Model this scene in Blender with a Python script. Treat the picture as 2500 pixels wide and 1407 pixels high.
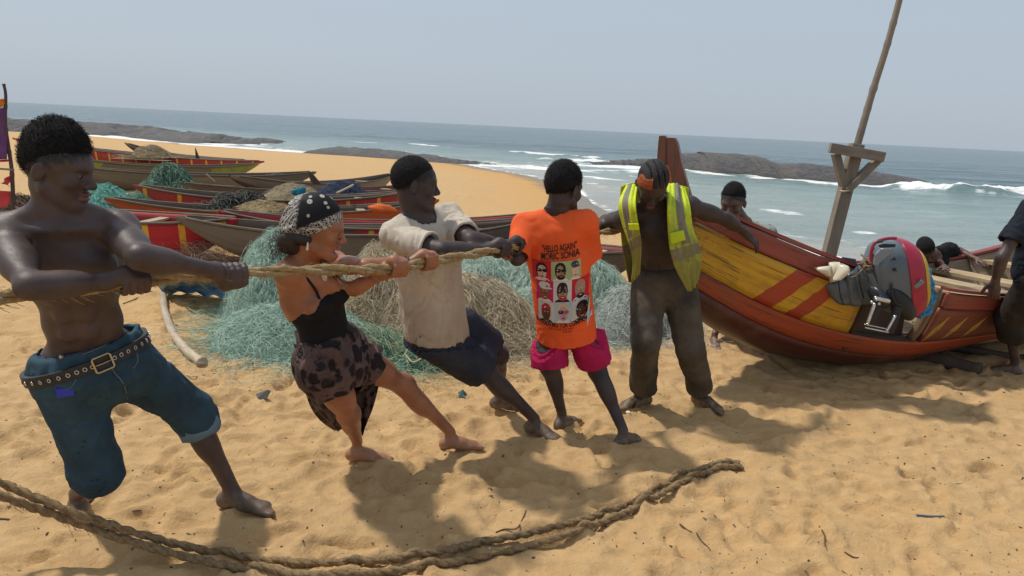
import bpy, math, random
import numpy as np
from mathutils import Vector, Matrix
for o in list(bpy.data.objects): bpy.data.objects.remove(o)
scene = bpy.context.scene
C = scene.collection
R = math.radians
# ------------------------------------------------------------------ camera
CAM = np.array([0.0, 0.0, 1.75]); FPX = 1800.0
PITCH = math.atan(394.0/FPX); ROLL = math.atan(0.0488)
_r0 = np.array([1.0, 0, 0]); _u0 = np.array([0, math.sin(PITCH), math.cos(PITCH)])
FWD = np.array([0, math.cos(PITCH), -math.sin(PITCH)])
RGT = math.cos(ROLL)*_r0 + math.sin(ROLL)*_u0
UPV = -math.sin(ROLL)*_r0 + math.cos(ROLL)*_u0
cd = bpy.data.cameras.new('camera'); cam = bpy.data.objects.new('camera', cd); C.objects.link(cam)
cd.sensor_fit = 'HORIZONTAL'; cd.sensor_width = 36.0; cd.lens = 36.0*FPX/2500.0
cd.clip_start = 0.05; cd.clip_end = 30000
M = Matrix.Identity(4)
for i in range(3):
    M[i][0] = RGT[i]; M[i][1] = UPV[i]; M[i][2] = -FWD[i]; M[i][3] = CAM[i]
cam.matrix_world = M
scene.camera = cam
# ------------------------------------------------------------------ sky, sun, exposure
SUN_EL, SUN_AZ = R(61.0), math.atan2(-0.80, 0.33)          # azimuth measured from +Y towards +X
w = bpy.data.worlds.new('World'); scene.world = w; w.use_nodes = True
nt = w.node_tree; nt.nodes.clear()
sk = nt.nodes.new('ShaderNodeTexSky'); sk.sky_type = 'NISHITA'; sk.sun_disc = False
sk.sun_elevation = SUN_EL; sk.sun_rotation = SUN_AZ % (2*math.pi)
sk.air_density = 1.0; sk.dust_density = 3.2; sk.ozone_density = 1.6; sk.altitude = 0
mixw = nt.nodes.new('ShaderNodeMixRGB'); mixw.inputs[0].default_value = 0.80   # thin white haze over the whole sky
mixw.inputs[2].default_value = (5.25, 6.05, 6.95, 1)
bg = nt.nodes.new('ShaderNodeBackground'); bg.inputs[1].default_value = 0.098
wo = nt.nodes.new('ShaderNodeOutputWorld')
nt.links.new(sk.outputs[0], mixw.inputs[1]); nt.links.new(mixw.outputs[0], bg.inputs[0]); nt.links.new(bg.outputs[0], wo.inputs[0])
sl = bpy.data.lights.new('sun', 'SUN'); sl.energy = 3.2; sl.angle = R(3.2); sl.color = (1.0, 0.94, 0.84)
so = bpy.data.objects.new('sun', sl); C.objects.link(so)
_sd = Vector((math.sin(SUN_AZ)*math.cos(SUN_EL), math.cos(SUN_AZ)*math.cos(SUN_EL), math.sin(SUN_EL)))
so.rotation_euler = _sd.to_track_quat('Z', 'Y').to_euler(); so.location = (-6, 6, 12)
vs = scene.view_settings
vs.view_transform = 'Standard'; vs.look = 'None'; vs.gamma = 1.0; vs.exposure = 0.0; vs.use_curve_mapping = False
scene.render.film_transparent = False

# ------------------------------------------------------------------ where things stand: lines of sight and distances
def ray(px, py):
    d = FWD + RGT*((px-1250.0)/FPX) + UPV*((703.5-py)/FPX)
    return d
def at_y(px, py, Y):
    d = ray(px, py); return CAM + d*(Y/d[1])
def at_z(px, py, Z):
    d = ray(px, py); return CAM + d*((Z-CAM[2])/d[2])
def proj(P):
    v = np.asarray(P, float)-CAM; z = v@FWD
    return (1250+FPX*(v@RGT)/z, 703.5-FPX*(v@UPV)/z)
V = lambda *a: np.array(a, float)
def nrm(v):
    v = np.asarray(v, float); return v/max(1e-9, np.linalg.norm(v))
# ------------------------------------------------------------------ helpers: meshes, tags, materials
def mesh_obj(name, verts, faces, mat=None, parent=None, smooth=True, attrs=None):
    me = bpy.data.meshes.new(name)
    verts = np.asarray(verts, dtype=np.float32)
    if isinstance(faces, np.ndarray):
        n, k = faces.shape
        me.vertices.add(len(verts)); me.vertices.foreach_set('co', verts.ravel())
        me.loops.add(n*k); me.loops.foreach_set('vertex_index', faces.astype(np.int32).ravel())
        me.polygons.add(n)
        me.polygons.foreach_set('loop_start', np.arange(0, n*k, k, dtype=np.int32))
        me.update(calc_edges=True)
    else:
        me.from_pydata([tuple(map(float, v)) for v in verts], [], [tuple(int(i) for i in f) for f in faces]); me.update()
    if smooth: me.polygons.foreach_set('use_smooth', np.ones(len(me.polygons), dtype=bool))
    if attrs:
        for k, a in attrs.items():
            a = np.asarray(a, dtype=np.float32)
            if a.ndim == 1:
                at = me.attributes.new(k, 'FLOAT', 'POINT'); at.data.foreach_set('value', a)
            else:
                at = me.attributes.new(k, 'FLOAT_VECTOR', 'POINT'); at.data.foreach_set('vector', a.ravel())
    o = bpy.data.objects.new(name, me); C.objects.link(o)
    if mat is not None: me.materials.append(mat)
    if parent is not None: o.parent = parent
    return o
def tag(o, label=None, cat=None, group=None, kind=None):
    if label: o['label'] = label
    if cat: o['category'] = cat
    if group: o['group'] = group
    if kind: o['kind'] = kind
    return o
def empty(name, label, cat, group=None, loc=(0, 0, 0)):
    o = bpy.data.objects.new(name, None); C.objects.link(o); o.empty_display_size = 0.1
    return tag(o, label, cat, group)

class NB:
    """small wrapper for building node trees"""
    def __init__(s, name):
        s.m = bpy.data.materials.new(name); s.m.use_nodes = True; s.t = s.m.node_tree; s.t.nodes.clear()
        s.out = s.n('ShaderNodeOutputMaterial'); s.b = s.n('ShaderNodeBsdfPrincipled'); s.l(s.b.outputs[0], s.out.inputs[0])
        s._co = None
    def n(s, t, **kw):
        x = s.t.nodes.new(t)
        for k, v in kw.items(): setattr(x, k, v)
        return x
    def l(s, a, b): s.t.links.new(a, b)
    def put(s, v, inp):
        if v is None: return
        if hasattr(v, 'is_linked') or isinstance(v, bpy.types.NodeSocket): s.l(v, inp)
        elif isinstance(v, (tuple, list)) and len(v) == 3 and inp.type == 'RGBA': inp.default_value = (*v, 1)
        else: inp.default_value = v
    def co(s):
        if s._co is None: s._co = s.n('ShaderNodeTexCoord').outputs['Object']
        return s._co
    def attr(s, name, out='Fac'): return s.n('ShaderNodeAttribute', attribute_name=name).outputs[out]
    def mapping(s, v, scale=(1, 1, 1), rot=(0, 0, 0), loc=(0, 0, 0)):
        m = s.n('ShaderNodeMapping'); s.l(v, m.inputs[0]); m.inputs['Scale'].default_value = scale
        m.inputs['Rotation'].default_value = rot; m.inputs['Location'].default_value = loc; return m.outputs[0]
    def noise(s, scale=5, detail=4, rough=0.55, v=None, dist=0.0, out=0):
        x = s.n('ShaderNodeTexNoise'); s.l(v or s.co(), x.inputs['Vector'])
        x.inputs['Scale'].default_value = scale; x.inputs['Detail'].default_value = detail
        x.inputs['Roughness'].default_value = rough; x.inputs['Distortion'].default_value = dist; return x.outputs[out]
    def vor(s, scale=5, v=None, feature='F1', out='Distance', rand=1.0):
        x = s.n('ShaderNodeTexVoronoi', feature=feature); s.l(v or s.co(), x.inputs['Vector'])
        x.inputs['Scale'].default_value = scale; x.inputs['Randomness'].default_value = rand; return x.outputs[out]
    def ramp(s, f, stops, interp='LINEAR'):
        r = s.n('ShaderNodeValToRGB'); r.color_ramp.interpolation = interp; e = r.color_ramp.elements
        while len(e) < len(stops): e.new(0.5)
        for i, (p, c) in enumerate(stops):
            e[i].position = p; e[i].color = (*c, 1) if isinstance(c, (tuple, list)) else (c, c, c, 1)
        s.put(f, r.inputs[0]); return r.outputs[0]
    def mix(s, f, a, b, mode='MIX'):
        x = s.n('ShaderNodeMixRGB', blend_type=mode); s.put(f, x.inputs[0]); s.put(a, x.inputs[1]); s.put(b, x.inputs[2]); return x.outputs[0]
    def math(s, op, a, b=None, c=None):
        x = s.n('ShaderNodeMath', operation=op); s.put(a, x.inputs[0])
        if b is not None: s.put(b, x.inputs[1])
        if c is not None: s.put(c, x.inputs[2])
        return x.outputs[0]
    def sep(s, v):
        x = s.n('ShaderNodeSeparateXYZ'); s.l(v, x.inputs[0]); return x.outputs
    def band(s, x, lo, hi):
        return s.math('MULTIPLY', s.math('GREATER_THAN', x, lo), s.math('LESS_THAN', x, hi))
    def bump(s, h, strength=0.3, dist=0.01, normal=None):
        b = s.n('ShaderNodeBump'); b.inputs['Strength'].default_value = strength; b.inputs['Distance'].default_value = dist
        s.put(h, b.inputs['Height'])
        if normal is not None: s.l(normal, b.inputs['Normal'])
        return b.outputs[0]
    def done(s, col=None, rough=0.6, normal=None, spec=0.4, metal=0.0, **kw):
        s.put(col, s.b.inputs['Base Color']); s.put(rough, s.b.inputs['Roughness']); s.put(spec, s.b.inputs['Specular IOR Level'])
        s.put(metal, s.b.inputs['Metallic'])
        if normal is not None: s.l(normal, s.b.inputs['Normal'])
        for k, v in kw.items(): s.put(v, s.b.inputs[k.replace('_', ' ')])
        return s.m
_mats = {}
def simple(name, col, rough=0.6, var=0.25, scale=12, bump=0.15, spec=0.4, metal=0.0, bscale=60, dirt=None):
    if name in _mats: return _mats[name]
    b = NB(name)
    n = b.noise(scale, 5, 0.6)
    dk = tuple(c*(1-var) for c in col); lt = tuple(min(1, c*(1+var)) for c in col)
    c = b.ramp(n, [(0.3, dk), (0.7, lt)])
    if dirt:
        c = b.mix(b.ramp(b.noise(scale*0.4, 6, 0.7), [(0.45, 0.0), (0.72, 0.8)]), c, dirt)
    nb = b.bump(b.noise(bscale, 4, 0.6), bump, 0.01) if bump else None
    _mats[name] = b.done(c, rough, nb, spec, metal); return _mats[name]

# ------------------------------------------------------------------ tubes, boxes, lofts
def frames(P):
    P = np.asarray(P, float); n = len(P)
    T = np.gradient(P, axis=0); T /= np.maximum(1e-9, np.linalg.norm(T, axis=1))[:, None]
    N = np.zeros_like(P); a = V(0, 0, 1) if abs(T[0][2]) < 0.9 else V(1, 0, 0)
    N[0] = nrm(a-T[0]*(a@T[0]))
    for i in range(1, n):
        v = N[i-1]-T[i]*(N[i-1]@T[i]); N[i] = nrm(v)
    B = np.cross(T, N); return T, N, B
def tube(P, r, k=8, cap=True, prof=None):
    """verts, faces of a tube; r scalar or per point; prof(theta, i) multiplies the radius"""
    P = np.asarray(P, float); n = len(P); r = np.broadcast_to(np.asarray(r, float), (n,))
    T, N, B = frames(P); th = np.linspace(0, 2*np.pi, k, endpoint=False)
    rr = r[:, None]*np.ones((1, k))
    if prof is not None: rr = rr*prof(th[None, :], np.arange(n)[:, None])
    v = P[:, None, :] + rr[:, :, None]*(np.cos(th)[None, :, None]*N[:, None, :]+np.sin(th)[None, :, None]*B[:, None, :])
    v = v.reshape(-1, 3)
    i = np.arange(n-1)[:, None]*k; j = np.arange(k)[None, :]; j2 = (j+1) % k
    f = np.stack([i+j, i+j2, i+k+j2, i+k+j], -1).reshape(-1, 4)
    if cap:
        v = np.vstack([v, P[:1], P[-1:]]); a = n*k
        jj = np.arange(k); c0 = np.stack([np.full(k, a), (jj+1) % k, jj, np.full(k, a)], -1); b0 = (n-1)*k
        c1 = np.stack([np.full(k, a+1), b0+jj, b0+(jj+1) % k, np.full(k, a+1)], -1)
        f = [tuple(x) for x in f]+[tuple(x[:3]) for x in c0]+[tuple(x[:3]) for x in c1]
    return v, f
def join(parts):
    vs, fs, o = [], [], 0
    for v, f in parts:
        vs.append(np.asarray(v, float)); fs += [tuple(int(i)+o for i in q) for q in f]; o += len(v)
    return np.vstack(vs), fs
def obox(c, ax, hs, bev=0.0):
    """oriented box: centre, 3 axis vectors (rows), half sizes; chamfered if bev"""
    c = np.asarray(c, float); ax = np.array([nrm(a) for a in ax]); hs = np.asarray(hs, float)
    if not bev:
        v = [c+ax[0]*hs[0]*x+ax[1]*hs[1]*y+ax[2]*hs[2]*z for x in (-1, 1) for y in (-1, 1) for z in (-1, 1)]
        return np.array(v), [(0, 1, 3, 2), (4, 6, 7, 5), (0, 4, 5, 1), (2, 3, 7, 6), (0, 2, 6, 4), (1, 5, 7, 3)]
    import bmesh
    bm = bmesh.new(); bmesh.ops.create_cube(bm, size=2.0)
    for q in bm.verts: q.co = Vector([q.co[i]*hs[i] for i in range(3)])
    bmesh.ops.bevel(bm, geom=list(bm.edges), offset=bev, segments=2, affect='EDGES', profile=0.6)
    bm.verts.index_update()
    v = np.array([c+ax[0]*q.co[0]+ax[1]*q.co[1]+ax[2]*q.co[2] for q in bm.verts]); f = [[x.index for x in g.verts] for g in bm.faces]
    bm.free(); return v, f
def beam(p, q, wd, th, up=(0, 0, 1), bev=0.004):
    p = np.asarray(p, float); q = np.asarray(q, float); d = nrm(q-p); s = nrm(np.cross(d, up)); u = np.cross(s, d)
    return obox((p+q)/2, (d, s, u), (np.linalg.norm(q-p)/2, wd/2, th/2), bev)
def smooth_path(pts, n):
    """Catmull-Rom through the points, resampled evenly to n"""
    P = np.asarray(pts, float); P = np.vstack([2*P[0]-P[1], P, 2*P[-1]-P[-2]]); out = []
    t = np.linspace(0, 1, 24, endpoint=False)[None, :, None]; a, b, c, d = (P[i:len(P)-3+i, None, :] for i in range(4))
    out = (0.5*((2*b)+(c-a)*t+(2*a-5*b+4*c-d)*t*t+(3*b-a-3*c+d)*t**3)).reshape(-1, P.shape[1]); out = np.vstack([out, P[-2:-1]])
    L = np.r_[0, np.cumsum(np.linalg.norm(np.diff(out, axis=0), axis=1))]
    u = np.linspace(0, L[-1], n)
    return np.stack([np.interp(u, L, out[:, k]) for k in range(out.shape[1])], -1)
def grid_faces(nu, nv, wrap=False):
    i = np.arange(nu-1)[:, None]; m = nv if wrap else nv-1; j = np.arange(m)[None, :]; j2 = (j+1) % nv
    return np.stack([i*nv+j, i*nv+j2, (i+1)*nv+j2, (i+1)*nv+j], -1).reshape(-1, 4)
def sheet(G, th):
    """closed thin sheet from a grid of points (nu,nv,3)"""
    nu, nv, _ = G.shape; du = np.gradient(G, axis=0); dv = np.gradient(G, axis=1); N = np.cross(du, dv)
    N /= np.maximum(1e-9, np.linalg.norm(N, axis=2))[:, :, None]
    a = (G+N*th/2).reshape(-1, 3); b = (G-N*th/2).reshape(-1, 3); f = grid_faces(nu, nv); n = nu*nv
    idx = np.arange(n).reshape(nu, nv); e = []
    for s in (idx[0, :], idx[:, -1], idx[-1, ::-1], idx[::-1, 0]):
        e.append(np.stack([s[:-1], s[1:], s[1:]+n, s[:-1]+n], -1))
    return np.vstack([a, b]), np.vstack([f, f[:, ::-1]+n]+[q[:, ::-1] for q in e])
# cheap smooth noise: sums of sines in random directions
class SN:
    def __init__(s, seed, n=14, lo=1.0, hi=3.0, dim=3, stretch=None):
        g = np.random.default_rng(seed); k = g.normal(size=(n, dim)); k /= np.linalg.norm(k, axis=1)[:, None]
        s.k = k*np.exp(g.uniform(math.log(lo), math.log(hi), n))[:, None]*2*np.pi
        if stretch is not None: s.k = s.k*np.asarray(stretch)
        s.p = g.uniform(0, 6.28, n); s.n = n
    def __call__(s, X):
        X = np.asarray(X, np.float32); o = np.zeros(X.shape[:-1], np.float32)
        for k, p in zip(s.k.astype(np.float32), s.p): o += np.sin(X@k+np.float32(p))
        return o/math.sqrt(s.n/2)
class FN:
    """fractal value noise on a lattice, 2d, vectorised"""
    def __init__(s, seed): s.t = np.random.default_rng(seed).random((256, 256)).astype(np.float32)*2-1
    def one(s, x, y):
        x = np.asarray(x, np.float32); y = np.asarray(y, np.float32); xi = np.floor(x).astype(np.int32); yi = np.floor(y).astype(np.int32); fx = x-xi; fy = y-yi
        fx = fx*fx*(3-2*fx); fy = fy*fy*(3-2*fy); t = s.t; g = lambda a, b: t[a & 255, b & 255]
        return (g(xi, yi)*(1-fx)+g(xi+1, yi)*fx)*(1-fy)+(g(xi, yi+1)*(1-fx)+g(xi+1, yi+1)*fx)*fy
    def __call__(s, x, y, oct=4, gain=0.5):
        o = 0; a = 1; k = 1; tot = 0
        for i in range(oct):
            o = o+a*s.one(x*k+i*17.3, y*k+i*9.1); tot += a; a *= gain; k *= 2.03
        return o/tot
# ================================================================== the setting: beach, sea, rocks
SEA = -1.0
SHORE = np.array([(60, -25), (30, 0), (20, 7), (13, 12), (6.9, 16.6), (4.3, 21), (3.15, 26), (2.9, 32), (2.3, 38), (0.6, 43.5), (-3.6, 52), (-10, 56), (-17, 57.5), (-27, 62), (-40, 72), (-70, 88), (-160, 120), (-500, 260)], float)
def shore_dist(x, y):
    """signed distance to the waterline: positive on the sand"""
    x = np.asarray(x, np.float32); y = np.asarray(y, np.float32); best = np.full(x.shape, 1e12, np.float32); sg = np.ones_like(best)
    for a, b in zip(SHORE[:-1].astype(np.float32), SHORE[1:].astype(np.float32)):
        d = b-a; ax_ = x-a[0]; ay_ = y-a[1]; t = np.clip((ax_*d[0]+ay_*d[1])/(d@d), 0, 1); r = (ax_-t*d[0])**2+(ay_-t*d[1])**2
        cr = d[0]*ay_-d[1]*ax_; m = r < best
        best = np.where(m, r, best); sg = np.where(m, np.sign(cr), sg)
    return (np.sqrt(best)*sg).astype(np.float64)
def base_z(x, y, s=None):
    s = shore_dist(x, y) if s is None else s
    W = 7.5+34*np.clip((np.asarray(y, float)-13)/28, 0, 1)                       # the strand flattens out to the left
    t = np.clip(s/W, 0, 1); up = SEA+(t*(1.6-0.6*t))*1.0
    return np.where(s > 0, up, SEA+0.14*np.maximum(s, -60))
fn1, fn2, fn3 = FN(3), FN(11), FN(29)
_rg = np.random.default_rng(5)
PRINTS = []
for i in range(1300):                                              # trodden hollows, heel marks and scuffs
    y = _rg.uniform(1.6, 9.5); x = _rg.uniform(-0.78*y-0.6, 0.78*y+0.6)
    PRINTS.append((x, y, _rg.uniform(0, 3.14), _rg.uniform(0.06, 0.16), _rg.uniform(0.04, 0.085), _rg.uniform(0.006, 0.026)))
def sand_z(x, y, prints=True):
    x = np.asarray(x, float); y = np.asarray(y, float)
    s = shore_dist(x, y); z = base_z(x, y, s); dry = np.clip((s-1.5)/4, 0, 1)
    near = np.clip(1.25-y/14, 0.15, 1)
    h = 0.022*fn1(x*1.1, y*1.5, 3)+0.027*fn2(x*3.0+fn1(x*2, y*2, 2), y*4.8, 4)*near+0.0105*fn3(x*12, y*17, 3)*near
    rg = 1-np.abs(fn2(x*2.3+9, y*4.2+4, 3)); h = h+0.023*(rg**7)*near            # soft crests between the steps
    h = h+0.035*fn3(x*0.45, y*0.6, 2)
    return z+h*dry
FEET = []
for i in range(170):                                               # clear bare footprints, in short trails
    y = _rg.uniform(1.9, 6.5); x = _rg.uniform(-0.72*y, 0.72*y); a = _rg.uniform(0, 6.28)
    for j in range(_rg.integers(1, 4)):
        FEET.append((x, y, a+_rg.normal()*.2, _rg.uniform(.010, .026), 1 if j % 2 else -1)); x += math.cos(a)*.42-math.sin(a)*.12*(1 if j % 2 else -1); y += math.sin(a)*.42+math.cos(a)*.12*(1 if j % 2 else -1)
DRAGS = [([(1420, 1190), (1600, 1150), (1800, 1110), (2050, 1060)], .05, .012), ([(1850, 1120), (2000, 1090), (2200, 1070)], .03, .010), ([(300, 1235), (420, 1190), (520, 1172)], .03, .010), ([(720, 1180), (860, 1130), (960, 1190), (1100, 1230)], .05, .014), ([(1000, 1290), (1130, 1220), (1260, 1180)], .06, .012)]
def add_feet(X, Y, Z):
    for cx, cy, a, d, sd_ in FEET:
        m = .2; i0, i1 = np.searchsorted(X[0], [cx-m, cx+m]); j0, j1 = np.searchsorted(Y[:, 0], [cy-m, cy+m])
        if i1 <= i0 or j1 <= j0: continue
        dx = X[j0:j1, i0:i1]-cx; dy = Y[j0:j1, i0:i1]-cy; u = dx*math.cos(a)+dy*math.sin(a); v = -dx*math.sin(a)+dy*math.cos(a)
        e1 = np.sqrt(((u+.085)/.042)**2+(v/.034)**2); e2 = np.sqrt(((u-.05)/.075)**2+((v-.008*sd_)/.045)**2); e3 = np.sqrt(((u+.02)/.07)**2+((v-.012*sd_)/.026)**2); e = np.minimum(np.minimum(e1, e2), e3)
        Z[j0:j1, i0:i1] += -d*np.clip((1.12-e)/.3, 0, 1)+.45*d*np.exp(-((e-1.45)/.28)**2)
    for pts, wd, d in DRAGS:
        P = np.array([at_z(px, py, 0)[:2] for px, py in pts]); P = smooth_path(P, 24); m = 3*wd
        i0, i1 = np.searchsorted(X[0], [P[:, 0].min()-m, P[:, 0].max()+m]); j0, j1 = np.searchsorted(Y[:, 0], [P[:, 1].min()-m, P[:, 1].max()+m]); q = (slice(j0, j1), slice(i0, i1)); dd = seg_dist(X[q], Y[q], P)
        Z[q] += -d*np.exp(-(dd/wd)**4)+.6*d*np.exp(-((dd-1.5*wd)/(.4*wd))**2)
def seg_dist(x, y, P):
    best = np.full(np.shape(x), 1e9)
    for a, c in zip(P[:-1], P[1:]):
        d = c-a; t = np.clip(((x-a[0])*d[0]+(y-a[1])*d[1])/max(1e-9, d@d), 0, 1)
        best = np.minimum(best, np.hypot(x-(a[0]+t*d[0]), y-(a[1]+t*d[1])))
    return best
def add_prints(X, Y, Z):
    for (cx, cy, a, l, w_, d) in PRINTS:
        m = 2.2*l
        i0, i1 = np.searchsorted(X[0], [cx-m, cx+m]); j0, j1 = np.searchsorted(Y[:, 0], [cy-m, cy+m])
        if i1 <= i0 or j1 <= j0: continue
        dx = X[j0:j1, i0:i1]-cx; dy = Y[j0:j1, i0:i1]-cy
        u = (dx*math.cos(a)+dy*math.sin(a))/l; v = (-dx*math.sin(a)+dy*math.cos(a))/w_; q = np.sqrt(u*u+v*v)
        Z[j0:j1, i0:i1] += -d*np.exp(-(q**2.6)*1.1)+0.55*d*np.exp(-((q-1.45)/0.33)**2)*(0.6+0.4*np.sign(u))
def axis_pts(segs):
    o = []
    for a, b, n in segs: o += list(np.linspace(a, b, n, endpoint=False))
    return np.array(o+[segs[-1][1]])
xs = axis_pts([(-900, -120, 14), (-120, -30, 18), (-30, -7, 36), (-7, -3.6, 50), (-3.6, 4.2, 350), (4.2, 9, 60), (9, 30, 24), (30, 120, 10)])
ys = axis_pts([(-40, 1.0, 16), (1.0, 5.6, 285), (5.6, 9, 90), (9, 20, 60), (20, 60, 44), (60, 140, 24), (140, 700, 14)])
X, Y = np.meshgrid(xs, ys); Z = sand_z(X, Y); add_prints(X, Y, Z); add_feet(X, Y, Z)
SZ = (xs, ys, Z)
def ground(x, y):
    """height of the sand sheet under a point"""
    i = int(np.clip(np.searchsorted(xs, x)-1, 0, len(xs)-2)); j = int(np.clip(np.searchsorted(ys, y)-1, 0, len(ys)-2))
    fx = (x-xs[i])/(xs[i+1]-xs[i]); fy = (y-ys[j])/(ys[j+1]-ys[j])
    return float((Z[j, i]*(1-fx)+Z[j, i+1]*fx)*(1-fy)+(Z[j+1, i]*(1-fx)+Z[j+1, i+1]*fx)*fy)
sd = shore_dist(X, Y)
b = NB('sand'); S = b.attr('shore')
n1 = b.noise(0.35, 5, 0.6); n2 = b.noise(7, 6, 0.65); n3 = b.noise(260, 2, 0.6)
col = b.ramp(n2, [(0.25, (0.45, 0.285, 0.130)), (0.55, (0.54, 0.355, 0.175)), (0.8, (0.62, 0.42, 0.22))])
col = b.mix(b.ramp(n1, [(0.35, 0.0), (0.7, 0.45)]), col, (0.57, 0.35, 0.145))
col = b.mix(b.ramp(n3, [(0.28, 0.45), (0.42, 0.0)]), col, (0.16, 0.10, 0.05))
sw = b.math('ADD', S, b.math('MULTIPLY', b.math('SUBTRACT', b.noise(0.5, 3), 0.5), 2.2))
gold = b.ramp(sw, [(0.0, 1.0), (1.0, 0.0)])
mr = b.n('ShaderNodeMapRange'); mr.inputs[1].default_value = 1.2; mr.inputs[2].default_value = 5.5; mr.inputs[3].default_value = 0.85; mr.inputs[4].default_value = 0.0
b.l(sw, mr.inputs[0]); col = b.mix(mr.outputs[0], col, (0.54, 0.30, 0.10))
mw = b.n('ShaderNodeMapRange'); mw.inputs[1].default_value = 0.6; mw.inputs[2].default_value = 2.0; mw.inputs[3].default_value = 1.0; mw.inputs[4].default_value = 0.0
b.l(sw, mw.inputs[0]); col = b.mix(mw.outputs[0], col, (0.20, 0.145, 0.085))
rough = b.ramp(mw.outputs[0], [(0.0, 0.92), (1.0, 0.22)])
h = b.math('ADD', b.math('ADD', b.math('MULTIPLY', b.noise(420, 2, 0.7), 0.25), b.math('MULTIPLY', b.noise(55, 5, 0.7), 1.0)), b.math('MULTIPLY', b.noise(16, 6, 0.72, dist=0.8), 2.6))
MSAND = b.done(col, rough, b.bump(h, 0.8, 0.008), 0.25)
beach = mesh_obj('sand_beach', np.stack([X, Y, Z], -1).reshape(-1, 3), grid_faces(len(ys), len(xs)), MSAND, attrs={'shore': sd.ravel()})
tag(beach, kind='structure')

# ---- rocks: (front-foot pixels at sea level, crest pixels, depth behind)
ROCK_LINES = []
def rock(name, label, foot, crest, deep, seed, n=170, m=32, rugged=0.25):
    F = np.array([at_z(px, py, SEA) for px, py in foot]); F = smooth_path(F, n)
    cr = np.array(crest, float); z = []
    for p in F:
        px, py = proj(p); cy = np.interp(px, cr[:, 0], cr[:, 1]); Yc = p[1]+deep*0.45
        q = at_y(px, cy, Yc); z.append(max(q[2]-SEA, 0.06))
    z = np.array(z); ROCK_LINES.append(F[::18, :2])
    t = np.linspace(0, 1, m); prof = np.clip(np.sin(np.pi*np.clip(t, 0, 1))**0.62, 0, 1)
    prof = np.where(t < 0.45, np.clip(np.sin(t/0.45*np.pi/2), 0, 1)**0.75, np.cos((t-0.45)/0.55*np.pi/2)**0.9)
    s = np.linspace(0, 1, n); endt = np.clip(np.minimum(s, 1-s)/0.06, 0, 1)**0.5
    rn = FN(seed); U, T = np.meshgrid(np.arange(n)*0.3, t*deep, indexing='ij')
    lay = rn(U*0.16+T*0.10, T*0.42, 5, 0.55); crk = (1-np.abs(rn(U*0.11+3, T*0.35+U*0.05, 4)))**9
    H = z[:, None]*prof[None, :]*(1+rugged*lay*0.9)-0.34*crk*rugged*4*np.minimum(1, z[:, None])*prof[None, :]+0.25*rugged*rn(U*1.3, T*1.9, 4)*prof
    H = H*endt[:, None]-0.25*(1-prof)*1.0
    G = np.zeros((n, m, 3)); G[..., 0] = F[:, 0:1]+0.5*rn(U*0.4+50, T*0.4, 3); G[..., 1] = F[:, 1:2]+(t*deep*endt[:, None])+0.9*rn(U*0.25+70, T*0.5, 3)*(0.3+0*T)
    G[..., 2] = SEA-0.12+H
    o = mesh_obj(name, G.reshape(-1, 3), grid_faces(n, m)[:, ::-1], MROCK); return tag(o, label, 'rock', 'rock outcrops in the surf')
b = NB('wet_granite')
n1 = b.noise(0.5, 7, 0.65); n2 = b.noise(3.0, 6, 0.7, v=b.mapping(b.co(), (1, 0.5, 3.0)))
col = b.ramp(n2, [(0.25, (0.050, 0.050, 0.055)), (0.5, (0.105, 0.10, 0.105)), (0.78, (0.185, 0.175, 0.17))])
col = b.mix(b.ramp(n1, [(0.45, 0.0), (0.65, 0.6)]), col, (0.15, 0.13, 0.105))
zc = b.sep(b.co())[2]; mk = b.n('ShaderNodeMapRange'); mk.inputs[1].default_value = -1.0; mk.inputs[2].default_value = -0.55; mk.inputs[3].default_value = 0.75; mk.inputs[4].default_value = 0.0
b.l(b.math('ADD', zc, b.math('MULTIPLY', n1, 0.25)), mk.inputs[0]); col = b.mix(mk.outputs[0], col, (0.055, 0.05, 0.042))
MROCK = b.done(col, 0.62, b.bump(b.math('ADD', b.noise(1.4, 8, 0.7, v=b.mapping(b.co(), (1, 0.6, 2.5))), b.math('MULTIPLY', b.noise(9, 5, 0.7), 0.3)), 0.9, 0.35), 0.35)
rock('rock_outcrop', 'long dark rock shelf in the surf behind the flag at far left',
     [(-260, 326), (20, 331), (200, 336), (330, 341), (430, 350), (520, 352), (600, 354), (650, 356)],
     [(-260, 268), (20, 289), (150, 291), (230, 299), (330, 312), (450, 322), (520, 331), (560, 330), (600, 336), (640, 350), (660, 356)], 16, 101, rugged=0.30)
rock('rock_outcrop', 'low grey rock tongue at the sand edge behind the tee shirt head',
     [(690, 374), (800, 381), (930, 391), (1080, 401), (1180, 405), (1310, 408)],
     [(690, 370), (720, 362), (800, 354), (880, 357), (920, 362), (960, 365), (1060, 376), (1110, 382), (1180, 394), (1260, 401), (1320, 408)], 8, 102, rugged=0.28)
rock('rock_outcrop', 'long rounded dark rock in the water beyond the boat prow',
     [(1560, 410), (1650, 414), (1740, 423), (1850, 431), (1960, 442), (2060, 449), (2160, 456), (2260, 462), (2370, 470)],
     [(1560, 408), (1600, 393), (1660, 376), (1735, 368), (1830, 373), (1900, 384), (1930, 396), (2000, 394), (2080, 405), (2160, 414), (2220, 421), (2300, 434), (2380, 455)], 7, 103, rugged=0.10)
rock('rock_outcrop', 'flat dark rock slab awash in foam behind the bowed head',
     [(1425, 404), (1480, 407), (1560, 408), (1640, 411)],
     [(1425, 402), (1460, 393), (1530, 387), (1600, 384), (1650, 388)], 6, 104, rugged=0.14)

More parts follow.
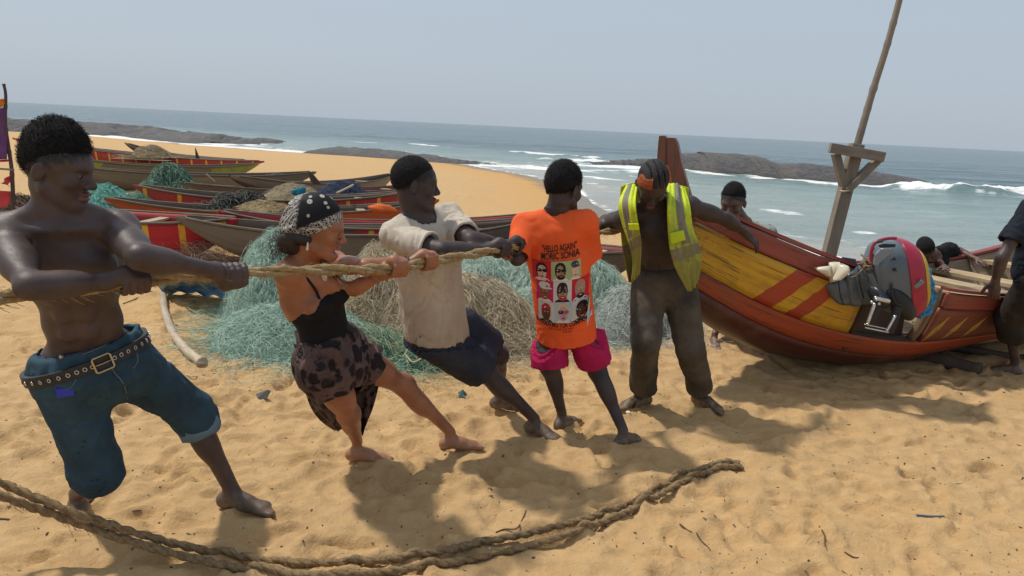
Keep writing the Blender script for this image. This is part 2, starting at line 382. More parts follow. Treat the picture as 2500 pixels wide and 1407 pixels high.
# ---- sea: one sheet with swell, breakers and foam
xs2 = axis_pts([(-9000, -400, 20), (-400, -120, 40), (-120, -40, 70), (-40, 45, 210), (45, 120, 40), (120, 400, 30), (400, 9000, 20)])
ys2 = axis_pts([(-60, 8, 10), (8, 14, 20), (14, 24, 80), (24, 70, 150), (70, 130, 60), (130, 400, 40), (400, 1500, 40), (1500, 14000, 30)])
X2, Y2 = np.meshgrid(xs2, ys2)
s2 = shore_dist(X2, Y2)
amp = np.clip(-s2/6, 0.05, 1)*np.clip(1.3-Y2/2500, 0.3, 1)
wob = fn1(X2*0.12, Y2*0.12, 3)
Z2 = SEA+0.0*X2
fade = np.clip(1.2-Y2/500, 0, 1)
Z2 += 0.06*np.sin((Y2*0.95+X2*0.13)+4*wob)*amp*fade+0.035*np.sin((Y2*2.1-X2*0.5)+6*fn2(X2*0.2, Y2*0.2, 2))*amp*np.clip(1.3-Y2/90, 0, 1)
Z2 += 0.10*fn3(X2*0.10, Y2*0.42, 4)*amp
foam = np.zeros_like(X2)
fnz = fn2(X2*0.55, Y2*1.1, 5, 0.6); fnl = fn3(X2*0.16, Y2*0.16, 3)
lac = 1-np.abs(fn1(X2*0.9+fnz, Y2*1.5, 4))
# wash along the waterline, thin broken lines behind it
e0 = s2+0.9*fnl+0.35*fn2(X2*0.9, Y2*0.9, 3)
foam += 1.0*np.exp(-((e0+0.15)/0.22)**2)*(0.35+0.65*(fnz > -0.25))
foam += 0.75*np.exp(-((e0+1.9)/0.45)**2)*np.clip(fnz*2+0.4, 0, 1)
foam += 0.6*np.exp(-((e0+4.2)/0.7)**2)*np.clip(lac*3-2.0, 0, 1)
foam += 0.8*np.exp(-((e0+7.5)/1.2)**2)*np.clip(fnz*2.5-0.1, 0, 1)
for k, L in enumerate(ROCK_LINES):
    dR = seg_dist(X2, Y2, L); d2 = dR+0.8*fnl
    foam += (1.25, 1.1, 0.8, 1.3)[k]*np.exp(-(np.maximum(d2-0.3, 0)/(1.6, 1.5, 0.8, 1.6)[k])**1.3)*np.clip(0.62+fnz*1.6, 0, 1)
    foam += 0.5*np.exp(-(d2/5.0)**2)*np.clip(lac*4-3.1, 0, 1)
def streak(pts, wd, st, up=0.0):
    global foam, Z2
    P = np.array([at_z(px, py, SEA)[:2] for px, py in pts]); m = 4*wd
    i0, i1 = np.searchsorted(xs2, [P[:, 0].min()-m, P[:, 0].max()+m]); j0, j1 = np.searchsorted(ys2, [P[:, 1].min()-m, P[:, 1].max()+m])
    q = (slice(j0, j1), slice(i0, i1)); d = seg_dist(X2[q], Y2[q], P); fz_ = fnz[q]
    d = np.maximum(d+0.5*wd*fz_, 0); foam[q] += st*np.exp(-(d/wd)**2)*np.clip(0.65+fz_*1.3, 0.1, 1)
    if up: Z2[q] += up*np.exp(-(d/(wd*0.8))**2)*(0.8+0.6*fn3(X2[q]*1.1, Y2[q]*1.1, 4))
streak([(2215, 458), (2270, 466), (2340, 471), (2420, 473), (2490, 474)], 1.6, 1.7, 0.65)      # breaker over the sunken rock
streak([(1255, 372), (1330, 377), (1440, 384)], 1.4, 1.4, 0.10)
streak([(1010, 352), (1090, 358)], 1.5, 1.0)
streak([(820, 345), (960, 352)], 1.5, 0.8)
streak([(1350, 392), (1420, 396), (1470, 400)], 1.6, 1.4, 0.3)
streak([(500, 356), (600, 362), (700, 370)], 1.6, 1.5, 0.1)
streak([(240, 336), (300, 340)], 1.4, 1.6, 0.3)
streak([(1290, 408), (1400, 416), (1520, 420), (1600, 418)], 1.3, 1.1, 0.06)
streak([(1440, 432), (1530, 440), (1620, 446)], 0.7, 1.0, 0.05)
streak([(1720, 423), (1800, 430), (1900, 438), (2000, 447)], 0.7, 0.7)
streak([(1870, 600), (1920, 612), (2010, 628), (2060, 642), (2140, 655)], 0.35, 1.5, 0.13)
streak([(1880, 582), (1930, 592), (2020, 606)], 0.30, 0.5, 0.07)
foam = np.clip(foam, 0, 1.3)
deep = np.clip((-s2-2)/45, 0, 1)
b = NB('sea_water')
F_ = b.attr('foam'); D_ = b.attr('deep')
xyz = b.co()
colr = b.ramp(D_, [(0.0, (0.42, 0.41, 0.36)), (0.06, (0.33, 0.375, 0.345)), (0.35, (0.22, 0.305, 0.295)), (1.0, (0.072, 0.125, 0.142))])
colr = b.mix(b.ramp(b.noise(0.06, 4, 0.6, v=b.mapping(xyz, (0.35, 1, 1))), [(0.4, 0.0), (0.7, 0.35)]), colr, (0.05, 0.11, 0.125))
fz = b.math('ADD', F_, b.math('MULTIPLY', b.math('SUBTRACT', b.noise(5, 6, 0.75, v=b.mapping(xyz, (0.6, 1.2, 1))), 0.5), 0.9))
fm = b.ramp(fz, [(0.38, 0.0), (0.72, 1.0)])
colr = b.mix(fm, colr, (0.78, 0.79, 0.78))
rg_ = b.ramp(fm, [(0, 0.16), (1, 0.75)])
w1 = b.noise(0.55, 6, 0.62, v=b.mapping(xyz, (0.45, 1.25, 1)), dist=0.4); w2 = b.noise(0.045, 5, 0.6, v=b.mapping(xyz, (0.35, 1.4, 1)))
w3 = b.noise(3.2, 4, 0.6, v=b.mapping(xyz, (0.5, 1.3, 1)))
hh = b.math('ADD', b.math('ADD', b.math('MULTIPLY', w1, 0.55), b.math('MULTIPLY', w2, 3.0)), b.math('MULTIPLY', w3, 0.07))
MSEA = b.done(colr, rg_, b.bump(hh, 1.0, 0.9), 0.5, IOR=1.33)
sea = mesh_obj('sea', np.stack([X2, Y2, Z2], -1).reshape(-1, 3), grid_faces(len(ys2), len(xs2)), MSEA, attrs={'foam': foam.ravel(), 'deep': deep.ravel()})
tag(sea, kind='structure')
# ================================================================== canoes drawn up on the sand
def paint_mat(name, outer, stripe=None, inner=(0.10, 0.07, 0.05), period=0.62, sw=0.075, moss=None, wear=0.35, wood=(0.19, 0.145, 0.10)):
    if name in _mats: return _mats[name]
    b = NB(name); sta = b.attr('sta'); ins = b.attr('inside'); hv = b.attr('hv'); v = b.co()
    g = b.noise(3.0, 6, 0.7, v=b.attr('grain', 'Vector'))
    c = b.ramp(g, [(0.25, tuple(x*0.62 for x in outer)), (0.6, outer), (0.85, tuple(min(1, x*1.25) for x in outer))])
    if stripe:
        fr = b.math('FRACT', b.math('DIVIDE', b.math('ADD', sta, 50), period))
        st = b.band(fr, 0.44, 0.44+sw/period)
        st = b.math('MULTIPLY', st, b.ramp(b.noise(9, 4, 0.6), [(0.25, 0.35), (0.5, 1.0)]))
        c = b.mix(st, c, stripe)
    if moss:
        e = b.math('GREATER_THAN', b.math('ADD', b.math('ABSOLUTE', b.math('SUBTRACT', sta, 2.6)), b.math('MULTIPLY', b.noise(2.5, 5), 1.0)), 1.75)
        c = b.mix(b.math('MULTIPLY', e, b.ramp(b.noise(7, 5, 0.65), [(0.3, 0.2), (0.55, 1.0)])), c, moss)
    we = b.math('ADD', b.noise(5, 7, 0.75), b.math('MULTIPLY', b.math('SUBTRACT', 0.5, hv), 0.22))
    c = b.mix(b.math('MULTIPLY', b.ramp(we, [(0.52, 0.0), (0.70, 1.0)]), wear), c, wood)
    ci = b.ramp(g, [(0.25, tuple(x*0.6 for x in inner)), (0.75, tuple(x*1.35 for x in inner))])
    c = b.mix(b.math('GREATER_THAN', ins, 0.5), c, ci)
    bp = b.bump(b.math('ADD', b.noise(8, 6, 0.7, v=b.attr('grain', 'Vector')), b.math('MULTIPLY', b.noise(40, 3), 0.2)), 0.5, 0.012)
    _mats[name] = b.done(c, b.ramp(g, [(0.2, 0.45), (0.8, 0.7)]), bp, 0.35); return _mats[name]
MWOOD = None
def wood_mat(name, col, rough=0.75, scale=1.0):
    if name in _mats: return _mats[name]
    b = NB(name); v = b.attr('grain', 'Vector')
    n = b.noise(7*scale, 6, 0.7, v=v); c = b.ramp(n, [(0.2, tuple(x*0.5 for x in col)), (0.5, col), (0.8, tuple(min(1, x*1.35) for x in col))])
    c = b.mix(b.ramp(b.noise(2.2, 5, 0.7), [(0.45, 0.0), (0.7, 0.5)]), c, tuple(x*0.45 for x in col))
    _mats[name] = b.done(c, rough, b.bump(n, 0.5, 0.01), 0.3); return _mats[name]
def wooden(name, vf, mat, parent, axis=(1, 0, 0), smooth=False):
    v = np.asarray(vf[0], float); d = nrm(axis); al = v@d
    g = v-np.outer(al, d)+np.outer(al*0.08, d); g = g*3.0
    return mesh_obj(name, v, vf[1], mat, parent, smooth=smooth, attrs={'grain': g})
def hull_grid(sta, hb, kz, gz, m=11, flat=0.55, off=0.0, side_pow=0.8):
    """outer surface points for stations: (n, 2m-1, 3): x=sta, y across, z up"""
    t = np.linspace(-1, 1, 2*m-1); a = np.abs(t); n = len(sta)
    yy = np.sign(t)*np.minimum(1, (a**side_pow*1.0))
    prof_y = np.sign(t)*np.sin(np.clip(a/flat, 0, 1)*np.pi/2)**0.9*(0.78+0.22*a)
    prof_z = np.where(a < flat*0.55, (a/(flat*0.55))**2*0.10, 0.10+0.90*((a-flat*0.55)/(1-flat*0.55)))
    G = np.zeros((n, 2*m-1, 3)); G[..., 0] = sta[:, None]
    G[..., 1] = np.maximum(hb-off, 0.004)[:, None]*prof_y[None, :]; G[..., 2] = (kz+off)[:, None]+(gz-kz-off)[:, None]*prof_z[None, :]
    return G, a
MRAIL = wood_mat('weathered_rail', (0.15, 0.115, 0.085)); MTHW = wood_mat('thwart_wood', (0.40, 0.31, 0.22))
def canoe(lt, rt, label, mat, zt=0.60, bm_=0.80, hm=0.40, ends=(1.0, 1.0), thw=(0.28, 0.5, 0.72), roll=0.0, rail=True, group='canoes drawn up on the sand', tw=None, Yl=None, Yr=None):
    def tip(p, zz, Yf):
        if Yf: return at_y(p[0], p[1], Yf)
        z = 0.0
        for _ in range(8):
            q = at_z(p[0], p[1], z+zz); z = float(base_z(q[0], q[1]))
        return q
    A = tip(lt, zt*ends[0], Yl); B = tip(rt, zt*ends[1], Yr)
    mid = (A+B)/2; g0 = min(float(base_z(A[0], A[1])), float(base_z(B[0], B[1])), float(base_z(mid[0], mid[1])))
    ax = nrm(V(B[0]-A[0], B[1]-A[1], 0)); L = np.linalg.norm((B-A)[:2]); n = 44
    u = np.linspace(0, 1, n); c = np.abs(2*u-1); sta = u*L
    zA = A[2]; zB = B[2]; gA = float(base_z(A[0], A[1])); gB = float(base_z(B[0], B[1]))
    gl = gA*(1-u)+gB*u-0.03                                            # ground line below the keel
    gz = gl+hm+np.where(u < 0.5, (zA-gA-hm), (zB-gB-hm))*c**2.3
    kz = gl+np.where(u < 0.5, (zA-gA), (zB-gB))*0.93*np.clip((c-0.35)/0.65, 0, 1)**2.0
    hb = bm_/2*(1-np.clip(c, 0, 1)**2.6)**0.85+0.012
    G, a = hull_grid(sta, hb, kz, gz); Gi, _ = hull_grid(sta, hb, kz, gz, off=0.03); Gi[..., 2] = np.minimum(Gi[..., 2], G[..., 2]-0.0005)
    Gi[:, 0, 2] = G[:, 0, 2]; Gi[:, -1, 2] = G[:, -1, 2]
    sd_ = V(-ax[1], ax[0], 0)
    cr, sr = math.cos(roll), math.sin(roll)
    def world(Q):
        Q = np.asarray(Q, float); y = Q[..., 1]*cr-(Q[..., 2]-gl.mean())*sr; z = Q[..., 1]*sr+(Q[..., 2]-gl.mean())*cr+gl.mean()
        o = np.zeros(Q.shape); o[..., 0] = A[0]+ax[0]*Q[..., 0]+sd_[0]*y; o[..., 1] = A[1]+ax[1]*Q[..., 0]+sd_[1]*y; o[..., 2] = z; return o
    k = G.shape[1]; N = n*k
    vo = world(G).reshape(-1, 3); vi = world(Gi).reshape(-1, 3); f = grid_faces(n, k)
    idx = np.arange(N).reshape(n, k); rim = []
    for col in (0, k-1):
        s_ = idx[:, col]; q = np.stack([s_[:-1], s_[1:], s_[1:]+N, s_[:-1]+N], -1); rim.append(q if col else q[:, ::-1])
    faces = np.vstack([f[:, ::-1], f+N]+rim)
    stv = np.repeat(sta, k); gr = np.stack([stv*0.25, np.tile(np.linspace(-1, 1, k), n)*2.2, np.zeros(N)+hash(label) % 17], -1)
    root = empty('canoe', label, 'canoe', group)
    att = {'sta': np.r_[stv, stv], 'inside': np.r_[np.zeros(N), np.ones(N)], 'hv': np.r_[np.tile(a, n), np.tile(a, n)], 'grain': np.vstack([gr, gr])}
    mesh_obj('hull', np.vstack([vo, vi]), faces, mat, root, attrs=att)
    if rail:
        for col, sg in ((0, -1), (k-1, 1)):
            P = G[1:-1, col, :].copy(); P[:, 1] += sg*0.006; P[:, 2] += 0.006
            wooden('gunwale', tube(world(P), 0.017, 5), MRAIL, root, ax, smooth=True)
    for t in thw:
        i = int(t*(n-1)); h_ = hb[i]-0.02; z = gz[i]-0.055
        P = world(np.array([[sta[i], -h_, z], [sta[i], h_, z]]))
        wooden('thwart', beam(P[0], P[1], tw or 0.13, 0.028), MTHW, root, P[1]-P[0])
    return root
RED = (0.34, 0.040, 0.034); YEL = (0.62, 0.36, 0.03); GRY = (0.155, 0.125, 0.098)
MRED = paint_mat('red_hull_yellow_bands', RED, YEL, period=0.52, sw=0.06); MRED2 = paint_mat('bright_red_hull', (0.46, 0.018, 0.030), YEL, period=0.38, sw=0.065, wear=0.22, inner=(0.30, 0.03, 0.03))
MGREY = paint_mat('grey_wood_hull', GRY, None, wear=0.5, wood=(0.20, 0.16, 0.11)); MMOSS = paint_mat('mossy_hull', (0.17, 0.145, 0.085), None, moss=(0.26, 0.28, 0.035), wear=0.3)
MBRN = paint_mat('tan_wood_hull', (0.21, 0.165, 0.11), None, wear=0.5, wood=(0.30, 0.23, 0.16)); MORG = paint_mat('rusty_orange_hull', (0.38, 0.090, 0.030), None, wear=0.3)
MDRK = paint_mat('dark_hull', (0.045, 0.045, 0.05), None, wear=0.25); MRED3 = paint_mat('red_inside_hull', (0.13, 0.10, 0.08), None, inner=(0.16, 0.035, 0.03), wear=0.4)
canoe((304, 346), (600, 388), 'dark narrow canoe with pointed bow, farthest back behind the net', MDRK, zt=0.62, hm=0.30, ends=(1.0, 0.6), thw=())
canoe((30, 334), (645, 391), 'dark red canoe with yellow bands, farthest row before the surf', MRED, zt=0.62, hm=0.46, thw=(0.3, 0.6))
canoe((100, 372), (632, 396), 'mossy green and tan canoe just in front of farthest red canoe', MMOSS, zt=0.62, hm=0.44, thw=(0.4,))
canoe((120, 396), (772, 416), 'long grey brown canoe behind the dark green net heap', MBRN, zt=0.60, hm=0.45, thw=(0.35, 0.6, 0.8))
canoe((560, 424), (960, 421), 'tan canoe with upturned bow holding the blue net', MBRN, zt=0.62, hm=0.40, thw=(0.5, 0.75))
canoe((440, 442), (1040, 446), 'brown canoe with dark red inside under the pale net heap', MRED3, zt=0.52, hm=0.36, bm_=0.9, thw=(0.2, 0.34, 0.5, 0.8))
canoe((325, 446), (1010, 461), 'dark red canoe with yellow bands and dark net draped amidships', MRED, zt=0.60, hm=0.42, bm_=0.85, thw=(0.3, 0.6, 0.8))
canoe((253, 476), (1072, 482), 'rusty orange canoe with red bow tip beyond tee shirt man', MORG, zt=0.56, hm=0.37, bm_=0.8, thw=(0.35, 0.6, 0.75))
canoe((40, 496), (580, 528), 'bright red canoe with yellow bands behind shirtless man shoulder', MRED2, zt=0.56, hm=0.50, bm_=0.95, thw=(0.6,))
canoe((529, 507), (1290, 519), 'bright red canoe with yellow bands between grey and orange canoes', MRED2, zt=0.58, hm=0.41, bm_=0.85, thw=(0.45, 0.7))
canoe((430, 521), (1310, 528), 'weathered dark grey canoe nearest behind the woman and tee shirt man', MGREY, zt=0.62, hm=0.46, bm_=0.9, thw=(0.4, 0.7))
canoe((1100, 548), (1580, 606), 'grey green open canoe between orange shirt boy and vest man', MRED3, zt=0.50, hm=0.42, bm_=0.8, thw=(0.3, 0.5, 0.78), tw=0.07)
# ---- two oars lying across
def pole_obj(name, label, cat, P, r, mat, k=8, n=30, knots=0, group=None, parent=None):
    Q = smooth_path(P, n); rr = np.interp(np.linspace(0, 1, n), np.linspace(0, 1, len(r)), r) if hasattr(r, '__len__') else np.full(n, r)
    if knots:
        u = np.linspace(0, 1, n)*knots; rr = rr*(1+0.22*np.exp(-((u-np.round(u))/0.05)**2))
    v, f = tube(Q, rr, k); T = Q[-1]-Q[0]
    o = wooden(name, (v, f), mat, parent, T, smooth=True)
    if label: tag(o, label, cat, group)
    return o
MPOLE = wood_mat('pale_pole', (0.46, 0.37, 0.27)); MBAM = wood_mat('dry_bamboo', (0.42, 0.31, 0.19)); MDKP = wood_mat('dark_stick', (0.085, 0.06, 0.05))
pole_obj('punt_pole', 'pale stick sticking up beside the dark green net', 'pole', [at_y(524, 444, 15.6), at_y(504, 426, 15.5)], 0.018, MPOLE)
pole_obj('punt_pole', 'pale stick leaning out of canoe behind the bandana', 'pole', [at_y(862, 452, 12.2), at_y(822, 472, 11.6)], 0.018, MPOLE)
pole_obj('punt_pole', 'short dark stick on turquoise net beside bright red canoe', 'pole', [at_y(264, 497, 10.4), at_y(306, 512, 10.2)], 0.022, MDKP)

# ================================================================== the big painted boat with the outboard
O_ = V(1.10, 5.00, 0); PSI = R(28); bx = V(math.cos(PSI), math.sin(PSI), 0); by = V(math.sin(PSI), -math.cos(PSI), 0)   # by points to the near side
def bp(s, y, z): return O_+bx*s+by*y+V(0, 0, z)
BS = np.array([0, .3, .6, 1.0, 1.5, 2.0, 2.5, 3.2, 4.2, 5.0, 5.5, 6.0, 6.5])
BG = np.array([1.34, 1.21, 1.09, .95, .81, .71, .65, .60, .60, .73, .90, 1.12, 1.38])
BK = np.array([.66, .47, .31, .155, .045, 0.0, .035, .10, .17, .24, .33, .50, .80])
BB = np.array([.045, .20, .33, .46, .58, .66, .71, .74, .72, .60, .47, .28, .04])
boat = empty('fishing_boat', 'large red and yellow painted wooden fishing boat with outboard on the sand', 'boat')
def cub(xq, xp, fp):                                                    # smooth interpolation
    P = smooth_path(np.stack([xp, fp], -1), 260); return np.interp(xq, P[:, 0], P[:, 1])
bs = np.linspace(0, 6.5, 90); bg_ = cub(bs, BS, BG); bk_ = cub(bs, BS, BK); bb_ = cub(bs, BS, BB)
def bsec(a):
    """cross-section: a in 0(keel)..1(gunwale) -> (y factor, z factor)"""
    a = np.asarray(a, float)
    return np.interp(a, [0, .12, .25, .42, .62, .82, 1], [0, .30, .52, .72, .86, .95, 1.0]), np.interp(a, [0, .12, .25, .42, .62, .82, 1], [0, .03, .10, .27, .52, .77, 1.0])
def strake(name, a0, a1, side, th, proud, mat, s0=0.0, s1=6.5, label=None, m=7, ag=0.0):
    q = (bs >= s0-1e-6) & (bs <= s1+1e-6); S_ = bs[q]; A_ = np.linspace(a0, a1, m)
    yf, zf = bsec(A_); G = np.zeros((len(S_), m, 3)); hb = bb_[q]; kz = bk_[q]; gz = bg_[q]
    wv = 0.006*np.sin(S_*3.1+a0*9)
    for i in range(len(S_)):
        yy = side*(hb[i]*yf+proud+wv[i]); G[i] = O_+bx*S_[i]+by*yy[:, None]; G[i, :, 2] = kz[i]+(gz[i]-kz[i])*zf
    v, f = sheet(G if side < 0 else G[:, ::-1], th)
    n = len(S_)*m; st = np.repeat(S_, m); av = np.tile(A_ if side < 0 else A_[::-1], len(S_))
    gr = np.stack([st*0.35, av*7, np.full(n, a0*13)], -1)
    o = mesh_obj(name, v, f, mat, boat, attrs={'sta': np.r_[st, st], 'hv': np.r_[av, av], 'grain': np.vstack([gr, gr]), 'inside': np.zeros(2*n)})
    if label: o['label'] = label
    return o
def boat_paint(name, base, kind):
    b = NB(name); s = b.attr('sta'); a = b.attr('hv'); gv = b.attr('grain', 'Vector')
    g = b.noise(2.2, 7, 0.72, v=gv); c = b.ramp(g, [(0.22, tuple(x*0.55 for x in base)), (0.5, base), (0.82, tuple(min(1, x*1.22) for x in base))])
    if kind == 'yellow':
        sh = b.math('SUBTRACT', s, b.math('MULTIPLY', b.math('SUBTRACT', a, 0.62), 0.75))
        sh = b.math('ADD', sh, b.math('MULTIPLY', b.math('SUBTRACT', b.noise(14, 3), 0.5), 0.03))
        red = (0.36, 0.045, 0.016)
        c = b.mix(b.math('MAXIMUM', b.band(sh, 0.59, 0.735), b.band(sh, 0.845, 0.965)), c, red)
        c = b.mix(b.math('GREATER_THAN', b.math('ADD', s, b.math('MULTIPLY', a, 0.22)), 1.62), c, (0.19, 0.052, 0.032))
        for k, s0 in enumerate((2.12, 2.32, 2.54)):                     # yellow sparks painted behind the motor well
            u = b.math('SUBTRACT', b.math('SUBTRACT', s, s0), b.math('MULTIPLY', b.math('SUBTRACT', a, 0.66), 0.5))
            ww = b.math('MULTIPLY', b.math('SUBTRACT', 0.14, b.math('ABSOLUTE', b.math('SUBTRACT', a, 0.66))), 0.26)
            c = b.mix(b.math('MULTIPLY', b.math('LESS_THAN', b.math('ABSOLUTE', u), ww), 0.75), c, (0.55, 0.34, 0.05))
    if kind == 'bottom':
        c = b.mix(b.ramp(b.math('ADD', b.math('MULTIPLY', a, 1.6), b.math('MULTIPLY', g, 0.5)), [(0.35, 1.0), (0.75, 0.0)]), c, (0.045, 0.018, 0.012))
    blk = b.vor(9, v=b.mapping(gv, (2.0, 0.9, 1)), out='Distance')
    wear = b.math('ADD', b.noise(6, 7, 0.75, v=b.mapping(gv, (1.2, 1.6, 1))), b.math('MULTIPLY', b.math('LESS_THAN', s, 0.40), 0.05))
    c = b.mix(b.ramp(wear, [(0.57, 0.0), (0.64, 0.9)]), c, (0.03, 0.022, 0.016))
    c = b.mix(b.math('MULTIPLY', b.ramp(b.math('ADD', s, b.math('MULTIPLY', b.noise(5, 5, .7), .5)), [(0.28, 1.0), (0.62, 0.0)]), b.ramp(b.noise(20, 6, .75), [(.5, 0), (.62, .85)])), c, (0.025, 0.02, 0.015))
    c = b.mix(b.ramp(b.noise(3.5, 7, 0.7), [(0.48, 0.0), (0.72, 0.62)]), c, (0.15, 0.08, 0.045))
    c = b.mix(b.ramp(b.noise(18, 5, 0.7, v=b.mapping(gv, (0.5, 2.5, 1))), [(0.66, 0.0), (0.72, 0.7)]), c, (0.30, 0.20, 0.13))
    r = b.ramp(g, [(0.2, 0.30), (0.8, 0.52)])
    return b.done(c, r, b.bump(b.math('ADD', g, b.math('MULTIPLY', b.noise(30, 4), 0.12)), 0.35, 0.012), 0.45)
MBR = boat_paint('boat_red_paint', (0.27, 0.058, 0.047), 'red'); MBY = boat_paint('boat_yellow_paint', (0.55, 0.305, 0.018), 'yellow')
MBO = boat_paint('boat_orange_paint', (0.30, 0.048, 0.016), 'orange'); MBD = boat_paint('boat_bottom_paint', (0.082, 0.016, 0.011), 'bottom')
MBI = wood_mat('boat_inside_wood', (0.30, 0.225, 0.15)); MPL = wood_mat('bench_wood', (0.46, 0.34, 0.20)); MGB = wood_mat('grey_boards', (0.235, 0.20, 0.16))
NS0, NS1, NA = 1.36, 1.98, 0.40                                     # the motor well cut into the near side
for sd_ in (1, -1):
    bits = [(0.865, 1.0, 0.030, 0.007, MBR, 'red top plank'), (0.53, 0.858, 0.026, 0.0, MBY, 'yellow plank with slanting red bars'), (0.37, 0.524, 0.026, 0.001, MBO, 'orange red plank'), (0.0, 0.364, 0.028, 0.0, MBD, 'dark red bottom plank')]
    for a0, a1, th, pr, mt, lb in bits:
        if sd_ == 1 and a0 > 0.40:
            strake('hull_plank', a0, a1, sd_, th, pr, mt, 0, NS0, lb); strake('hull_plank', a0, a1, sd_, th, pr, mt, NS1, 6.5)
        else: strake('hull_plank', a0, a1, sd_, th, pr, mt, label=lb if sd_ == 1 else None)
    # inner lining and rail cap
    for s0, s1 in (((0.25, NS0), (NS1, 6.2)) if sd_ == 1 else ((0.25, 6.2),)):
        q = (bs >= s0) & (bs <= s1); S_ = bs[q]; A_ = np.linspace(0.05, 0.99, 10); yf, zf = bsec(A_); G = np.zeros((len(S_), 10, 3))
        for i, (s, hb, kz, gz) in enumerate(zip(S_, bb_[q], bk_[q], bg_[q])):
            G[i] = O_+bx*s+by*(sd_*np.maximum(hb*yf-0.035, 0.01))[:, None]; G[i, :, 2] = kz+0.05+(gz-kz-0.05)*zf
        v, f = sheet(G, 0.012); gr = np.stack([np.repeat(S_, 10)*0.35, np.tile(A_, len(S_))*8, np.zeros(len(S_)*10)], -1)
        mesh_obj('inner_lining', v, f, MBI, boat, attrs={'grain': np.vstack([gr, gr])})
        P = np.array([bp(s, sd_*(hb-0.012), gz+0.012) for s, hb, gz in zip(S_, bb_[q], bg_[q])])
        rail_v = []
        for p in P: rail_v += [p+by*(sd_*0.034), p+by*(sd_*0.034)+V(0, 0, .024), p-by*(sd_*0.034)+V(0, 0, .024), p-by*(sd_*0.034)]
        f = grid_faces(len(P), 4, True); f = [tuple(x) for x in (f if sd_ < 0 else f[:, ::-1])]+[(0, 1, 2, 3), tuple(len(rail_v)-4+np.array([3, 2, 1, 0]))]
        vv = np.array(rail_v); gr = np.stack([np.repeat(S_, 4)*0.35, np.tile([0, 1, 2, 3], len(P))*0.3, np.ones(len(vv))], -1)
        mesh_obj('gunwale', vv, f, MBR, boat, smooth=False, attrs={'grain': gr, 'sta': np.repeat(S_, 4), 'hv': np.ones(len(vv))})
# stem post: two split planks standing above the prow
def slab(pts_px, Y, th, back=0.0):
    P = [at_y(px, py, Y) for px, py in pts_px]; n = len(P); d = V(math.sin(0.35), math.cos(0.35), 0)*th
    v = np.array(P+[p+d for p in P]); f = [tuple(range(n)), tuple(range(2*n-1, n-1, -1))]+[(i, i+n, (i+1) % n+n, (i+1) % n) for i in range(n)]
    return v, f
MSTEM = boat_paint('stem_red_wood', (0.17, 0.055, 0.038), 'red'); MSTO = boat_paint('stem_orange', (0.46, 0.105, 0.022), 'red')
def stem_piece(name, px, Y, th, mat):
    v, f = slab(px, Y, th); z = v[:, 2]; gr = np.stack([z*0.4, v[:, 0]*5, v[:, 1]*3], -1)
    o = mesh_obj(name, v, f, mat, boat, smooth=False, attrs={'grain': gr, 'sta': np.full(len(v), 3.0), 'hv': np.full(len(v), 0.5)})
    bv = o.modifiers.new('bevel', 'BEVEL'); bv.width = 0.003; bv.segments = 2; return o
stem_piece('stem_post', [(1607, 345), (1609, 332), (1622, 331), (1628, 337), (1631, 345), (1633, 400), (1636, 470), (1640, 600), (1640, 700), (1606, 640), (1600, 560), (1600, 470), (1603, 400)], 5.06, 0.07, MSTEM)
stem_piece('stem_post', [(1628, 345), (1630, 336), (1648, 337), (1654, 350), (1663, 395), (1675, 440), (1690, 490), (1700, 560), (1700, 660), (1650, 690), (1634, 600), (1631, 470), (1628, 400)], 5.045, 0.085, MSTEM)
stem_piece('stem_cheek', [(1604, 440), (1618, 400), (1632, 405), (1640, 440), (1645, 500), (1645, 560), (1604, 560)], 5.035, 0.02, MSTO)
# motor well: end frame, back board, floor plank
w0, w1 = NS0, NS1
def quadbox(p, q, r_, s_, th, name, mat, axis):
    n = nrm(np.cross(q-p, s_-p)); P = [p, q, r_, s_]; v = np.array(P+[x-n*th for x in P])
    f = [(0, 1, 2, 3), (7, 6, 5, 4)]+[(i, i+4, (i+1) % 4+4, (i+1) % 4) for i in range(4)]
    f = [t[::-1] for t in f[:2]]+[t[::-1] for t in f[2:]]
    return wooden(name, (v, f), mat, boat, axis)
def hb_at(s): return float(np.interp(s, bs, bb_))
def gz_at(s): return float(np.interp(s, bs, bg_))
def kz_at(s): return float(np.interp(s, bs, bk_))
MDW = wood_mat('dark_oiled_wood', (0.055, 0.036, 0.026))
wooden('motor_board', obox(bp((w0+w1)/2, hb_at(1.7)-0.235, 0.46), (bx, by, V(0, 0, 1)), ((w1-w0)/2+0.02, 0.03, 0.21), 0.006), MDW, boat, bx)
G = np.zeros((12, 4, 3))
for i, s_ in enumerate(np.linspace(w0-.01, w1+.01, 12)):
    y0_ = hb_at(s_)*float(bsec(.53)[0]); z0_ = kz_at(s_)+(gz_at(s_)-kz_at(s_))*float(bsec(.53)[1])
    for j, t in enumerate(np.linspace(0, 1, 4)): G[i, j] = bp(s_, y0_*(1-t)+(hb_at(1.7)-.21)*t, z0_+.01*t)
v, f = sheet(G[:, ::-1], .02); wooden('well_floor', (v, f), MDW, boat, bx)
MEND = wood_mat('end_grain_tan', (0.21, 0.14, 0.085))
yf, zf = bsec(np.linspace(0.51, 1.0, 9))
for s_e, sg in ((w1, -1), (w0, 1)):
    G = np.zeros((9, 3, 3))
    for i in range(9):
        y = hb_at(s_e)*yf[i]+0.012; z = kz_at(s_e)+(gz_at(s_e)-kz_at(s_e))*zf[i]
        for j, dd in enumerate((0.0, 0.03, 0.065)): G[i, j] = bp(s_e+sg*0.006, y-dd, z+0.02)
    v, f = sheet(G, 0.045); wooden('well_frame', (v, f), MEND if s_e == w1 else MDW, boat, (0, 0, 1), smooth=True)
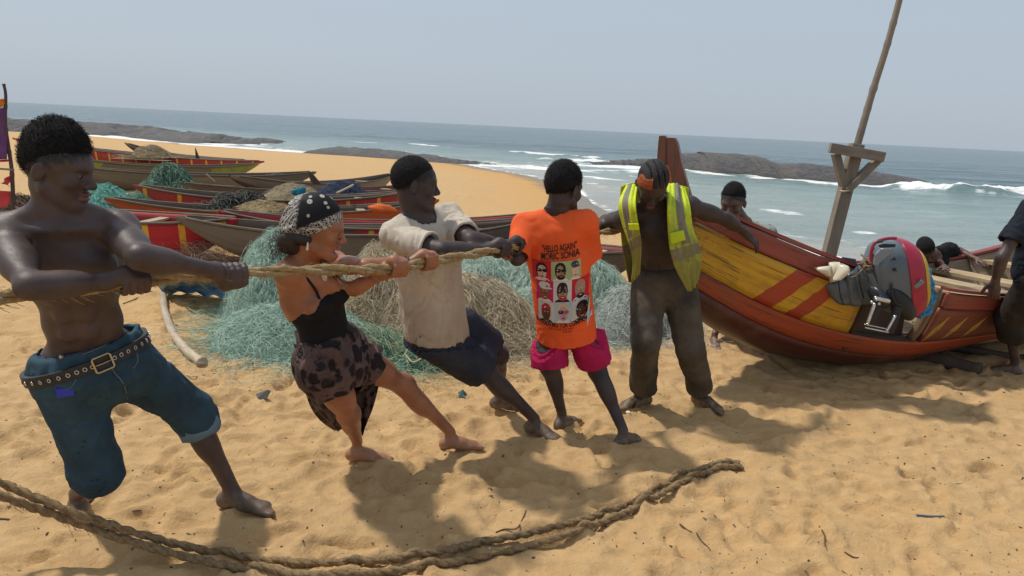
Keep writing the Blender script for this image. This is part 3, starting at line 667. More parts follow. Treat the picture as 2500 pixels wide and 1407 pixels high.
# benches, floor boards and inner ribs
for i, (s, wd, dz) in enumerate([(2.22, 0.20, 0.10), (2.52, 0.09, 0.12), (2.78, 0.18, 0.06), (3.30, 0.22, 0.05), (4.05, 0.24, 0.07), (4.75, 0.20, 0.08), (0.95, 0.16, 0.12)]):
    h = hb_at(s)-0.05; z = gz_at(s)-dz
    wooden('bench', beam(bp(s, -h, z), bp(s, h, z), wd, 0.04), MPL, boat, by)
for y in (-0.30, -0.1, 0.1, 0.30):
    wooden('floor_board', beam(bp(1.95, y, 0.13), bp(4.9, y, 0.13), 0.16, 0.02), MBI, boat, bx)
for s in (2.4, 3.05, 3.75, 4.5, 5.2):
    for sd_ in (1, -1):
        yf, zf = bsec(np.linspace(0.15, 0.97, 8)); P = np.array([bp(s, sd_*(hb_at(s)*yy-0.065), kz_at(s)+0.05+(gz_at(s)-kz_at(s)-0.05)*zz) for yy, zz in zip(yf, zf)])
        wooden('rib', tube(P, 0.022, 4), MBI, boat, (0, 0, 1))
# yellow bow board at the far end
G = np.zeros((14, 3, 3))
for i, s in enumerate(np.linspace(5.0, 6.35, 14)):
    for j, dz in enumerate((0.0, 0.06, 0.12)): G[i, j] = bp(s, -(hb_at(s)-0.02)-0.02*j, gz_at(s)+0.03+dz*(0.5+0.7*(s-5.0)/1.35))
v, f = sheet(G, 0.03); mesh_obj('bow_board', v, f, simple('bow_yellow', (0.55, 0.38, 0.04), 0.6, 0.25, 9, 0.2), boat)
# ---- logs the boat is hauled over
MLOG = wood_mat('log_bark', (0.10, 0.075, 0.055))
def log(a, c, r, label):
    P = [V(*a), V(*c)]; g0 = ground(a[0], a[1]); g1 = ground(c[0], c[1])
    P = np.array([V(a[0], a[1], g0+r*0.6), V((a[0]+c[0])/2, (a[1]+c[1])/2, (g0+g1)/2+r*0.65), V(c[0], c[1], g1+r*0.6)])
    pole_obj('log_roller', label, 'log', P, [r, r*1.08, r*0.95], MLOG, 10, 16, 3, 'logs under the boat')
q0 = at_z(2286, 872, 0.05); q1 = at_z(2395, 897, 0.05); log(q0[:2]-(q1-q0)[:2]*1.2, q1[:2], 0.055, 'dark log roller in the shadow under the boat hull')
q0 = at_z(2330, 850, 0.03); q1 = at_z(2470, 872, 0.03); log(q0[:2]-V(.3, -.15), q1[:2], 0.035, 'thin grey log lying behind the dark log roller')

# ---- mast: plank post with braces and a long bamboo
mast = empty('boat_mast', 'grey wooden forked mast post with tall bamboo pole on the boat', 'mast')
YM = 6.65
wooden('post', beam(at_y(2006, 690, YM-0.05), at_y(2092, 352, YM), 0.105, 0.095, up=(0, -1, 0)), MGB, mast, (0, 0, 1))
wooden('cross_bar', beam(at_y(2026, 361, YM-0.085), at_y(2158, 384, YM-0.12), 0.06, 0.085, up=(0, 0, 1)), MGB, mast, (1, 0, 0))
wooden('brace', beam(at_y(2040, 375, YM-0.01), at_y(2063, 470, YM-0.02), 0.058, 0.085, up=(0, -1, 0)), MGB, mast, (0, 0, 1))
wooden('brace', beam(at_y(2143, 390, YM-0.03), at_y(2066, 466, YM-0.06), 0.058, 0.085, up=(0, -1, 0)), MGB, mast, (0, 0, 1))
P = np.array([at_y(px, py, YM-0.10) for px, py in [(2058, 466), (2062, 470), (2070, 470), (2076, 466)]]); P2 = P+V(0, 0.02, 0)
mesh_obj('cord', *tube(np.array([at_y(2050, 466, YM-.07), at_y(2060, 468, YM-.10), at_y(2072, 466, YM-.10), at_y(2078, 462, YM-.07)]), 0.008, 6), simple('pale_cord', (0.45, 0.36, 0.25)), mast)
pole_obj('bamboo', None, None, [at_y(2088, 372, YM+0.085), at_y(2130, 225, YM+.08), at_y(2163, 120, YM+.08), at_y(2192, 15, YM+.08), at_y(2215, -80, YM+.08), at_y(2250, -230, YM+.08)], [0.033, 0.029, 0.026, 0.022], MGB, 10, 60, 11, parent=mast)
# ================================================================== people: joints
def mid_joint(A, B, px, la, lb, lo=-0.7, hi=0.7):
    """the knee or elbow on the line of sight through px that best keeps both limb lengths"""
    d = ray(*px); y0 = (A[1]+B[1])/2; best = None
    for Yv in np.linspace(y0+lo, y0+hi, 281):
        Pm = CAM+d*(Yv/d[1]); e = (np.linalg.norm(Pm-A)-la)**2+(np.linalg.norm(Pm-B)-lb)**2
        if best is None or e < best[0]: best = (e, Pm)
    return best[1]
def joints(sp):
    k = sp['S']/1.75; J = {'k': k}
    P = at_y(*sp['pelvis']); N = at_y(*sp['neck']); u = nrm(N-P)
    f = nrm(sp['front']); f = nrm(f-u*(f@u)); r = np.cross(f, u)
    hf = nrm(sp.get('hfront', sp['front'])); hu = nrm(sp.get('hup', u)); hf = nrm(hf-hu*(hf@hu)); hr = np.cross(hf, hu)
    J.update(P=P, N=N, u=u, f=f, r=r, hf=hf, hu=hu, hr=hr)
    sw, hw = sp.get('sw', 0.178)*k, sp.get('hw', 0.092)*k
    for c, s in (('R', 1), ('L', -1)):
        J['S'+c] = N+r*s*sw-u*0.045*k + (V(*sp['sh'+c]) if 'sh'+c in sp else 0)
        J['H'+c] = P+hr*s*hw-hu*0.03*k
    for c in 'RL':
        h = sp['hand'+c]; W = at_y(*h) if len(h) == 3 else V(*h[:3])
        J['G'+c] = W                                                # grip / palm centre
        el = sp['elbow'+c]
        wr = W
        E = mid_joint(J['S'+c], W, el, 0.295*k, 0.335*k)
        d = nrm(W-E); J['E'+c] = E; J['W'+c] = W-d*0.075*k
        a = sp['ankle'+c]; A = at_y(*a) if a[2] > 0.9 else at_z(*a)
        J['A'+c] = A; J['T'+c] = at_z(*sp['toe'+c]) if sp['toe'+c][2] < 0.9 else at_y(*sp['toe'+c])
        J['K'+c] = mid_joint(J['H'+c], A, sp['knee'+c], 0.435*k, 0.42*k)
    hd = sp['head']; J['C'] = at_y(*hd); J['hf_'] = nrm(sp['face']); hu_ = V(*sp.get('hup_', (0, 0, 1))); hu_ = nrm(hu_-J['hf_']*(hu_@J['hf_'])); J['hu_'] = hu_; J['hs_'] = np.cross(J['hf_'], hu_)
    return J
PEOPLE = {}
PEOPLE['p1'] = dict(S=1.92, pelvis=(225, 876, 2.64), neck=(146, 532, 2.42), front=(0.35, -0.93, 0.0), hfront=(0.60, -0.80, 0), hup=(-.1, 0, 1), sw=0.156,
    head=(140, 414, 2.42), face=(0.97, 0.06, -0.17), hup_=(-0.02, 0, 1),
    handR=(322, 683, 2.36), elbowR=(72, 700), handL=(568, 668, 2.62), elbowL=(340, 628),
    ankleR=(188, 1205, 0.09), toeR=(196, 1222, 0.0), kneeR=(238, 1150), ankleL=(566, 1195, 0.085), toeL=(672, 1240, 0.02), kneeL=(470, 1010))
PEOPLE['p2'] = dict(S=1.64, pelvis=(804, 862, 3.27), neck=(745, 636, 3.08), front=(0.80, -0.55, 0.0), hfront=(0.95, -0.15, 0), hup=(-.25, 0, 1), sw=0.165, hw=0.095, shR=(0.02, 0.03, 0.05), shL=(0.0, 0.02, -0.055),
    head=(772, 560, 3.05), face=(0.985, 0.10, -0.14), hup_=(0.10, 0, 1),
    handR=(968, 656, 3.00), elbowR=(850, 712), handL=(1042, 640, 3.15), elbowL=(890, 652),
    ankleR=(872, 1078, 0.10), toeR=(928, 1116, 0.02), kneeR=(850, 1010), ankleL=(1100, 1055, 0.09), toeL=(1140, 1082, 0.02), kneeL=(985, 940))
PEOPLE['p3'] = dict(S=1.80, pelvis=(1062, 780, 3.74), neck=(1028, 532, 3.66), front=(0.74, -0.66, 0.0), hfront=(0.8, -0.5, 0), hup=(-.3, 0, 1),
    head=(1012, 452, 3.62), face=(0.95, 0.28, -0.04),
    handR=(1222, 610, 3.58), elbowR=(1078, 612), handL=(1262, 604, 3.80), elbowL=(1150, 588),
    ankleR=(1305, 1022, 0.09), toeR=(1352, 1066, 0.02), kneeR=(1185, 905), ankleL=(1222, 962, 0.09), toeL=(1262, 990, 0.02), kneeL=(1215, 868))
PEOPLE['p4'] = dict(S=1.66, pelvis=(1375, 745, 4.03), neck=(1352, 530, 3.92), front=(0.22, 0.97, 0.0), hfront=(0.15, 0.98, 0),
    head=(1376, 462, 3.92), face=(0.62, 0.76, -0.16),
    handR=(1400, 592, 4.35), elbowR=(1440, 625), handL=(1300, 606, 4.15), elbowL=(1262, 632),
    ankleR=(1522, 1052, 0.09), toeR=(1575, 1052, 0.02), kneeR=(1458, 905), ankleL=(1372, 1010, 0.09), toeL=(1400, 1020, 0.02), kneeL=(1342, 895))
PEOPLE['p5'] = dict(S=1.80, pelvis=(1622, 692, 4.60), neck=(1602, 502, 4.47), front=(0.02, -1, 0.05), hfront=(0.05, -1, 0), hup=(0, 0, 1), sw=0.19,
    head=(1592, 452, 4.33), face=(-0.02, -0.72, -0.69), hup_=(0, -0.6, 0.75),
    handR=(1440, 573, 4.46), elbowR=(1480, 540), handL=(1832, 578, 4.85), elbowL=(1772, 535),
    ankleR=(1572, 955, 0.09), toeR=(1535, 985, 0.02), kneeR=(1574, 840), ankleL=(1712, 955, 0.09), toeL=(1725, 985, 0.02), kneeL=(1685, 850))
PEOPLE['p6'] = dict(S=1.60, pelvis=(1815, 705, 6.0), neck=(1824, 552, 5.72), front=(-0.5, -0.86, 0), 
    head=(1789, 496, 5.60), face=(-0.45, -0.85, -0.28),
    handR=(1760, 610, 5.35), elbowR=(1765, 640), handL=(1850, 640, 5.45), elbowL=(1862, 640),
    ankleR=(1745, 815, 0.09), toeR=(1750, 848, 0.02), kneeR=(1770, 765), ankleL=(1835, 805, 0.09), toeL=(1835, 830, 0.02), kneeL=(1830, 770))
PEOPLE['p7'] = dict(S=1.76, pelvis=(2535, 655, 5.35), neck=(2562, 478, 5.25), front=(-0.45, 0.9, 0), hfront=(-0.85, 0.5, 0),
    head=(2560, 405, 5.20), face=(-0.9, 0.3, -0.3),
    handR=(2470, 690, 5.55), elbowR=(2505, 610), handL=(2424, 708, 5.22), elbowL=(2446, 628),
    ankleR=(2535, 860, 0.09), toeR=(2510, 875, 0.02), kneeR=(2510, 770), ankleL=(2478, 888, 0.09), toeL=(2448, 904, 0.02), kneeL=(2468, 780))
PEOPLE['p8'] = dict(S=1.70, pelvis=(2250, 690, 7.9), neck=(2285, 622, 7.55), front=(0.5, -0.6, -0.6),
    head=(2259, 610, 7.45), face=(0.1, -0.7, -0.7), hup_=(-.3, -.5, .7),
    handR=(2308, 654, 7.2), elbowR=(2290, 640), handL=(2398, 640, 7.5), elbowL=(2340, 612),
    ankleR=(2240, 760, 8.3), toeR=(2240, 770, 8.1), kneeR=(2240, 740), ankleL=(2270, 760, 8.3), toeL=(2270, 770, 8.1), kneeL=(2270, 740))
# ================================================================== people: one continuous surface per body, grown from a distance field
class Field:
    def __init__(s): s.p = []
    def cone(s, a, b, r1, r2, k=0.03, op='u', clip=None):
        a = np.asarray(a, float); b = np.asarray(b, float); m = max(r1, r2)
        s.p.append(('c', (a, b, r1, r2), np.minimum(a, b)-m, np.maximum(a, b)+m, k, op, clip)); return s
    def ell(s, c, ax, rad, k=0.03, op='u', clip=None):
        c = np.asarray(c, float); a0 = nrm(ax[0]); a1 = np.asarray(ax[1], float); a1 = nrm(a1-a0*(a1@a0)); a2 = np.cross(a0, a1); ax = np.array([a0, a1, a2]); rad = np.asarray(rad, float); e = np.sqrt(((ax*rad[:, None])**2).sum(0))
        s.p.append(('e', (c, ax, rad), c-e, c+e, k, op, clip)); return s
    def ball(s, c, r, k=0.03, op='u'): return s.cone(c, np.asarray(c, float)+V(0, 0, 1e-4), r, r, k, op)
    def econe(s, a, b, rx, ry, ra, rb, k=0.03, op='u', clip=None, ext=(0.0, 0.0)):
        """tube of elliptic section: ra=(x,y) radii at a, rb at b, along axes rx, ry"""
        a = np.asarray(a, float); b = np.asarray(b, float); m = max(*ra, *rb)
        s.p.append(('t', (a, b, nrm(rx), nrm(ry), ra, rb, ext), np.minimum(a, b)-m-max(ext), np.maximum(a, b)+m+max(ext), k, op, clip)); return s
    def box(s):
        lo = np.min([q[2] for q in s.p if q[5] == 'u'], 0); hi = np.max([q[3] for q in s.p if q[5] == 'u'], 0); return lo-0.02, hi+0.02
    def eval(s, lo, hi, h, clips=True, disp=None):
        n = np.maximum(2, np.ceil((hi-lo)/h).astype(int)+1); D = np.full(n, 0.5, np.float32)
        gx = [lo[i]+np.arange(n[i])*h for i in range(3)]
        for t, a, l_, h_, k, op, clip in s.p:
            mg = max(k, 0.02)+2*h
            i0 = np.clip(np.floor((l_-mg-lo)/h).astype(int), 0, n); i1 = np.clip(np.ceil((h_+mg-lo)/h).astype(int)+1, 0, n)
            if np.any(i1 <= i0): continue
            sl = tuple(slice(i0[i], i1[i]) for i in range(3))
            p = np.stack(np.meshgrid(*[gx[i][sl[i]] for i in range(3)], indexing='ij'), -1).astype(np.float32)
            if t == 'c':
                A, B, r1, r2 = a; ba = (B-A).astype(np.float32); pa = p-A.astype(np.float32); hh = np.clip((pa@ba)/max(1e-9, float(ba@ba)), 0, 1)
                d = np.sqrt(((pa-hh[..., None]*ba)**2).sum(-1))-(r1+(r2-r1)*hh)
            elif t == 'e':
                c, ax, rad = a; q = (p-c.astype(np.float32))@ax.T.astype(np.float32); k0 = np.sqrt(((q/rad)**2).sum(-1)); k1 = np.sqrt(((q/rad**2)**2).sum(-1))
                d = k0*(k0-1)/np.maximum(k1, 1e-6)
            else:
                A, B, rx, ry, ra, rb, ext = a; ba = B-A; L = np.linalg.norm(ba); w = ba/L; pa = p-A.astype(np.float32); al = pa@w.astype(np.float32); hh = np.clip(al/L, 0, 1)
                X_ = pa@rx.astype(np.float32); Y_ = pa@ry.astype(np.float32)
                # remove the slant of the axis from the section coordinates
                X_ = X_-hh*float(ba@rx); Y_ = Y_-hh*float(ba@ry)
                r_x = ra[0]+(rb[0]-ra[0])*hh; r_y = ra[1]+(rb[1]-ra[1])*hh
                q0 = np.sqrt((X_/r_x)**2+(Y_/r_y)**2); q1 = np.sqrt((X_/r_x**2)**2+(Y_/r_y**2)**2)
                d = q0*(q0-1)/np.maximum(q1, 1e-6)
                e_ = (0.0, 0.0) if clips else ext
                d = np.maximum(d, np.maximum(-al-e_[0], al-L-e_[1]))
            if clip is not None and clips:
                for c0, nn in clip: d = np.maximum(d, (p-np.asarray(c0, np.float32))@nrm(nn).astype(np.float32))
            cur = D[sl]
            if op == 'u':
                g = np.clip(0.5+0.5*(cur-d)/k, 0, 1); D[sl] = cur*(1-g)+d*g-k*g*(1-g)
            elif op == 's':
                g = np.clip(0.5-0.5*(cur+d)/k, 0, 1); D[sl] = cur*(1-g)-d*g+k*g*(1-g)
        return D, lo, n
def pts_of(lo, n, h, near):
    ii = np.argwhere(near); return ii, (lo+ii*h)
def surfnet(D, lo, h, drop=None):
    s = D < 0; n = np.array(D.shape)
    c = np.zeros(n-1, np.int8)
    for dx in (0, 1):
        for dy in (0, 1):
            for dz in (0, 1): c += s[dx:n[0]-1+dx, dy:n[1]-1+dy, dz:n[2]-1+dz]
    mask = (c > 0) & (c < 8)
    if drop is not None:
        for (bl, bh) in drop:
            i0 = np.clip(np.ceil((bl-lo)/h).astype(int)+1, 0, n-1); i1 = np.clip(np.floor((bh-lo)/h).astype(int)-1, 0, n-1)
            if np.all(i1 > i0): mask[i0[0]:i1[0], i0[1]:i1[1], i0[2]:i1[2]] = False
    cells = np.argwhere(mask); idx = np.full(n-1, -1, np.int32); idx[mask] = np.arange(len(cells))
    acc = np.zeros((len(cells), 3)); cnt = np.zeros(len(cells))
    co = [(x, y, z) for x in (0, 1) for y in (0, 1) for z in (0, 1)]
    for a in co:
        for ax in range(3):
            if a[ax]: continue
            b = list(a); b[ax] = 1
            da = D[cells[:, 0]+a[0], cells[:, 1]+a[1], cells[:, 2]+a[2]]; db = D[cells[:, 0]+b[0], cells[:, 1]+b[1], cells[:, 2]+b[2]]
            m = (da < 0) != (db < 0); t = np.zeros(len(cells)); t[m] = da[m]/(da[m]-db[m])
            pp = np.tile(np.array(a, float), (len(cells), 1)); pp[:, ax] = t; acc[m] += pp[m]; cnt[m] += 1
    v = (cells+acc/np.maximum(cnt, 1)[:, None])*h+lo
    F = []
    for ax in range(3):
        o1, o2 = [(1, 2), (2, 0), (0, 1)][ax]
        sl0 = [slice(None)]*3; sl1 = [slice(None)]*3; sl0[ax] = slice(0, -1); sl1[ax] = slice(1, None)
        ch = s[tuple(sl0)] != s[tuple(sl1)]; e = np.argwhere(ch); e = e[(e[:, o1] > 0) & (e[:, o2] > 0) & (e[:, o1] < n[o1]-1) & (e[:, o2] < n[o2]-1)]
        if not len(e): continue
        q = []
        for d1, d2 in ((-1, -1), (0, -1), (0, 0), (-1, 0)):
            t = e.copy(); t[:, o1] += d1; t[:, o2] += d2; q.append(idx[t[:, 0], t[:, 1], t[:, 2]])
        q = np.stack(q, -1); fl = s[e[:, 0], e[:, 1], e[:, 2]]
        q = np.where(fl[:, None], q, q[:, ::-1]); F.append(q[(q >= 0).all(1)])
    return v, (np.vstack(F) if F else np.zeros((0, 4), int))
def relax(v, f, it=1, lam=0.5):
    for _ in range(it):
        acc = np.zeros_like(v); cnt = np.zeros(len(v))
        for a, b in ((0, 1), (1, 2), (2, 3), (3, 0)):
            np.add.at(acc, f[:, a], v[f[:, b]]); np.add.at(cnt, f[:, a], 1)
        v = v+lam*(acc/np.maximum(cnt, 1)[:, None]-v)*(cnt > 3)[:, None]
    return v
def grow(field, h, fine=(), disp=None, sm=1):
    """mesh of the field; fine = [(lo, hi, h)] boxes meshed at a smaller step"""
    lo, hi = field.box(); out = []
    D, lo, n = field.eval(lo, hi, h)
    out.append(surfnet(D, lo, h, [(a, b) for a, b, _ in fine]))
    for a, b, hh in fine:
        D, l2, n2 = field.eval(np.asarray(a, float), np.asarray(b, float), hh); out.append(surfnet(D, l2, hh))
    vs, fs, o = [], [], 0
    for v, f in out:
        if len(v) == 0: continue
        v = relax(v, f, sm, 0.45); vs.append(v); fs.append(f+o); o += len(v)
    v = np.vstack(vs); f = np.vstack(fs)
    if disp is not None: v = v+disp(v)
    return v, f
def cloth(field, h, th, fold=None, cut=None, sm=1, body=None, under=()):
    """thin hollow garment from a field; fold(p) moves the surface, cut(p)>0 is cut away"""
    lo, hi = field.box(); lo = lo-0.01; hi = hi+0.01
    D, lo_, n = field.eval(lo, hi, h, True); E, _, _ = field.eval(lo, hi, h, False)
    near = (np.abs(E) < 0.05+th) | (np.abs(D) < 0.03)
    ii, pp = pts_of(lo_, n, h, near); t = tuple(ii.T)
    if fold is not None:
        w_ = fold(pp); D[t] += w_; E[t] += w_
    th = max(th, 2.3*h); R_ = np.maximum(D, -(E+th))
    for o_ in ([body] if body is not None else [])+list(under): squeeze(o_, D, E, lo_, h, n, cut, inner=th*.9)
    if cut is not None: R_[t] = np.maximum(R_[t], cut(pp))
    v, f = surfnet(R_, lo_, h); return relax(v, f, sm, 0.4), f
# ---- body
def add_head(F, J, hs=1.0, mouth=0.0, female=False, ears=True):
    C_, f, u, s = J['C'], J['hf_'], J['hu_'], J['hs_']; ax = (f, s, u)
    q = lambda a, b, c: C_+(f*a+s*b+u*c)*hs
    F.ell(q(-.012, 0, .035), ax, V(.100, .076, .092)*hs, 0.02)
    F.ell(q(.028, 0, -.040), ax, (V(.066, .057, .078) if not female else V(.062, .050, .072))*hs, 0.03)
    F.ell(q(.020, 0, .030), ax, V(.078, .068, .065)*hs, 0.03)
    for t in (1, -1):
        F.cone(q(-.005, t*(.052 if not female else .046), -.055), q(.062, t*.016, -.098), (.020 if not female else .016)*hs, (.018 if not female else .015)*hs, 0.02)
        F.ball(q(.066, t*(.043 if not female else .038), -.024), (.019 if not female else .017)*hs, 0.025)
        F.cone(q(.092, t*.010, .020), q(.080, t*.045, .024), .008*hs, .007*hs, 0.018)
    F.ball(q(.074, 0, -.100), .019*hs, 0.022)
    F.cone(q(.092, 0, .008), q(.113, 0, -.030), .009*hs, (.013 if not female else .011)*hs, 0.012)
    for t in (1, -1): F.ball(q(.101, t*.0145, -.034), .0105*hs, 0.008)
    if mouth > 0:
        F.ell(q(.094, 0, -.062), ax, V(.012, .024, .008)*hs, 0.008); F.ell(q(.088, 0, -.062-.020-mouth), ax, V(.012, .022, .008)*hs, 0.008)
        F.ell(q(.098, 0, -.072-mouth*.5), ax, V(.026, .016, .006+mouth*.65)*hs, 0.003, 's')
    else:
        F.ell(q(.095, 0, -.060), ax, V(.013, .026, .0075)*hs, 0.007); F.ell(q(.092, 0, -.0755), ax, V(.013, .023, .0085)*hs, 0.007)
        F.ell(q(.108, 0, -.0675), ax, V(.010, .024, .0018)*hs, 0.004, 's')
    for t in (1, -1):
        F.ell(q(.101, t*.033, .001), ax, V(.015, .020, .011)*hs, 0.012, 's'); F.ball(q(.0775, t*.032, .000), .0135*hs, 0.006)
        if ears:
            ea = nrm(f*0.25+u); F.ell(q(-.014, t*.080, -.006), (nrm(f*0.9-u*0.2+s*t*-0.35), s, ea), V(.020, .008, .032)*hs, 0.008)
            F.ell(q(-.010, t*.091, -.004), (f, s, ea), V(.010, .006, .018)*hs, 0.006, 's')
def add_foot(F, A, T, g, side, k):
    """A ankle, T toe tip; g ground height; side=+1 right foot"""
    d = V(T[0]-A[0], T[1]-A[1], 0); d = nrm(d); s = np.cross(d, V(0, 0, 1))*side; s = -s     # s points to the inner (big toe) side
    b = V(A[0], A[1], g); q = lambda a, c, z: b+(d*a+s*c)*k+V(0, 0, z*k)
    F.ell(q(-.030, 0, .036), (d, s, (0, 0, 1)), V(.040, .034, .036)*k, 0.02)
    F.cone(q(-.005, 0, .055), q(.07, .006, .040), .036*k, .030*k, 0.03)
    F.cone(q(.05, .004, .036), q(.135, .006, .022), .034*k, .024*k, 0.03)
    F.ell(q(.125, 0, .024), (d, s, (0, 0, 1)), V(.045, .046, .021)*k, 0.02)
    for i, (c, l, r) in enumerate([(.032, .205, .0145), (.012, .202, .0105), (-.004, .194, .010), (-.019, .184, .0095), (-.033, .170, .0095)]):
        F.cone(q(.14, c*0.95, .020), q(l-.018, c, .013), r*1.05*k, r*k, 0.006)
def add_grip(F, W, G, ax, m, k, sgn=1, rr=0.022, thumb=1):
    """fist closed round a rope: ax rope direction (wrist to fingers), m side of the rope the back of the hand is on"""
    ax = nrm(ax); m = nrm(np.asarray(m, float)-ax*(np.asarray(m, float)@ax)); n = np.cross(ax, m)*sgn; fr = .0098*k; R0 = rr+fr*0.9
    F.cone(W, G-ax*.018*k+m*(rr+.014*k), .026*k, .028*k, 0.02)
    F.ell(G+ax*.004*k+m*(rr+.014*k), (ax, n, m), V(.046, .040, .017)*k, 0.012)
    for i in range(4):
        c = G+ax*((i-1.5)*.0205*k+.004*k); l_ = [0.92, 1.0, 0.97, 0.85][i]; P = []
        for a in np.linspace(R(25), R(25)+R(215)*l_, 7): P.append(c+(m*math.cos(a)+n*math.sin(a))*(R0+(.010*k if a < R(80) else 0)))
        for a, b in zip(P[:-1], P[1:]): F.cone(a, b, fr, fr*0.97, 0.0035)
    P = [G-ax*.030*k+m*(rr+.010*k)-n*.020*k]
    for a in (R(-55), R(-95), R(-130)): P.append(G+ax*(.004*k+.012*k*(abs(a)-1))*thumb+(m*math.cos(a)+n*math.sin(a))*(R0+.002))
    for i, (a, b) in enumerate(zip(P[:-1], P[1:])): F.cone(a, b, .0135*k, .0115*k, 0.008)
def add_open_hand(F, W, d, nrm_, k, side, bend=0.35, spread=0.12):
    """relaxed hand: d pointing direction, nrm_ = back of the hand; side +1 puts the thumb on cross(d, nrm) side"""
    d = nrm(d); b = nrm(np.asarray(nrm_, float)-d*(np.asarray(nrm_, float)@d)); s = np.cross(d, b)*side
    F.cone(W, W+d*.03*k, .026*k, .027*k, 0.02); F.ell(W+d*.058*k, (d, s, b), V(.050, .041, .015)*k, 0.012)
    for i in range(4):
        c = (1.5-i)*.0195*k; p = W+d*.095*k+s*c; dd = nrm(d+s*spread*(1.5-i)*0.5); L = [.068, .078, .073, .058][i]*k; a = 0.15
        for j, fr in enumerate((.45, .30, .25)):
            a += bend*(0.6+0.4*j); q = p+(dd*math.cos(a)-b*math.sin(a))*L*fr; F.cone(p, q, (.0096-.0006*j)*k, (.0092-.0008*j)*k, 0.004); p = q
    p = W+d*.025*k+s*.030*k
    for j, (l_, t) in enumerate(((.045, .75), (.032, .55), (.026, .35))):
        q = p+nrm(d+s*t-b*0.35)*l_*k; F.cone(p, q, (.0135-.001*j)*k, (.0122-.0012*j)*k, 0.008); p = q
def body_field(J, sp):
    F = Field(); k = J['k']; P, N, u, f, r = J['P'], J['N'], J['u'], J['f'], J['r']; L = np.linalg.norm(N-P); ax = (r, f, u); hax = (J['hr'], J['hf'], J['hu'])
    fem = sp.get('female', False); bw = sp.get('bulk', 1.0)*k
    at = lambda t, a=0.0, c=0.0: P+u*(L*t)+f*a*k+r*c*k
    F.ell(P+J['hu']*.02*k, hax, V(.155 if not fem else .165, .108, .115)*bw, 0.05)
    F.ell(at(.30, .006), ax, V(.132 if not fem else .118, .092, .13)*bw, 0.06)
    F.ell(at(.62, .004), ax, V(.152 if not fem else .132, .108, .165)*bw, 0.06)
    F.ell(at(.85, -.012), ax, V(.150 if not fem else .128, .088, .085)*bw, 0.05)
    for t in (1, -1):
        F.ell(P-J['hf']*.055*k+J['hr']*t*.068*k-J['hu']*.045*k, hax, V(.080, .075, .085)*bw, 0.04)
        if fem: F.ell(at(.66, .085, t*.066), ax, V(.062, .055, .058)*k, 0.03)
        else:
            F.ell(at(.745, .054, t*.070), ax, V(.080, .048, .062)*bw, 0.034)
            for q_ in (.32, .45, .57): F.ell(at(q_, .088, t*.032), ax, V(.030, .014, .030)*bw, 0.018)
        F.ell(at(.66, -.035, t*.105), ax, V(.048, .062, .12)*bw, 0.04)
        sh = J['SR'] if t == 1 else J['SL']
        F.cone(at(1.03, -.015, t*.035), sh+u*.012*k, .042*bw, .040*bw, 0.05)
        F.ell(at(.90, -.055, t*.075), ax, V(.065, .032, .075)*bw, 0.03)
        if not fem: F.cone(at(.975, .052, t*.02), sh+u*.018*k+f*.02*k, .013*k, .013*k, 0.03)
    nk = J['C']-J['hf_']*.022*sp.get('hs', 1)-J['hu_']*.055*sp.get('hs', 1)
    F.cone(N-u*.02*k-f*.012*k, nk, (.060 if not fem else .050)*bw, (.055 if not fem else .047)*sp.get('hs', 1), 0.035)
    mu = sp.get('muscle', 1.0)
    for c, t in (('R', 1), ('L', -1)):
        S_, E, W = J['S'+c], J['E'+c], J['W'+c]; d = nrm(E-S_); la = np.linalg.norm(E-S_)
        a_ = 1.0 if not fem else 0.86
        F.ell(S_+d*.015*k, ax, V(.060, .058, .060)*bw*a_, 0.04)
        F.cone(S_, E, .050*bw*a_, .037*bw*a_, 0.035)
        fd = nrm(W-E); bi = nrm(fd-d*(fd@d)) if np.linalg.norm(fd-d*(fd@d)) > .15 else f
        F.ell(S_+d*la*.52+bi*.016*k, (d, bi, np.cross(d, bi)), V(.095, .040*mu, .040*mu)*bw*a_, 0.03)
        F.ell(S_+d*la*.50-bi*.018*k, (d, bi, np.cross(d, bi)), V(.105, .036*mu, .038*mu)*bw*a_, 0.03)
        F.cone(E, W, .037*bw*a_, .0245*k*a_, 0.03)
        F.ell(E+fd*.075*k, (fd, bi, np.cross(fd, bi)), V(.085, .040*mu, .037*mu)*bw*a_, 0.03)
        H, K, A = J['H'+c], J['K'+c], J['A'+c]; td = nrm(K-H); sd_ = nrm(A-K); lt = np.linalg.norm(K-H); ls = np.linalg.norm(A-K)
        fr = nrm(td-sd_) if np.linalg.norm(td-sd_) > .2 else nrm(V(J['T'+c][0]-A[0], J['T'+c][1]-A[1], 0)); fr = nrm(fr-sd_*(fr@sd_))
        F.cone(H, K, .088*bw, .053*bw, 0.05)
        F.ell(H+td*lt*.45+fr*.014*k, (td, fr, np.cross(td, fr)), V(.16, .078, .080)*bw, 0.04)
        F.ell(K-fr*.0*k+fr*.010*k, (sd_, fr, np.cross(sd_, fr)), V(.060, .050, .052)*bw, 0.03)
        F.cone(K, A, .050*bw, .031*k, 0.04)
        F.ell(K+sd_*ls*.30-fr*.018*k, (sd_, fr, np.cross(sd_, fr)), V(.115, .050, .050)*bw, 0.035)
        if sp.get('feet', True): add_foot(F, A, J['T'+c], J['T'+c][2]-.02-0.012, t, k*sp.get('fk', 1.0))
    add_head(F, J, sp.get('hs', 1.0), sp.get('mouth', 0), fem, sp.get('ears', True))
    return F
def hand_boxes(J, r=0.105):
    return [(J['G'+c]-r, J['G'+c]+r, 0.0048) for c in 'RL']
def head_box(J, hs=1.0):
    e = V(.165, .165, .19)*hs; return (J['C']-e-V(0, 0, .01), J['C']+e+V(0, 0, .02), 0.0036)
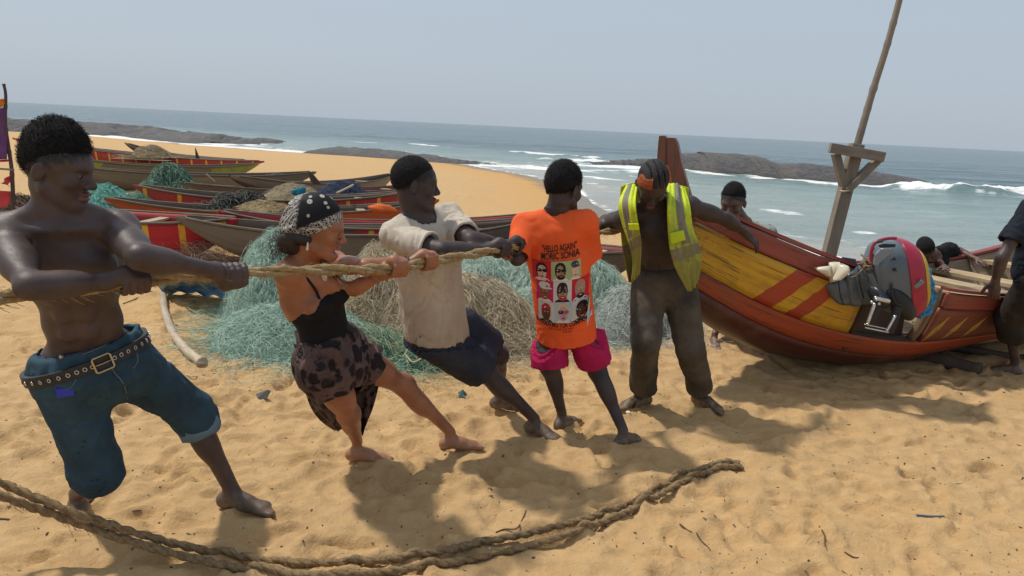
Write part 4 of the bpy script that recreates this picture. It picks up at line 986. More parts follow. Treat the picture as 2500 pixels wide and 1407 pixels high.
def skin_mat(name, col, rough=0.5, spec=0.4, lip=(0.22, 0.07, 0.06), dust=0.0):
    b = NB(name); n = b.noise(9, 5, 0.6); c = b.ramp(n, [(0.3, tuple(x*0.74 for x in col)), (0.7, tuple(x*1.24 for x in col))])
    c = b.mix(b.attr('lip'), c, lip)
    c = b.mix(b.attr('scalp'), c, (0.012, 0.011, 0.012))
    c = b.mix(b.math('MULTIPLY', b.attr('dusty'), b.ramp(b.noise(25, 5, 0.7), [(0.35, 0.1), (0.65, 0.85)])), c, (0.36, 0.25, 0.14))
    r = b.ramp(b.noise(14, 6, .7), [(0.3, rough-.13), (0.7, rough+.16)])
    m = b.done(c, r, b.bump(b.math('ADD', b.noise(190, 4, 0.7), b.math('MULTIPLY', b.noise(20, 5, .65), 1.8)), 0.28, 0.004), spec)
    b.b.inputs['Subsurface Weight'].default_value = 0.08; b.b.inputs['Subsurface Radius'].default_value = (0.012, 0.005, 0.003); b.b.inputs['Subsurface Scale'].default_value = 0.5
    return m
def make_body(J, sp, label, mat, fine=True):
    F = body_field(J, sp)
    if 'hands' in sp: sp['hands'](F, J)
    v, f = grow(F, sp.get('vox', 0.0095), (hand_boxes(J)+[head_box(J, sp.get('hs', 1))]) if fine else [head_box(J, sp.get('hs', 1))])
    hs = sp.get('hs', 1); C_, hf, hu = J['C'], J['hf_'], J['hu_']
    lp = C_+hf*.098*hs-hu*(.068+sp.get('mouth', 0)*.5)*hs; q = v-lp; e = np.sqrt((q@hf/.022)**2+(q@J['hs_']/.027)**2+(q@hu/(.017+sp.get('mouth', 0)*.9))**2)/hs
    lip = np.clip((1.15-e)/0.3, 0, 1)*sp.get('lips', 0.6)
    lh = (v-C_)/hs; pl0, pl1 = sp.get('hairline', (.55, .008)); pl_ = (lh@hu)-(pl0*(lh@hf)+pl1); sn_ = SN(12, 10, 25, 60)(v)*.004; scalp = np.clip((pl_+.012+sn_)/.022, 0, 1)*(np.linalg.norm(lh, axis=1) < .2)*np.where((lh@hu < -.03) | (np.abs(lh@J['hs_']) > .082), 0, 1)*sp.get('scalp', 1.0)
    gz = min(J['TR'][2], J['TL'][2]); du = np.clip((gz+0.11-v[:, 2])/0.14, 0, 1)*sp.get('dust', 0.8)
    o = mesh_obj('person', v, f, mat, attrs={'lip': lip, 'dusty': du, 'scalp': scalp}); tag(o, label, 'person'); return o
def hair(J, hs, parent, mat, top=0.016, side=0.008, bump_=0.0007, front=0.0, plane=(0.64, 0.0025), ctr=(0, 0), noise_f=(70, 140), name='hair', extra=None, h=0.0036, ridges=None, fade=0.055, cut2=None):
    C_, f, u, s = J['C'], J['hf_'], J['hu_'], J['hs_']; ax = (f, s, u); q = lambda a, b, c: C_+(f*a+s*b+u*c)*hs
    F = Field(); F.ell(q(-.012+ctr[0], 0, .038+ctr[1]), ax, V(.100+side+front, .076+side, .092+top)*hs, 0.02)
    if extra: extra(F, q)
    sn = SN(7, 16, noise_f[0], noise_f[1])
    def fold(p):
        w_ = bump_*sn(p); l = (p-C_)/hs; pl = (l@u)-(plane[0]*(l@f)+plane[1]); t_ = 1-np.clip(pl/fade, 0, 1); w_ = w_+(side*1.0+.0015)*t_**1.5+max(0, top-side)*t_**1.3*0.30
        if ridges is not None:
            l = (p-C_)/hs; w_ = w_+ridges(l@f, l@s, l@u)
        return w_
    def cut(p):
        l = (p-C_)/hs; a, b_, c = l@f, l@s, l@u
        return np.maximum((plane[0]*a+plane[1]-c)*0.8, np.where(np.abs(b_) > .045, (-.025-c)+(a*0.5+.02)*0.9, -1)) if cut2 is None else cut2(a, b_, c)
    lo, hi = F.box(); D, lo, n = F.eval(lo-.012, hi+.012, h); ii, pp = pts_of(lo, n, h, np.abs(D) < .06); t = tuple(ii.T)
    D[t] += fold(pp); D[t] = np.maximum(D[t], cut(pp)); v, fc = surfnet(D, lo, h)
    return mesh_obj(name, relax(v, fc, 1, 0.3), fc, mat, parent)
def fuzz(ho, n, length, seed, mat, curl=1.0, r=.0007):
    """short curly hairs standing on a hair cap"""
    me = ho.data; co = np.array([v.co[:] for v in me.vertices]); nv = np.array([v.normal[:] for v in me.vertices]); g = np.random.default_rng(seed)
    ctr = co.mean(0); out = ((co-ctr)*nv).sum(1) > 0.01; ids = np.where(out)[0]; i = g.choice(ids, n); P = co[i]+g.normal(size=(n, 3))*.002; N_ = nv[i]; T_ = g.normal(size=(n, 3)); T_ -= N_*(T_*N_).sum(1)[:, None]; T_ /= np.maximum(1e-6, np.linalg.norm(T_, axis=1))[:, None]
    L = (length*g.uniform(.4, 1, n))[:, None]; B_ = np.cross(N_, T_); m = 5; Q = np.zeros((n, m, 3))
    for j in range(m):
        t = j/(m-1); Q[:, j] = P-N_*.001+N_*L*t*.75+(T_*math.sin(t*3.6)+B_*(1-math.cos(t*3.6))*.6)*L*.45*curl
    k_, m, _ = Q.shape; off = np.array([[1, 0, .3], [-.6, .8, .1], [-.2, -.7, -.9]])*r
    Vv = (Q[:, :, None, :]+off[None, None]).reshape(-1, 3); base = (np.arange(k_)*m*3)[:, None, None]+(np.arange(m-1)*3)[None, :, None]; j = np.arange(3)[None, None, :]; j2 = (j+1) % 3
    return tag(mesh_obj('curls', Vv, np.stack([base+j, base+j2, base+3+j2, base+3+j], -1).reshape(-1, 4), mat, ho), kind='stuff')
def uv_sphere(c, r, n=12, m=8, ax=None):
    ax = np.eye(3) if ax is None else np.array(ax); th = np.linspace(0, 2*np.pi, n, endpoint=False); ph = np.linspace(-np.pi/2, np.pi/2, m)
    P = np.array([[math.cos(b)*math.cos(a), math.cos(b)*math.sin(a), math.sin(b)] for b in ph for a in th])*np.asarray(r)
    return np.asarray(c, float)+P@ax, [tuple(x) for x in grid_faces(m, n, True)]
def eyes(J, hs, parent, look=(0, 0), open_=0.0042):
    C_, f, u, s = J['C'], J['hf_'], J['hu_'], J['hs_']
    for t in (1, -1):
        d = nrm(f+s*t*0.10); c = C_+(f*.0785+s*t*.032-u*.0005)*hs; x = nrm(np.cross(d, u)); z = np.cross(x, d)
        e = mesh_obj('eye', *uv_sphere(c, V(.0105, .0145, open_)*hs, 14, 8, (x, d, z)), simple('eye_white', (0.30, 0.26, 0.235), 0.3, 0.05, 5, 0), parent)
        mesh_obj('iris', *uv_sphere(c+d*.0115*hs+x*look[0]*hs+u*look[1]*hs, V(.0048, .0040, open_*.95)*hs, 10, 7, (x, d, z)), simple('iris_dark', (0.010, 0.007, 0.006), 0.2, 0.1, 5, 0), e)
        P = [C_+(f*a+s*t*b+u*c_)*hs for a, b, c_ in ((.092, .012, .0205), (.0945, .022, .0265), (.090, .035, .0270), (.078, .048, .0215))]
        mesh_obj('eyebrow', *tube(smooth_path(P, 10), np.array([.0028, .0034, .0034, .0033, .0032, .003, .0028, .0024, .002, .001])*hs, 5), MHAIR, parent)
def squeeze(body, D, E, lo, h, n, cut=None, inner=0.012):
    """press the skin below a garment under the cloth"""
    me = body.data; N_ = len(me.vertices); co = np.empty(N_*3, np.float32); me.vertices.foreach_get('co', co); co = co.reshape(-1, 3)
    g = (co-lo)/h; i = np.floor(g).astype(int); ok = np.all((i >= 1) & (i < np.array(n)-2), 1); idx = np.where(ok)[0]; ii = i[idx]; fr = g[idx]-ii
    def tri(A, o=(0, 0, 0)):
        r = 0
        for dx in (0, 1):
            for dy in (0, 1):
                for dz in (0, 1):
                    w_ = (fr[:, 0] if dx else 1-fr[:, 0])*(fr[:, 1] if dy else 1-fr[:, 1])*(fr[:, 2] if dz else 1-fr[:, 2])
                    r = r+w_*A[ii[:, 0]+dx+o[0], ii[:, 1]+dy+o[1], ii[:, 2]+dz+o[2]]
        return r
    d = tri(D); e = tri(E); m = (d > -inner) & (d < 0.075) & (np.abs(d-e) < 0.003)
    if cut is not None: m &= cut(co[idx].astype(float)) < -0.004
    gr = np.stack([tri(E, (1, 0, 0))-tri(E, (-1, 0, 0)), tri(E, (0, 1, 0))-tri(E, (0, -1, 0)), tri(E, (0, 0, 1))-tri(E, (0, 0, -1))], -1); gr /= np.maximum(1e-6, np.linalg.norm(gr, axis=1))[:, None]
    mv = np.where(m, -(d+inner), 0); co[idx] += gr*mv[:, None].clip(-0.10, 0); me.vertices.foreach_set('co', co.ravel()); me.update()
# ---- the hauling rope runs through the hands
ROPE_PX = [(-420, 775, 1.80), (-180, 748, 1.98), (0, 727, 2.12), (160, 712, 2.24), (322, 690, 2.36), (450, 677, 2.49), (568, 668, 2.62), (760, 660, 2.80), (968, 656, 3.00), (1042, 640, 3.15), (1222, 610, 3.58), (1262, 604, 3.80), (1300, 606, 4.15), (1400, 592, 4.35), (1440, 573, 4.46), (1535, 560, 4.72), (1610, 548, 5.00)]
ROPE = smooth_path([at_y(*p) for p in ROPE_PX], 700)
def rope_at(G):
    i = int(np.argmin(((ROPE-G)**2).sum(1))); i = min(max(i, 3), len(ROPE)-4); return ROPE[i], nrm(ROPE[i+3]-ROPE[i-3])
def grips(mR, mL, sR=1, sL=1, skip=''):
    def go(F, J):
        for c, m, s in (('R', mR, sR), ('L', mL, sL)):
            if c in skip: continue
            G, a = rope_at(J['G'+c]); J['G'+c] = G; a = a if a@(G-J['E'+c]) > 0 else -a
            add_grip(F, J['W'+c], G, a, m, J['k'], s)
    return go
def pant_leg(F, J, c, h_out, k_out, a_out=None, t_end=None, knee_end=None, kk=0.05):
    """trouser leg: to t_end along the thigh, or down to knee_end along the shin"""
    H, K, A = J['H'+c], J['K'+c], J['A'+c]; td = nrm(K-H); sd_ = nrm(A-K)
    if t_end is not None:
        e = H+(K-H)*t_end; F.cone(H, e+td*.03, h_out, k_out, kk, clip=[(e, td)])
    else:
        F.cone(H, K, h_out, k_out, kk); e = K+(A-K)*knee_end; F.cone(K, e+sd_*.03, k_out, a_out, kk, clip=[(e, sd_)])
def waist_cut(J, up, tilt=(0, 0)):
    n = nrm(J['hu']+J['hf']*tilt[0]+J['hr']*tilt[1]); c = J['P']+J['hu']*up*J['k']
    return c, n
def folds(seed, amp, lo=6, hi=14, stretch=None, ridge=0.0):
    a = SN(seed, 14, lo, hi, stretch=stretch); b = SN(seed+50, 10, lo*0.4, hi*0.4, stretch=stretch)
    return lambda p: amp*(0.55*a(p)+0.6*b(p))+ridge*(0.5-np.abs(np.sin(2.2*b(p)+1.3*a(p))))
def cloth_mat(name, col, dirt=None, rough=0.85, var=0.15, dirt_amt=0.8, weave=900, scale=6, pattern=None):
    b = NB(name); n = b.noise(scale, 5, 0.6); c = b.ramp(n, [(0.3, tuple(x*(1-var) for x in col)), (0.7, tuple(min(1, x*(1+var)) for x in col))])
    if pattern: c = pattern(b, c)
    if dirt: c = b.mix(b.math('MULTIPLY', b.ramp(b.noise(scale*0.7, 6, 0.65), [(0.42, 0.0), (0.72, 1.0)]), dirt_amt), c, dirt)
    return b.done(c, rough, b.bump(b.math('ADD', b.noise(weave, 2, 0.5), b.math('MULTIPLY', b.noise(26, 3, 0.5), 1.0)), 0.16, 0.004), 0.2)
MHAIR = simple('black_hair', (0.012, 0.011, 0.012), 0.85, 0.5, 90, 1.0, 0.25, bscale=260)
MSK1 = skin_mat('dark_brown_skin', (0.066, 0.043, 0.040), 0.47, 0.45); MSK3 = skin_mat('deep_brown_skin', (0.055, 0.038, 0.037), 0.54, 0.38)
MSK2 = skin_mat('tanned_skin', (0.315, 0.128, 0.068), 0.42, 0.42, lip=(0.38, 0.10, 0.08)); MSK5 = skin_mat('black_brown_skin', (0.046, 0.031, 0.027), 0.52, 0.4)
MSK6 = skin_mat('brown_skin', (0.125, 0.068, 0.050), 0.45, 0.45)

# ---------------------------------------------------------------- shirtless man in the foreground
sp = PEOPLE['p1']; sp.update(hairline=(.50, .010), muscle=1.12, hs=1.03, bulk=0.91, vox=0.0098, hands=grips((0.1, -0.55, 0.85), (0.1, 0.35, -0.95), 1, -1), lips=0.55)
J = joints(sp); J1 = J
man1 = make_body(J, sp, 'shirtless man in rolled blue jeans hauling the rope at far left', MSK1)
h1_ = hair(J, 1.03, man1, MHAIR, top=0.036, side=0.004, front=0.004, plane=(0.50, 0.000), ctr=(0.004, 0.002), fade=0.06)
fuzz(h1_, 3800, .011, 1, MHAIR)
eyes(J, 1.03, man1, (0, -0.001))
def denim(b, c):
    c = b.mix(b.ramp(b.noise(3.2, 5, 0.6), [(0.5, 0.0), (0.75, 0.6)]), c, (0.055, 0.105, 0.14))
    return b.mix(b.ramp(b.noise(7, 6, 0.7), [(0.64, 0.0), (0.74, 0.3)]), c, (0.17, 0.22, 0.25))
MJEAN = cloth_mat('blue_denim', (0.026, 0.058, 0.086), rough=0.82, var=0.3, pattern=denim)
F = Field(); k = J['k']; wc, wn = waist_cut(J, 0.055, (0.0, 0.22))
F.ell(J['P']-J['hu']*.03, (J['hr'], J['hf'], J['hu']), V(.166, .128, .15)*k, 0.05, clip=[(wc, wn)])
F.econe(J['P']-J['hu']*.07*k, J['P']+J['hu']*.14*k, J['hr'], J['hf'], (.166*k, .126*k), (.158*k, .117*k), 0.04, clip=[(wc, wn)])
pant_leg(F, J, 'R', .100*k, .078*k, .074*k, knee_end=0.10); pant_leg(F, J, 'L', .100*k, .076*k, .068*k, knee_end=0.18)
fr = folds(21, 0.003, 5, 11, ridge=0.009)
v, f = cloth(F, 0.008, 0.014, fr, body=man1); jeans = mesh_obj('jeans', v, f, MJEAN, man1)
# rolled cuff on the forward leg
K, A = J['KL'], J['AL']; d = nrm(A-K); e = K+(A-K)*0.16
def ring(name, c, ax, r, wd, th, mat, parent, n=36, el=None, wob=0.0, seed=1):
    ax = nrm(ax); a = nrm(np.cross(ax, V(0.3, 0.2, 1))) if el is None else nrm(el[0]-ax*(el[0]@ax)); b = np.cross(ax, a); rx, ry = (r, r) if el is None else (el[1], el[2])
    t = np.linspace(0, 2*np.pi, n, endpoint=False); g = np.random.default_rng(seed); ph = g.uniform(0, 6, 3)
    G = np.zeros((n, 4, 3))
    for i, q in enumerate(t):
        o = a*math.cos(q); w_ = wob*(math.sin(3*q+ph[0])+math.sin(5*q+ph[1]))
        for j, (rr, z) in enumerate(((0, -1), (th, -1), (th, 1), (0, 1))):
            G[i, j] = c+a*math.cos(q)*(rx+rr)+b*math.sin(q)*(ry+rr)+ax*(z*wd/2+w_)
    f = []
    for i in range(n):
        for j in range(4): f.append((i*4+j, ((i+1) % n)*4+j, ((i+1) % n)*4+(j+1) % 4, i*4+(j+1) % 4))
    return mesh_obj(name, G.reshape(-1, 3), f, mat, parent)
MCUFF = cloth_mat('denim_inside', (0.13, 0.20, 0.26), rough=0.85)
ring('rolled_cuff', e, d, .074*k, 0.055, 0.008, MCUFF, jeans, wob=0.004)
# belt with eyelets and buckle, slung below the waistband
MLEA = simple('black_belt_leather', (0.020, 0.020, 0.022), 0.5, 0.3, 20, 0.2); MBRS = simple('worn_brass', (0.50, 0.40, 0.26), 0.35, 0.2, 30, 0.1, 0.5, 0.85); MSTL = simple('bright_steel', (0.62, 0.62, 0.60), 0.28, 0.1, 30, 0.05, 0.5, 0.95)
from mathutils.bvhtree import BVHTree
def bvh_of(o): me = o.data; return BVHTree.FromPolygons([v.co[:] for v in me.vertices], [p.vertices[:] for p in me.polygons])
BVJ = bvh_of(jeans); bn = nrm(J['hu']+J['hr']*0.20); bc = J['P']+J['hu']*.012*k; ba = nrm(J['hr']-bn*(J['hr']@bn)); bb = np.cross(bn, ba)
def on_jeans(t, z, off):
    d = ba*math.cos(t)+bb*math.sin(t); h_ = BVJ.ray_cast(Vector(bc+bn*z+d*.5), Vector(-d)); return (np.array(h_[0]) if h_[0] is not None else bc+bn*z+d*.18)+d*off, d
nb_ = 64; G = np.zeros((nb_, 4, 3)); rad = []
for i in range(nb_):
    t = 2*np.pi*i/nb_; a1, d = on_jeans(t, -.020, .003); a2, d = on_jeans(t, .020, .003); m = max((a1-bc)@d, (a2-bc)@d); rad.append(m)
rad = np.array(rad)
for _ in range(3): rad = np.maximum(rad, (np.roll(rad, 1)+rad+np.roll(rad, -1))/3)
def belt_at(t, off=0.0):
    d = ba*math.cos(t)+bb*math.sin(t); r_ = np.interp((t % (2*np.pi))/(2*np.pi)*nb_, np.arange(nb_+1), np.r_[rad, rad[0]]); return bc+d*(r_+off), d
for i in range(nb_):
    c, d = belt_at(2*np.pi*i/nb_)
    for j, (rr, z) in enumerate(((-.01, -.021), (.006, -.021), (.006, .021), (-.01, .021))): G[i, j] = c+d*rr+bn*z
f = [(i*4+j, ((i+1) % nb_)*4+j, ((i+1) % nb_)*4+(j+1) % 4, i*4+(j+1) % 4) for i in range(nb_) for j in range(4)]
belt = mesh_obj('belt', G.reshape(-1, 3), f, MLEA, man1, smooth=False)
for i, t in enumerate(np.linspace(R(-5), R(200), 24)):
    if 1.50 < t < 1.85: continue
    c, nn = belt_at(-t if False else t, .008); a_ = nrm(np.cross(nn, bn))
    mesh_obj('eyelet', *tube(np.array([c+(a_*math.cos(q)+bn*math.sin(q))*.0068 for q in np.linspace(0, 2*np.pi, 11)]), 0.0018, 5, cap=False), MSTL, belt)
t = 1.68; c, nn = belt_at(t, .012); a_ = nrm(np.cross(bn, nn))
fr_ = [(-.026, -.028), (.026, -.028), (.031, -.022), (.031, .022), (.026, .028), (-.026, .028), (-.031, .022), (-.031, -.022), (-.026, -.028)]
mesh_obj('buckle', *tube(np.array([c+a_*x+bn*y for x, y in fr_]), 0.004, 6, cap=False), MBRS, belt)
mesh_obj('buckle_prong', *tube(np.array([c-a_*.03, c+nn*.004, c+a_*.03]), 0.0025, 6), MBRS, belt)
def jeans_px(px, py):
    d = ray(px, py); h_ = BVJ.ray_cast(Vector(CAM), Vector(nrm(d))); return np.array(h_[0]), np.array(h_[1])
c, nn = jeans_px(150, 872) if BVJ.ray_cast(Vector(CAM), Vector(nrm(ray(150, 872))))[0] is not None else (J['P'], J['hf']); mesh_obj('jeans_button', *uv_sphere(c, .0085), MBRS, jeans)
MSEAM = simple('pale_seam', (0.10, 0.14, 0.17), .85, .2, 40, 0)
for pts in ([(262, 870), (276, 905), (300, 935), (312, 975)], [(134, 948), (152, 951), (170, 948), (182, 934), (186, 918)], [(330, 850), (336, 880), (325, 900)], [(108, 862), (150, 868), (200, 866), (260, 842)]):
    Q = [jeans_px(*p) for p in pts if BVJ.ray_cast(Vector(CAM), Vector(nrm(ray(*p))))[0] is not None]
    if len(Q) > 2: mesh_obj('seam', *tube(smooth_path([q_[0]+q_[1]*.001 for q_ in Q], 24), .0024, 5), MSEAM, jeans)
# blue comb in the pocket
MCMB = simple('blue_plastic', (0.010, 0.030, 0.42), 0.3, 0.1, 10, 0, 0.5)
cc = at_y(157, 928, 2.40); cx_ = nrm(J['hr']*-1); co_ = empty('comb', 'bright blue plastic comb tucked in the jeans pocket', 'comb')
off = J['hf']*0.0; base = None
P0, nn = jeans_px(160, 958); xn = nrm(nn); xa = nrm(np.cross(J['hu'], xn)); P0 = P0-xn*.020
mesh_obj('comb_back', *obox(P0+xn*.023, (xa, xn, J['hu']), (.028, .004, .016), .002), MCMB, co_, smooth=False)
for i in range(9): mesh_obj('tooth', *obox(P0+xn*.023+xa*(i-4)*.0062+J['hu']*.030, (xa, xn, J['hu']), (.0018, .003, .016)), MCMB, co_, smooth=False)

# ---------------------------------------------------------------- woman with the bandana
sp = PEOPLE['p2']; sp.update(scalp=0, female=True, ears=False, muscle=0.95, hs=1.06, mouth=0.010, vox=0.0095, hands=grips((-0.1, -0.3, 0.95), (-0.1, 0.1, 1.0), 1, 1), lips=0.8, dust=0.9)
J = joints(sp); J2 = J; k = J['k']
wom = make_body(J, sp, 'woman in black tank top and leopard wrap leaning back on the rope', MSK2)
eyes(J, 1.06, wom)
C_, hf, hu, hs_ = J['C'], J['hf_'], J['hu_'], J['hs_']; q = lambda a, b, c: C_+(hf*a+hs_*b+hu*c)*1.06
def band_pat(b, c):
    o = b.n('ShaderNodeTexCoord').outputs['Object']; vv = b.n('ShaderNodeTexVoronoi', feature='F1'); b.l(o, vv.inputs['Vector']); vv.inputs['Scale'].default_value = 26; vv.inputs['Randomness'].default_value = 0.75
    dots = b.math('LESS_THAN', vv.outputs['Distance'], 0.30); hole = b.math('LESS_THAN', vv.outputs['Distance'], 0.10); dots = b.math('SUBTRACT', dots, hole)
    hb_ = b.attr('edge'); fine = b.vor(95, feature='DISTANCE_TO_EDGE'); ln = b.math('LESS_THAN', fine, 0.085); wv = b.n('ShaderNodeTexWave', wave_type='RINGS'); b.l(o, wv.inputs['Vector']); wv.inputs['Scale'].default_value = 22; wv.inputs['Distortion'].default_value = 9; wv.inputs['Detail'].default_value = 2
    ed = b.math('MAXIMUM', ln, b.math('GREATER_THAN', wv.outputs['Fac'], 0.80))
    m = b.math('ADD', b.math('MULTIPLY', dots, b.math('SUBTRACT', 1.0, hb_)), b.math('MULTIPLY', ed, hb_)); m = b.math('MINIMUM', m, 1.0)
    return b.mix(b.math('MULTIPLY', m, 0.85), c, (0.50, 0.47, 0.43))
MBAN = cloth_mat('black_paisley_bandana', (0.010, 0.010, 0.013), rough=0.7, pattern=band_pat)
F = Field(); F.ell(q(-.012, 0, .040), (hf, hs_, hu), V(.112, .088, .104)*1.06, 0.02); F.ell(q(-.095, 0, -.005), (hf, hs_, hu), V(.040, .050, .055)*1.06, 0.03)
sn = SN(31, 12, 5, 14); h = 0.004
def bfold(p):
    l = (p-C_)/1.06; back = np.clip((-l@hf-.03)/.07, 0, 1); return 0.0012*sn(p)+0.005*back*np.sin(70*(l@hu)+40*(l@hs_)+3*sn(p*0.6))
lo, hi = F.box(); D, lo, n = F.eval(lo-.012, hi+.012, h); ii, pp = pts_of(lo, n, h, np.abs(D) < .06); t = tuple(ii.T); D[t] += bfold(pp); l = (pp-C_)/1.06
D[t] = np.maximum(D[t], np.maximum((0.62*(l@hf)-.010-(l@hu))*0.85, -.078+0*l[:, 0] if False else (0.62*(l@hf)-.010-(l@hu))*0.85)); v, f = surfnet(D, lo, h); l = (v-C_)/1.06
edge = np.clip((0.050-((l@hu)-(0.62*(l@hf)-.010)))/0.006, 0, 1); edge = np.maximum(edge, np.clip((-(l@hf)-.062)/.01, 0, 1))
ban = mesh_obj('bandana', relax(v, f, 1, .3), f, MBAN, wom, attrs={'edge': edge})
# hair gathered below the bandana
F = Field(); F.ell(q(-.085, 0, -.055), (hf, hs_, hu), V(.050, .058, .062)*1.06, 0.03); F.ell(q(-.118, -.005, -.075), (hf, hs_, hu), V(.030, .036, .040)*1.06, 0.02); F.ell(q(-.035, 0, -.035), (hf, hs_, hu), V(.050, .077, .040)*1.06, .02)
sn2 = SN(33, 12, 10, 26, stretch=(1, 1, .35)); D, lo, n = F.eval(*[x+d for x, d in zip(F.box(), (-.01, .01))], 0.004); ii, pp = pts_of(lo, n, .004, np.abs(D) < .05); D[tuple(ii.T)] += .0022*sn2(pp); v, f = surfnet(D, lo, .004)
MWH = simple('dark_brown_hair', (0.018, 0.012, 0.010), 0.42, 0.4, 50, 0.6, 0.5, bscale=160)
hr_ = mesh_obj('hair', v, f, MWH, wom); parts = []; g = np.random.default_rng(4)
for i in range(150):
    a0 = q(-.10+g.uniform(-.02, .03), g.uniform(-.05, .05), -.05+g.uniform(-.05, .04)); w_ = g.normal(size=3)*.012
    parts.append(tube(smooth_path([a0, a0-hf*g.uniform(.01, .05)+w_-hu*.012, a0-hf*g.uniform(.02, .065)+w_*1.6-hu*g.uniform(.02, .07)], 7), 0.0009, 3, cap=False))
tag(mesh_obj('loose_strands', *join(parts), MWH, hr_), kind='stuff')
mesh_obj('earring', *tube(smooth_path([q(-.012, .088, -.040), q(-.010, .093, -.055), q(-.010, .088, -.072)], 8), [.003]*2+[.004]*3+[.006]*2+[.003], 6), simple('shell_earring', (0.7, 0.62, 0.5), 0.4, 0.1), wom)
# tank top
MTANK = cloth_mat('black_knit', (0.008, 0.009, 0.014), rough=0.75, var=0.2)
P, N, u, f_, r = J['P'], J['N'], J['u'], J['f'], J['r']; L = np.linalg.norm(N-P); at = lambda t, a=0.0, c=0.0: P+u*(L*t)+f_*a*k+r*c*k; ax = (r, f_, u)
F = Field(); F.ell(at(.30, .006), ax, V(.127, .100, .14)*k, .06); F.ell(at(.62, .004), ax, V(.139, .116, .165)*k, .06); F.ell(at(.05, 0), ax, V(.160, .114, .13)*k, .05); F.ell(at(.85, -.012), ax, V(.130, .092, .08)*k, .05)
for t_ in (1, -1): F.ell(at(.66, .088, t_*.066), ax, V(.066, .059, .062)*k, .03); F.ell(at(.66, -.035, t_*.095), ax, V(.048, .064, .11)*k, .04)
def tcut(p):
    l = (p-P)/k; a, b_, c = l@f_, l@r, (p-P)@u/L
    w_ = 1/(1+np.exp(-a/.03)); bb_ = np.sqrt(b_**2+.01**2)
    lim = w_*(0.74-1.6*np.clip(bb_-.07, 0, 1))+(1-w_)*(0.70-1.9*np.clip(bb_-.02, 0, .13)); top = c-np.maximum(lim, .46)
    return np.maximum(top*L, (0.05-c)*L)
v, f = cloth(F, 0.0065, 0.010, folds(41, 0.0012, 6, 14), tcut, body=wom); tank = mesh_obj('tank_top', v, f, MTANK, wom)
for t_ in (1, -1):
    mesh_obj('strap', *tube(smooth_path([at(.70, .118, t_*.060), at(.84, .100, t_*.062), at(.99, .045, t_*.070), at(1.02, -.010, t_*.066), at(.90, -.094, t_*.045), at(.70, -.110, t_*.025)], 30), .0065*k, 6), MTANK, tank)
# pendant and cord
mesh_obj('necklace', *tube(smooth_path([at(1.05, -.045, .03), at(1.03, .02, .055), at(.92, .085, .02), at(.90, .095, 0), at(.92, .085, -.02), at(1.03, .02, -.055), at(1.05, -.045, -.03)], 30), .003, 5), simple('dark_cord', (0.06, 0.025, 0.02)), wom)
mesh_obj('pendant', *uv_sphere(at(.885, .100, 0), (.016, .010, .022)), simple('pale_shell', (0.55, 0.46, 0.36), 0.5), wom)
# bracelets on the far wrist
fd = nrm(J['WL']-J['EL'])
for i, dd in enumerate((-.012, .0, .013)):
    ring('bracelet', J['WL']-fd*(.035+dd), fd, .030, .008, .004, simple('dark_beads', (0.03, 0.022, 0.02), 0.5, 0.3, 90), wom, 20, wob=.0015, seed=i)
# leopard wrap skirt
def leopard(b, c):
    o = b.co(); w_ = b.n('ShaderNodeVectorMath', operation='ADD'); nn = b.noise(9, 3, 0.5, out=1); b.l(o, w_.inputs[0]); sc = b.n('ShaderNodeVectorMath', operation='SCALE'); b.l(nn, sc.inputs[0]); sc.inputs['Scale'].default_value = 0.06; b.l(sc.outputs[0], w_.inputs[1])
    d_ = b.vor(17, v=w_.outputs[0]); e_ = b.vor(21, v=w_.outputs[0], feature='DISTANCE_TO_EDGE')
    blot = b.ramp(b.math('ADD', d_, b.math('MULTIPLY', b.math('SUBTRACT', b.noise(30, 4), .5), .5)), [(0.42, 1.0), (0.54, 0.0)]); c = b.mix(blot, c, (0.014, 0.009, 0.012))
    return b.mix(b.ramp(b.noise(14, 5, 0.65), [(0.50, 0), (0.66, 0.8)]), c, (0.022, 0.016, 0.020))
MLEO = cloth_mat('leopard_print', (0.110, 0.070, 0.066), rough=0.6, var=0.3, pattern=leopard)
F = Field(); hax = (J['hr'], J['hf'], J['hu']); wc, wn = waist_cut(J, 0.115, (0.30, -0.10))
F.ell(P-J['hu']*.02, hax, V(.185, .140, .15)*k, .05, clip=[(wc, wn)]); F.econe(P-J['hu']*.05*k, P+J['hu']*.2*k, J['hr'], J['hf'], (.178*k, .130*k), (.135*k, .108*k), .04, clip=[(wc, wn)])
pant_leg(F, J, 'R', .120*k, .125*k, t_end=0.30, kk=.10); pant_leg(F, J, 'L', .122*k, .128*k, t_end=0.46, kk=.10)
for t_ in (.25, .45): F.ball((J['HR']+(J['KR']-J['HR'])*t_*.6+J['HL']+(J['KL']-J['HL'])*t_*.6)/2, .10*k, .08)
v, f = cloth(F, 0.0075, 0.012, folds(43, 0.004, 4, 9, stretch=(1.3, 1.3, .35), ridge=0.016), body=wom); skirt = mesh_obj('wrap_skirt', v, f, MLEO, wom)
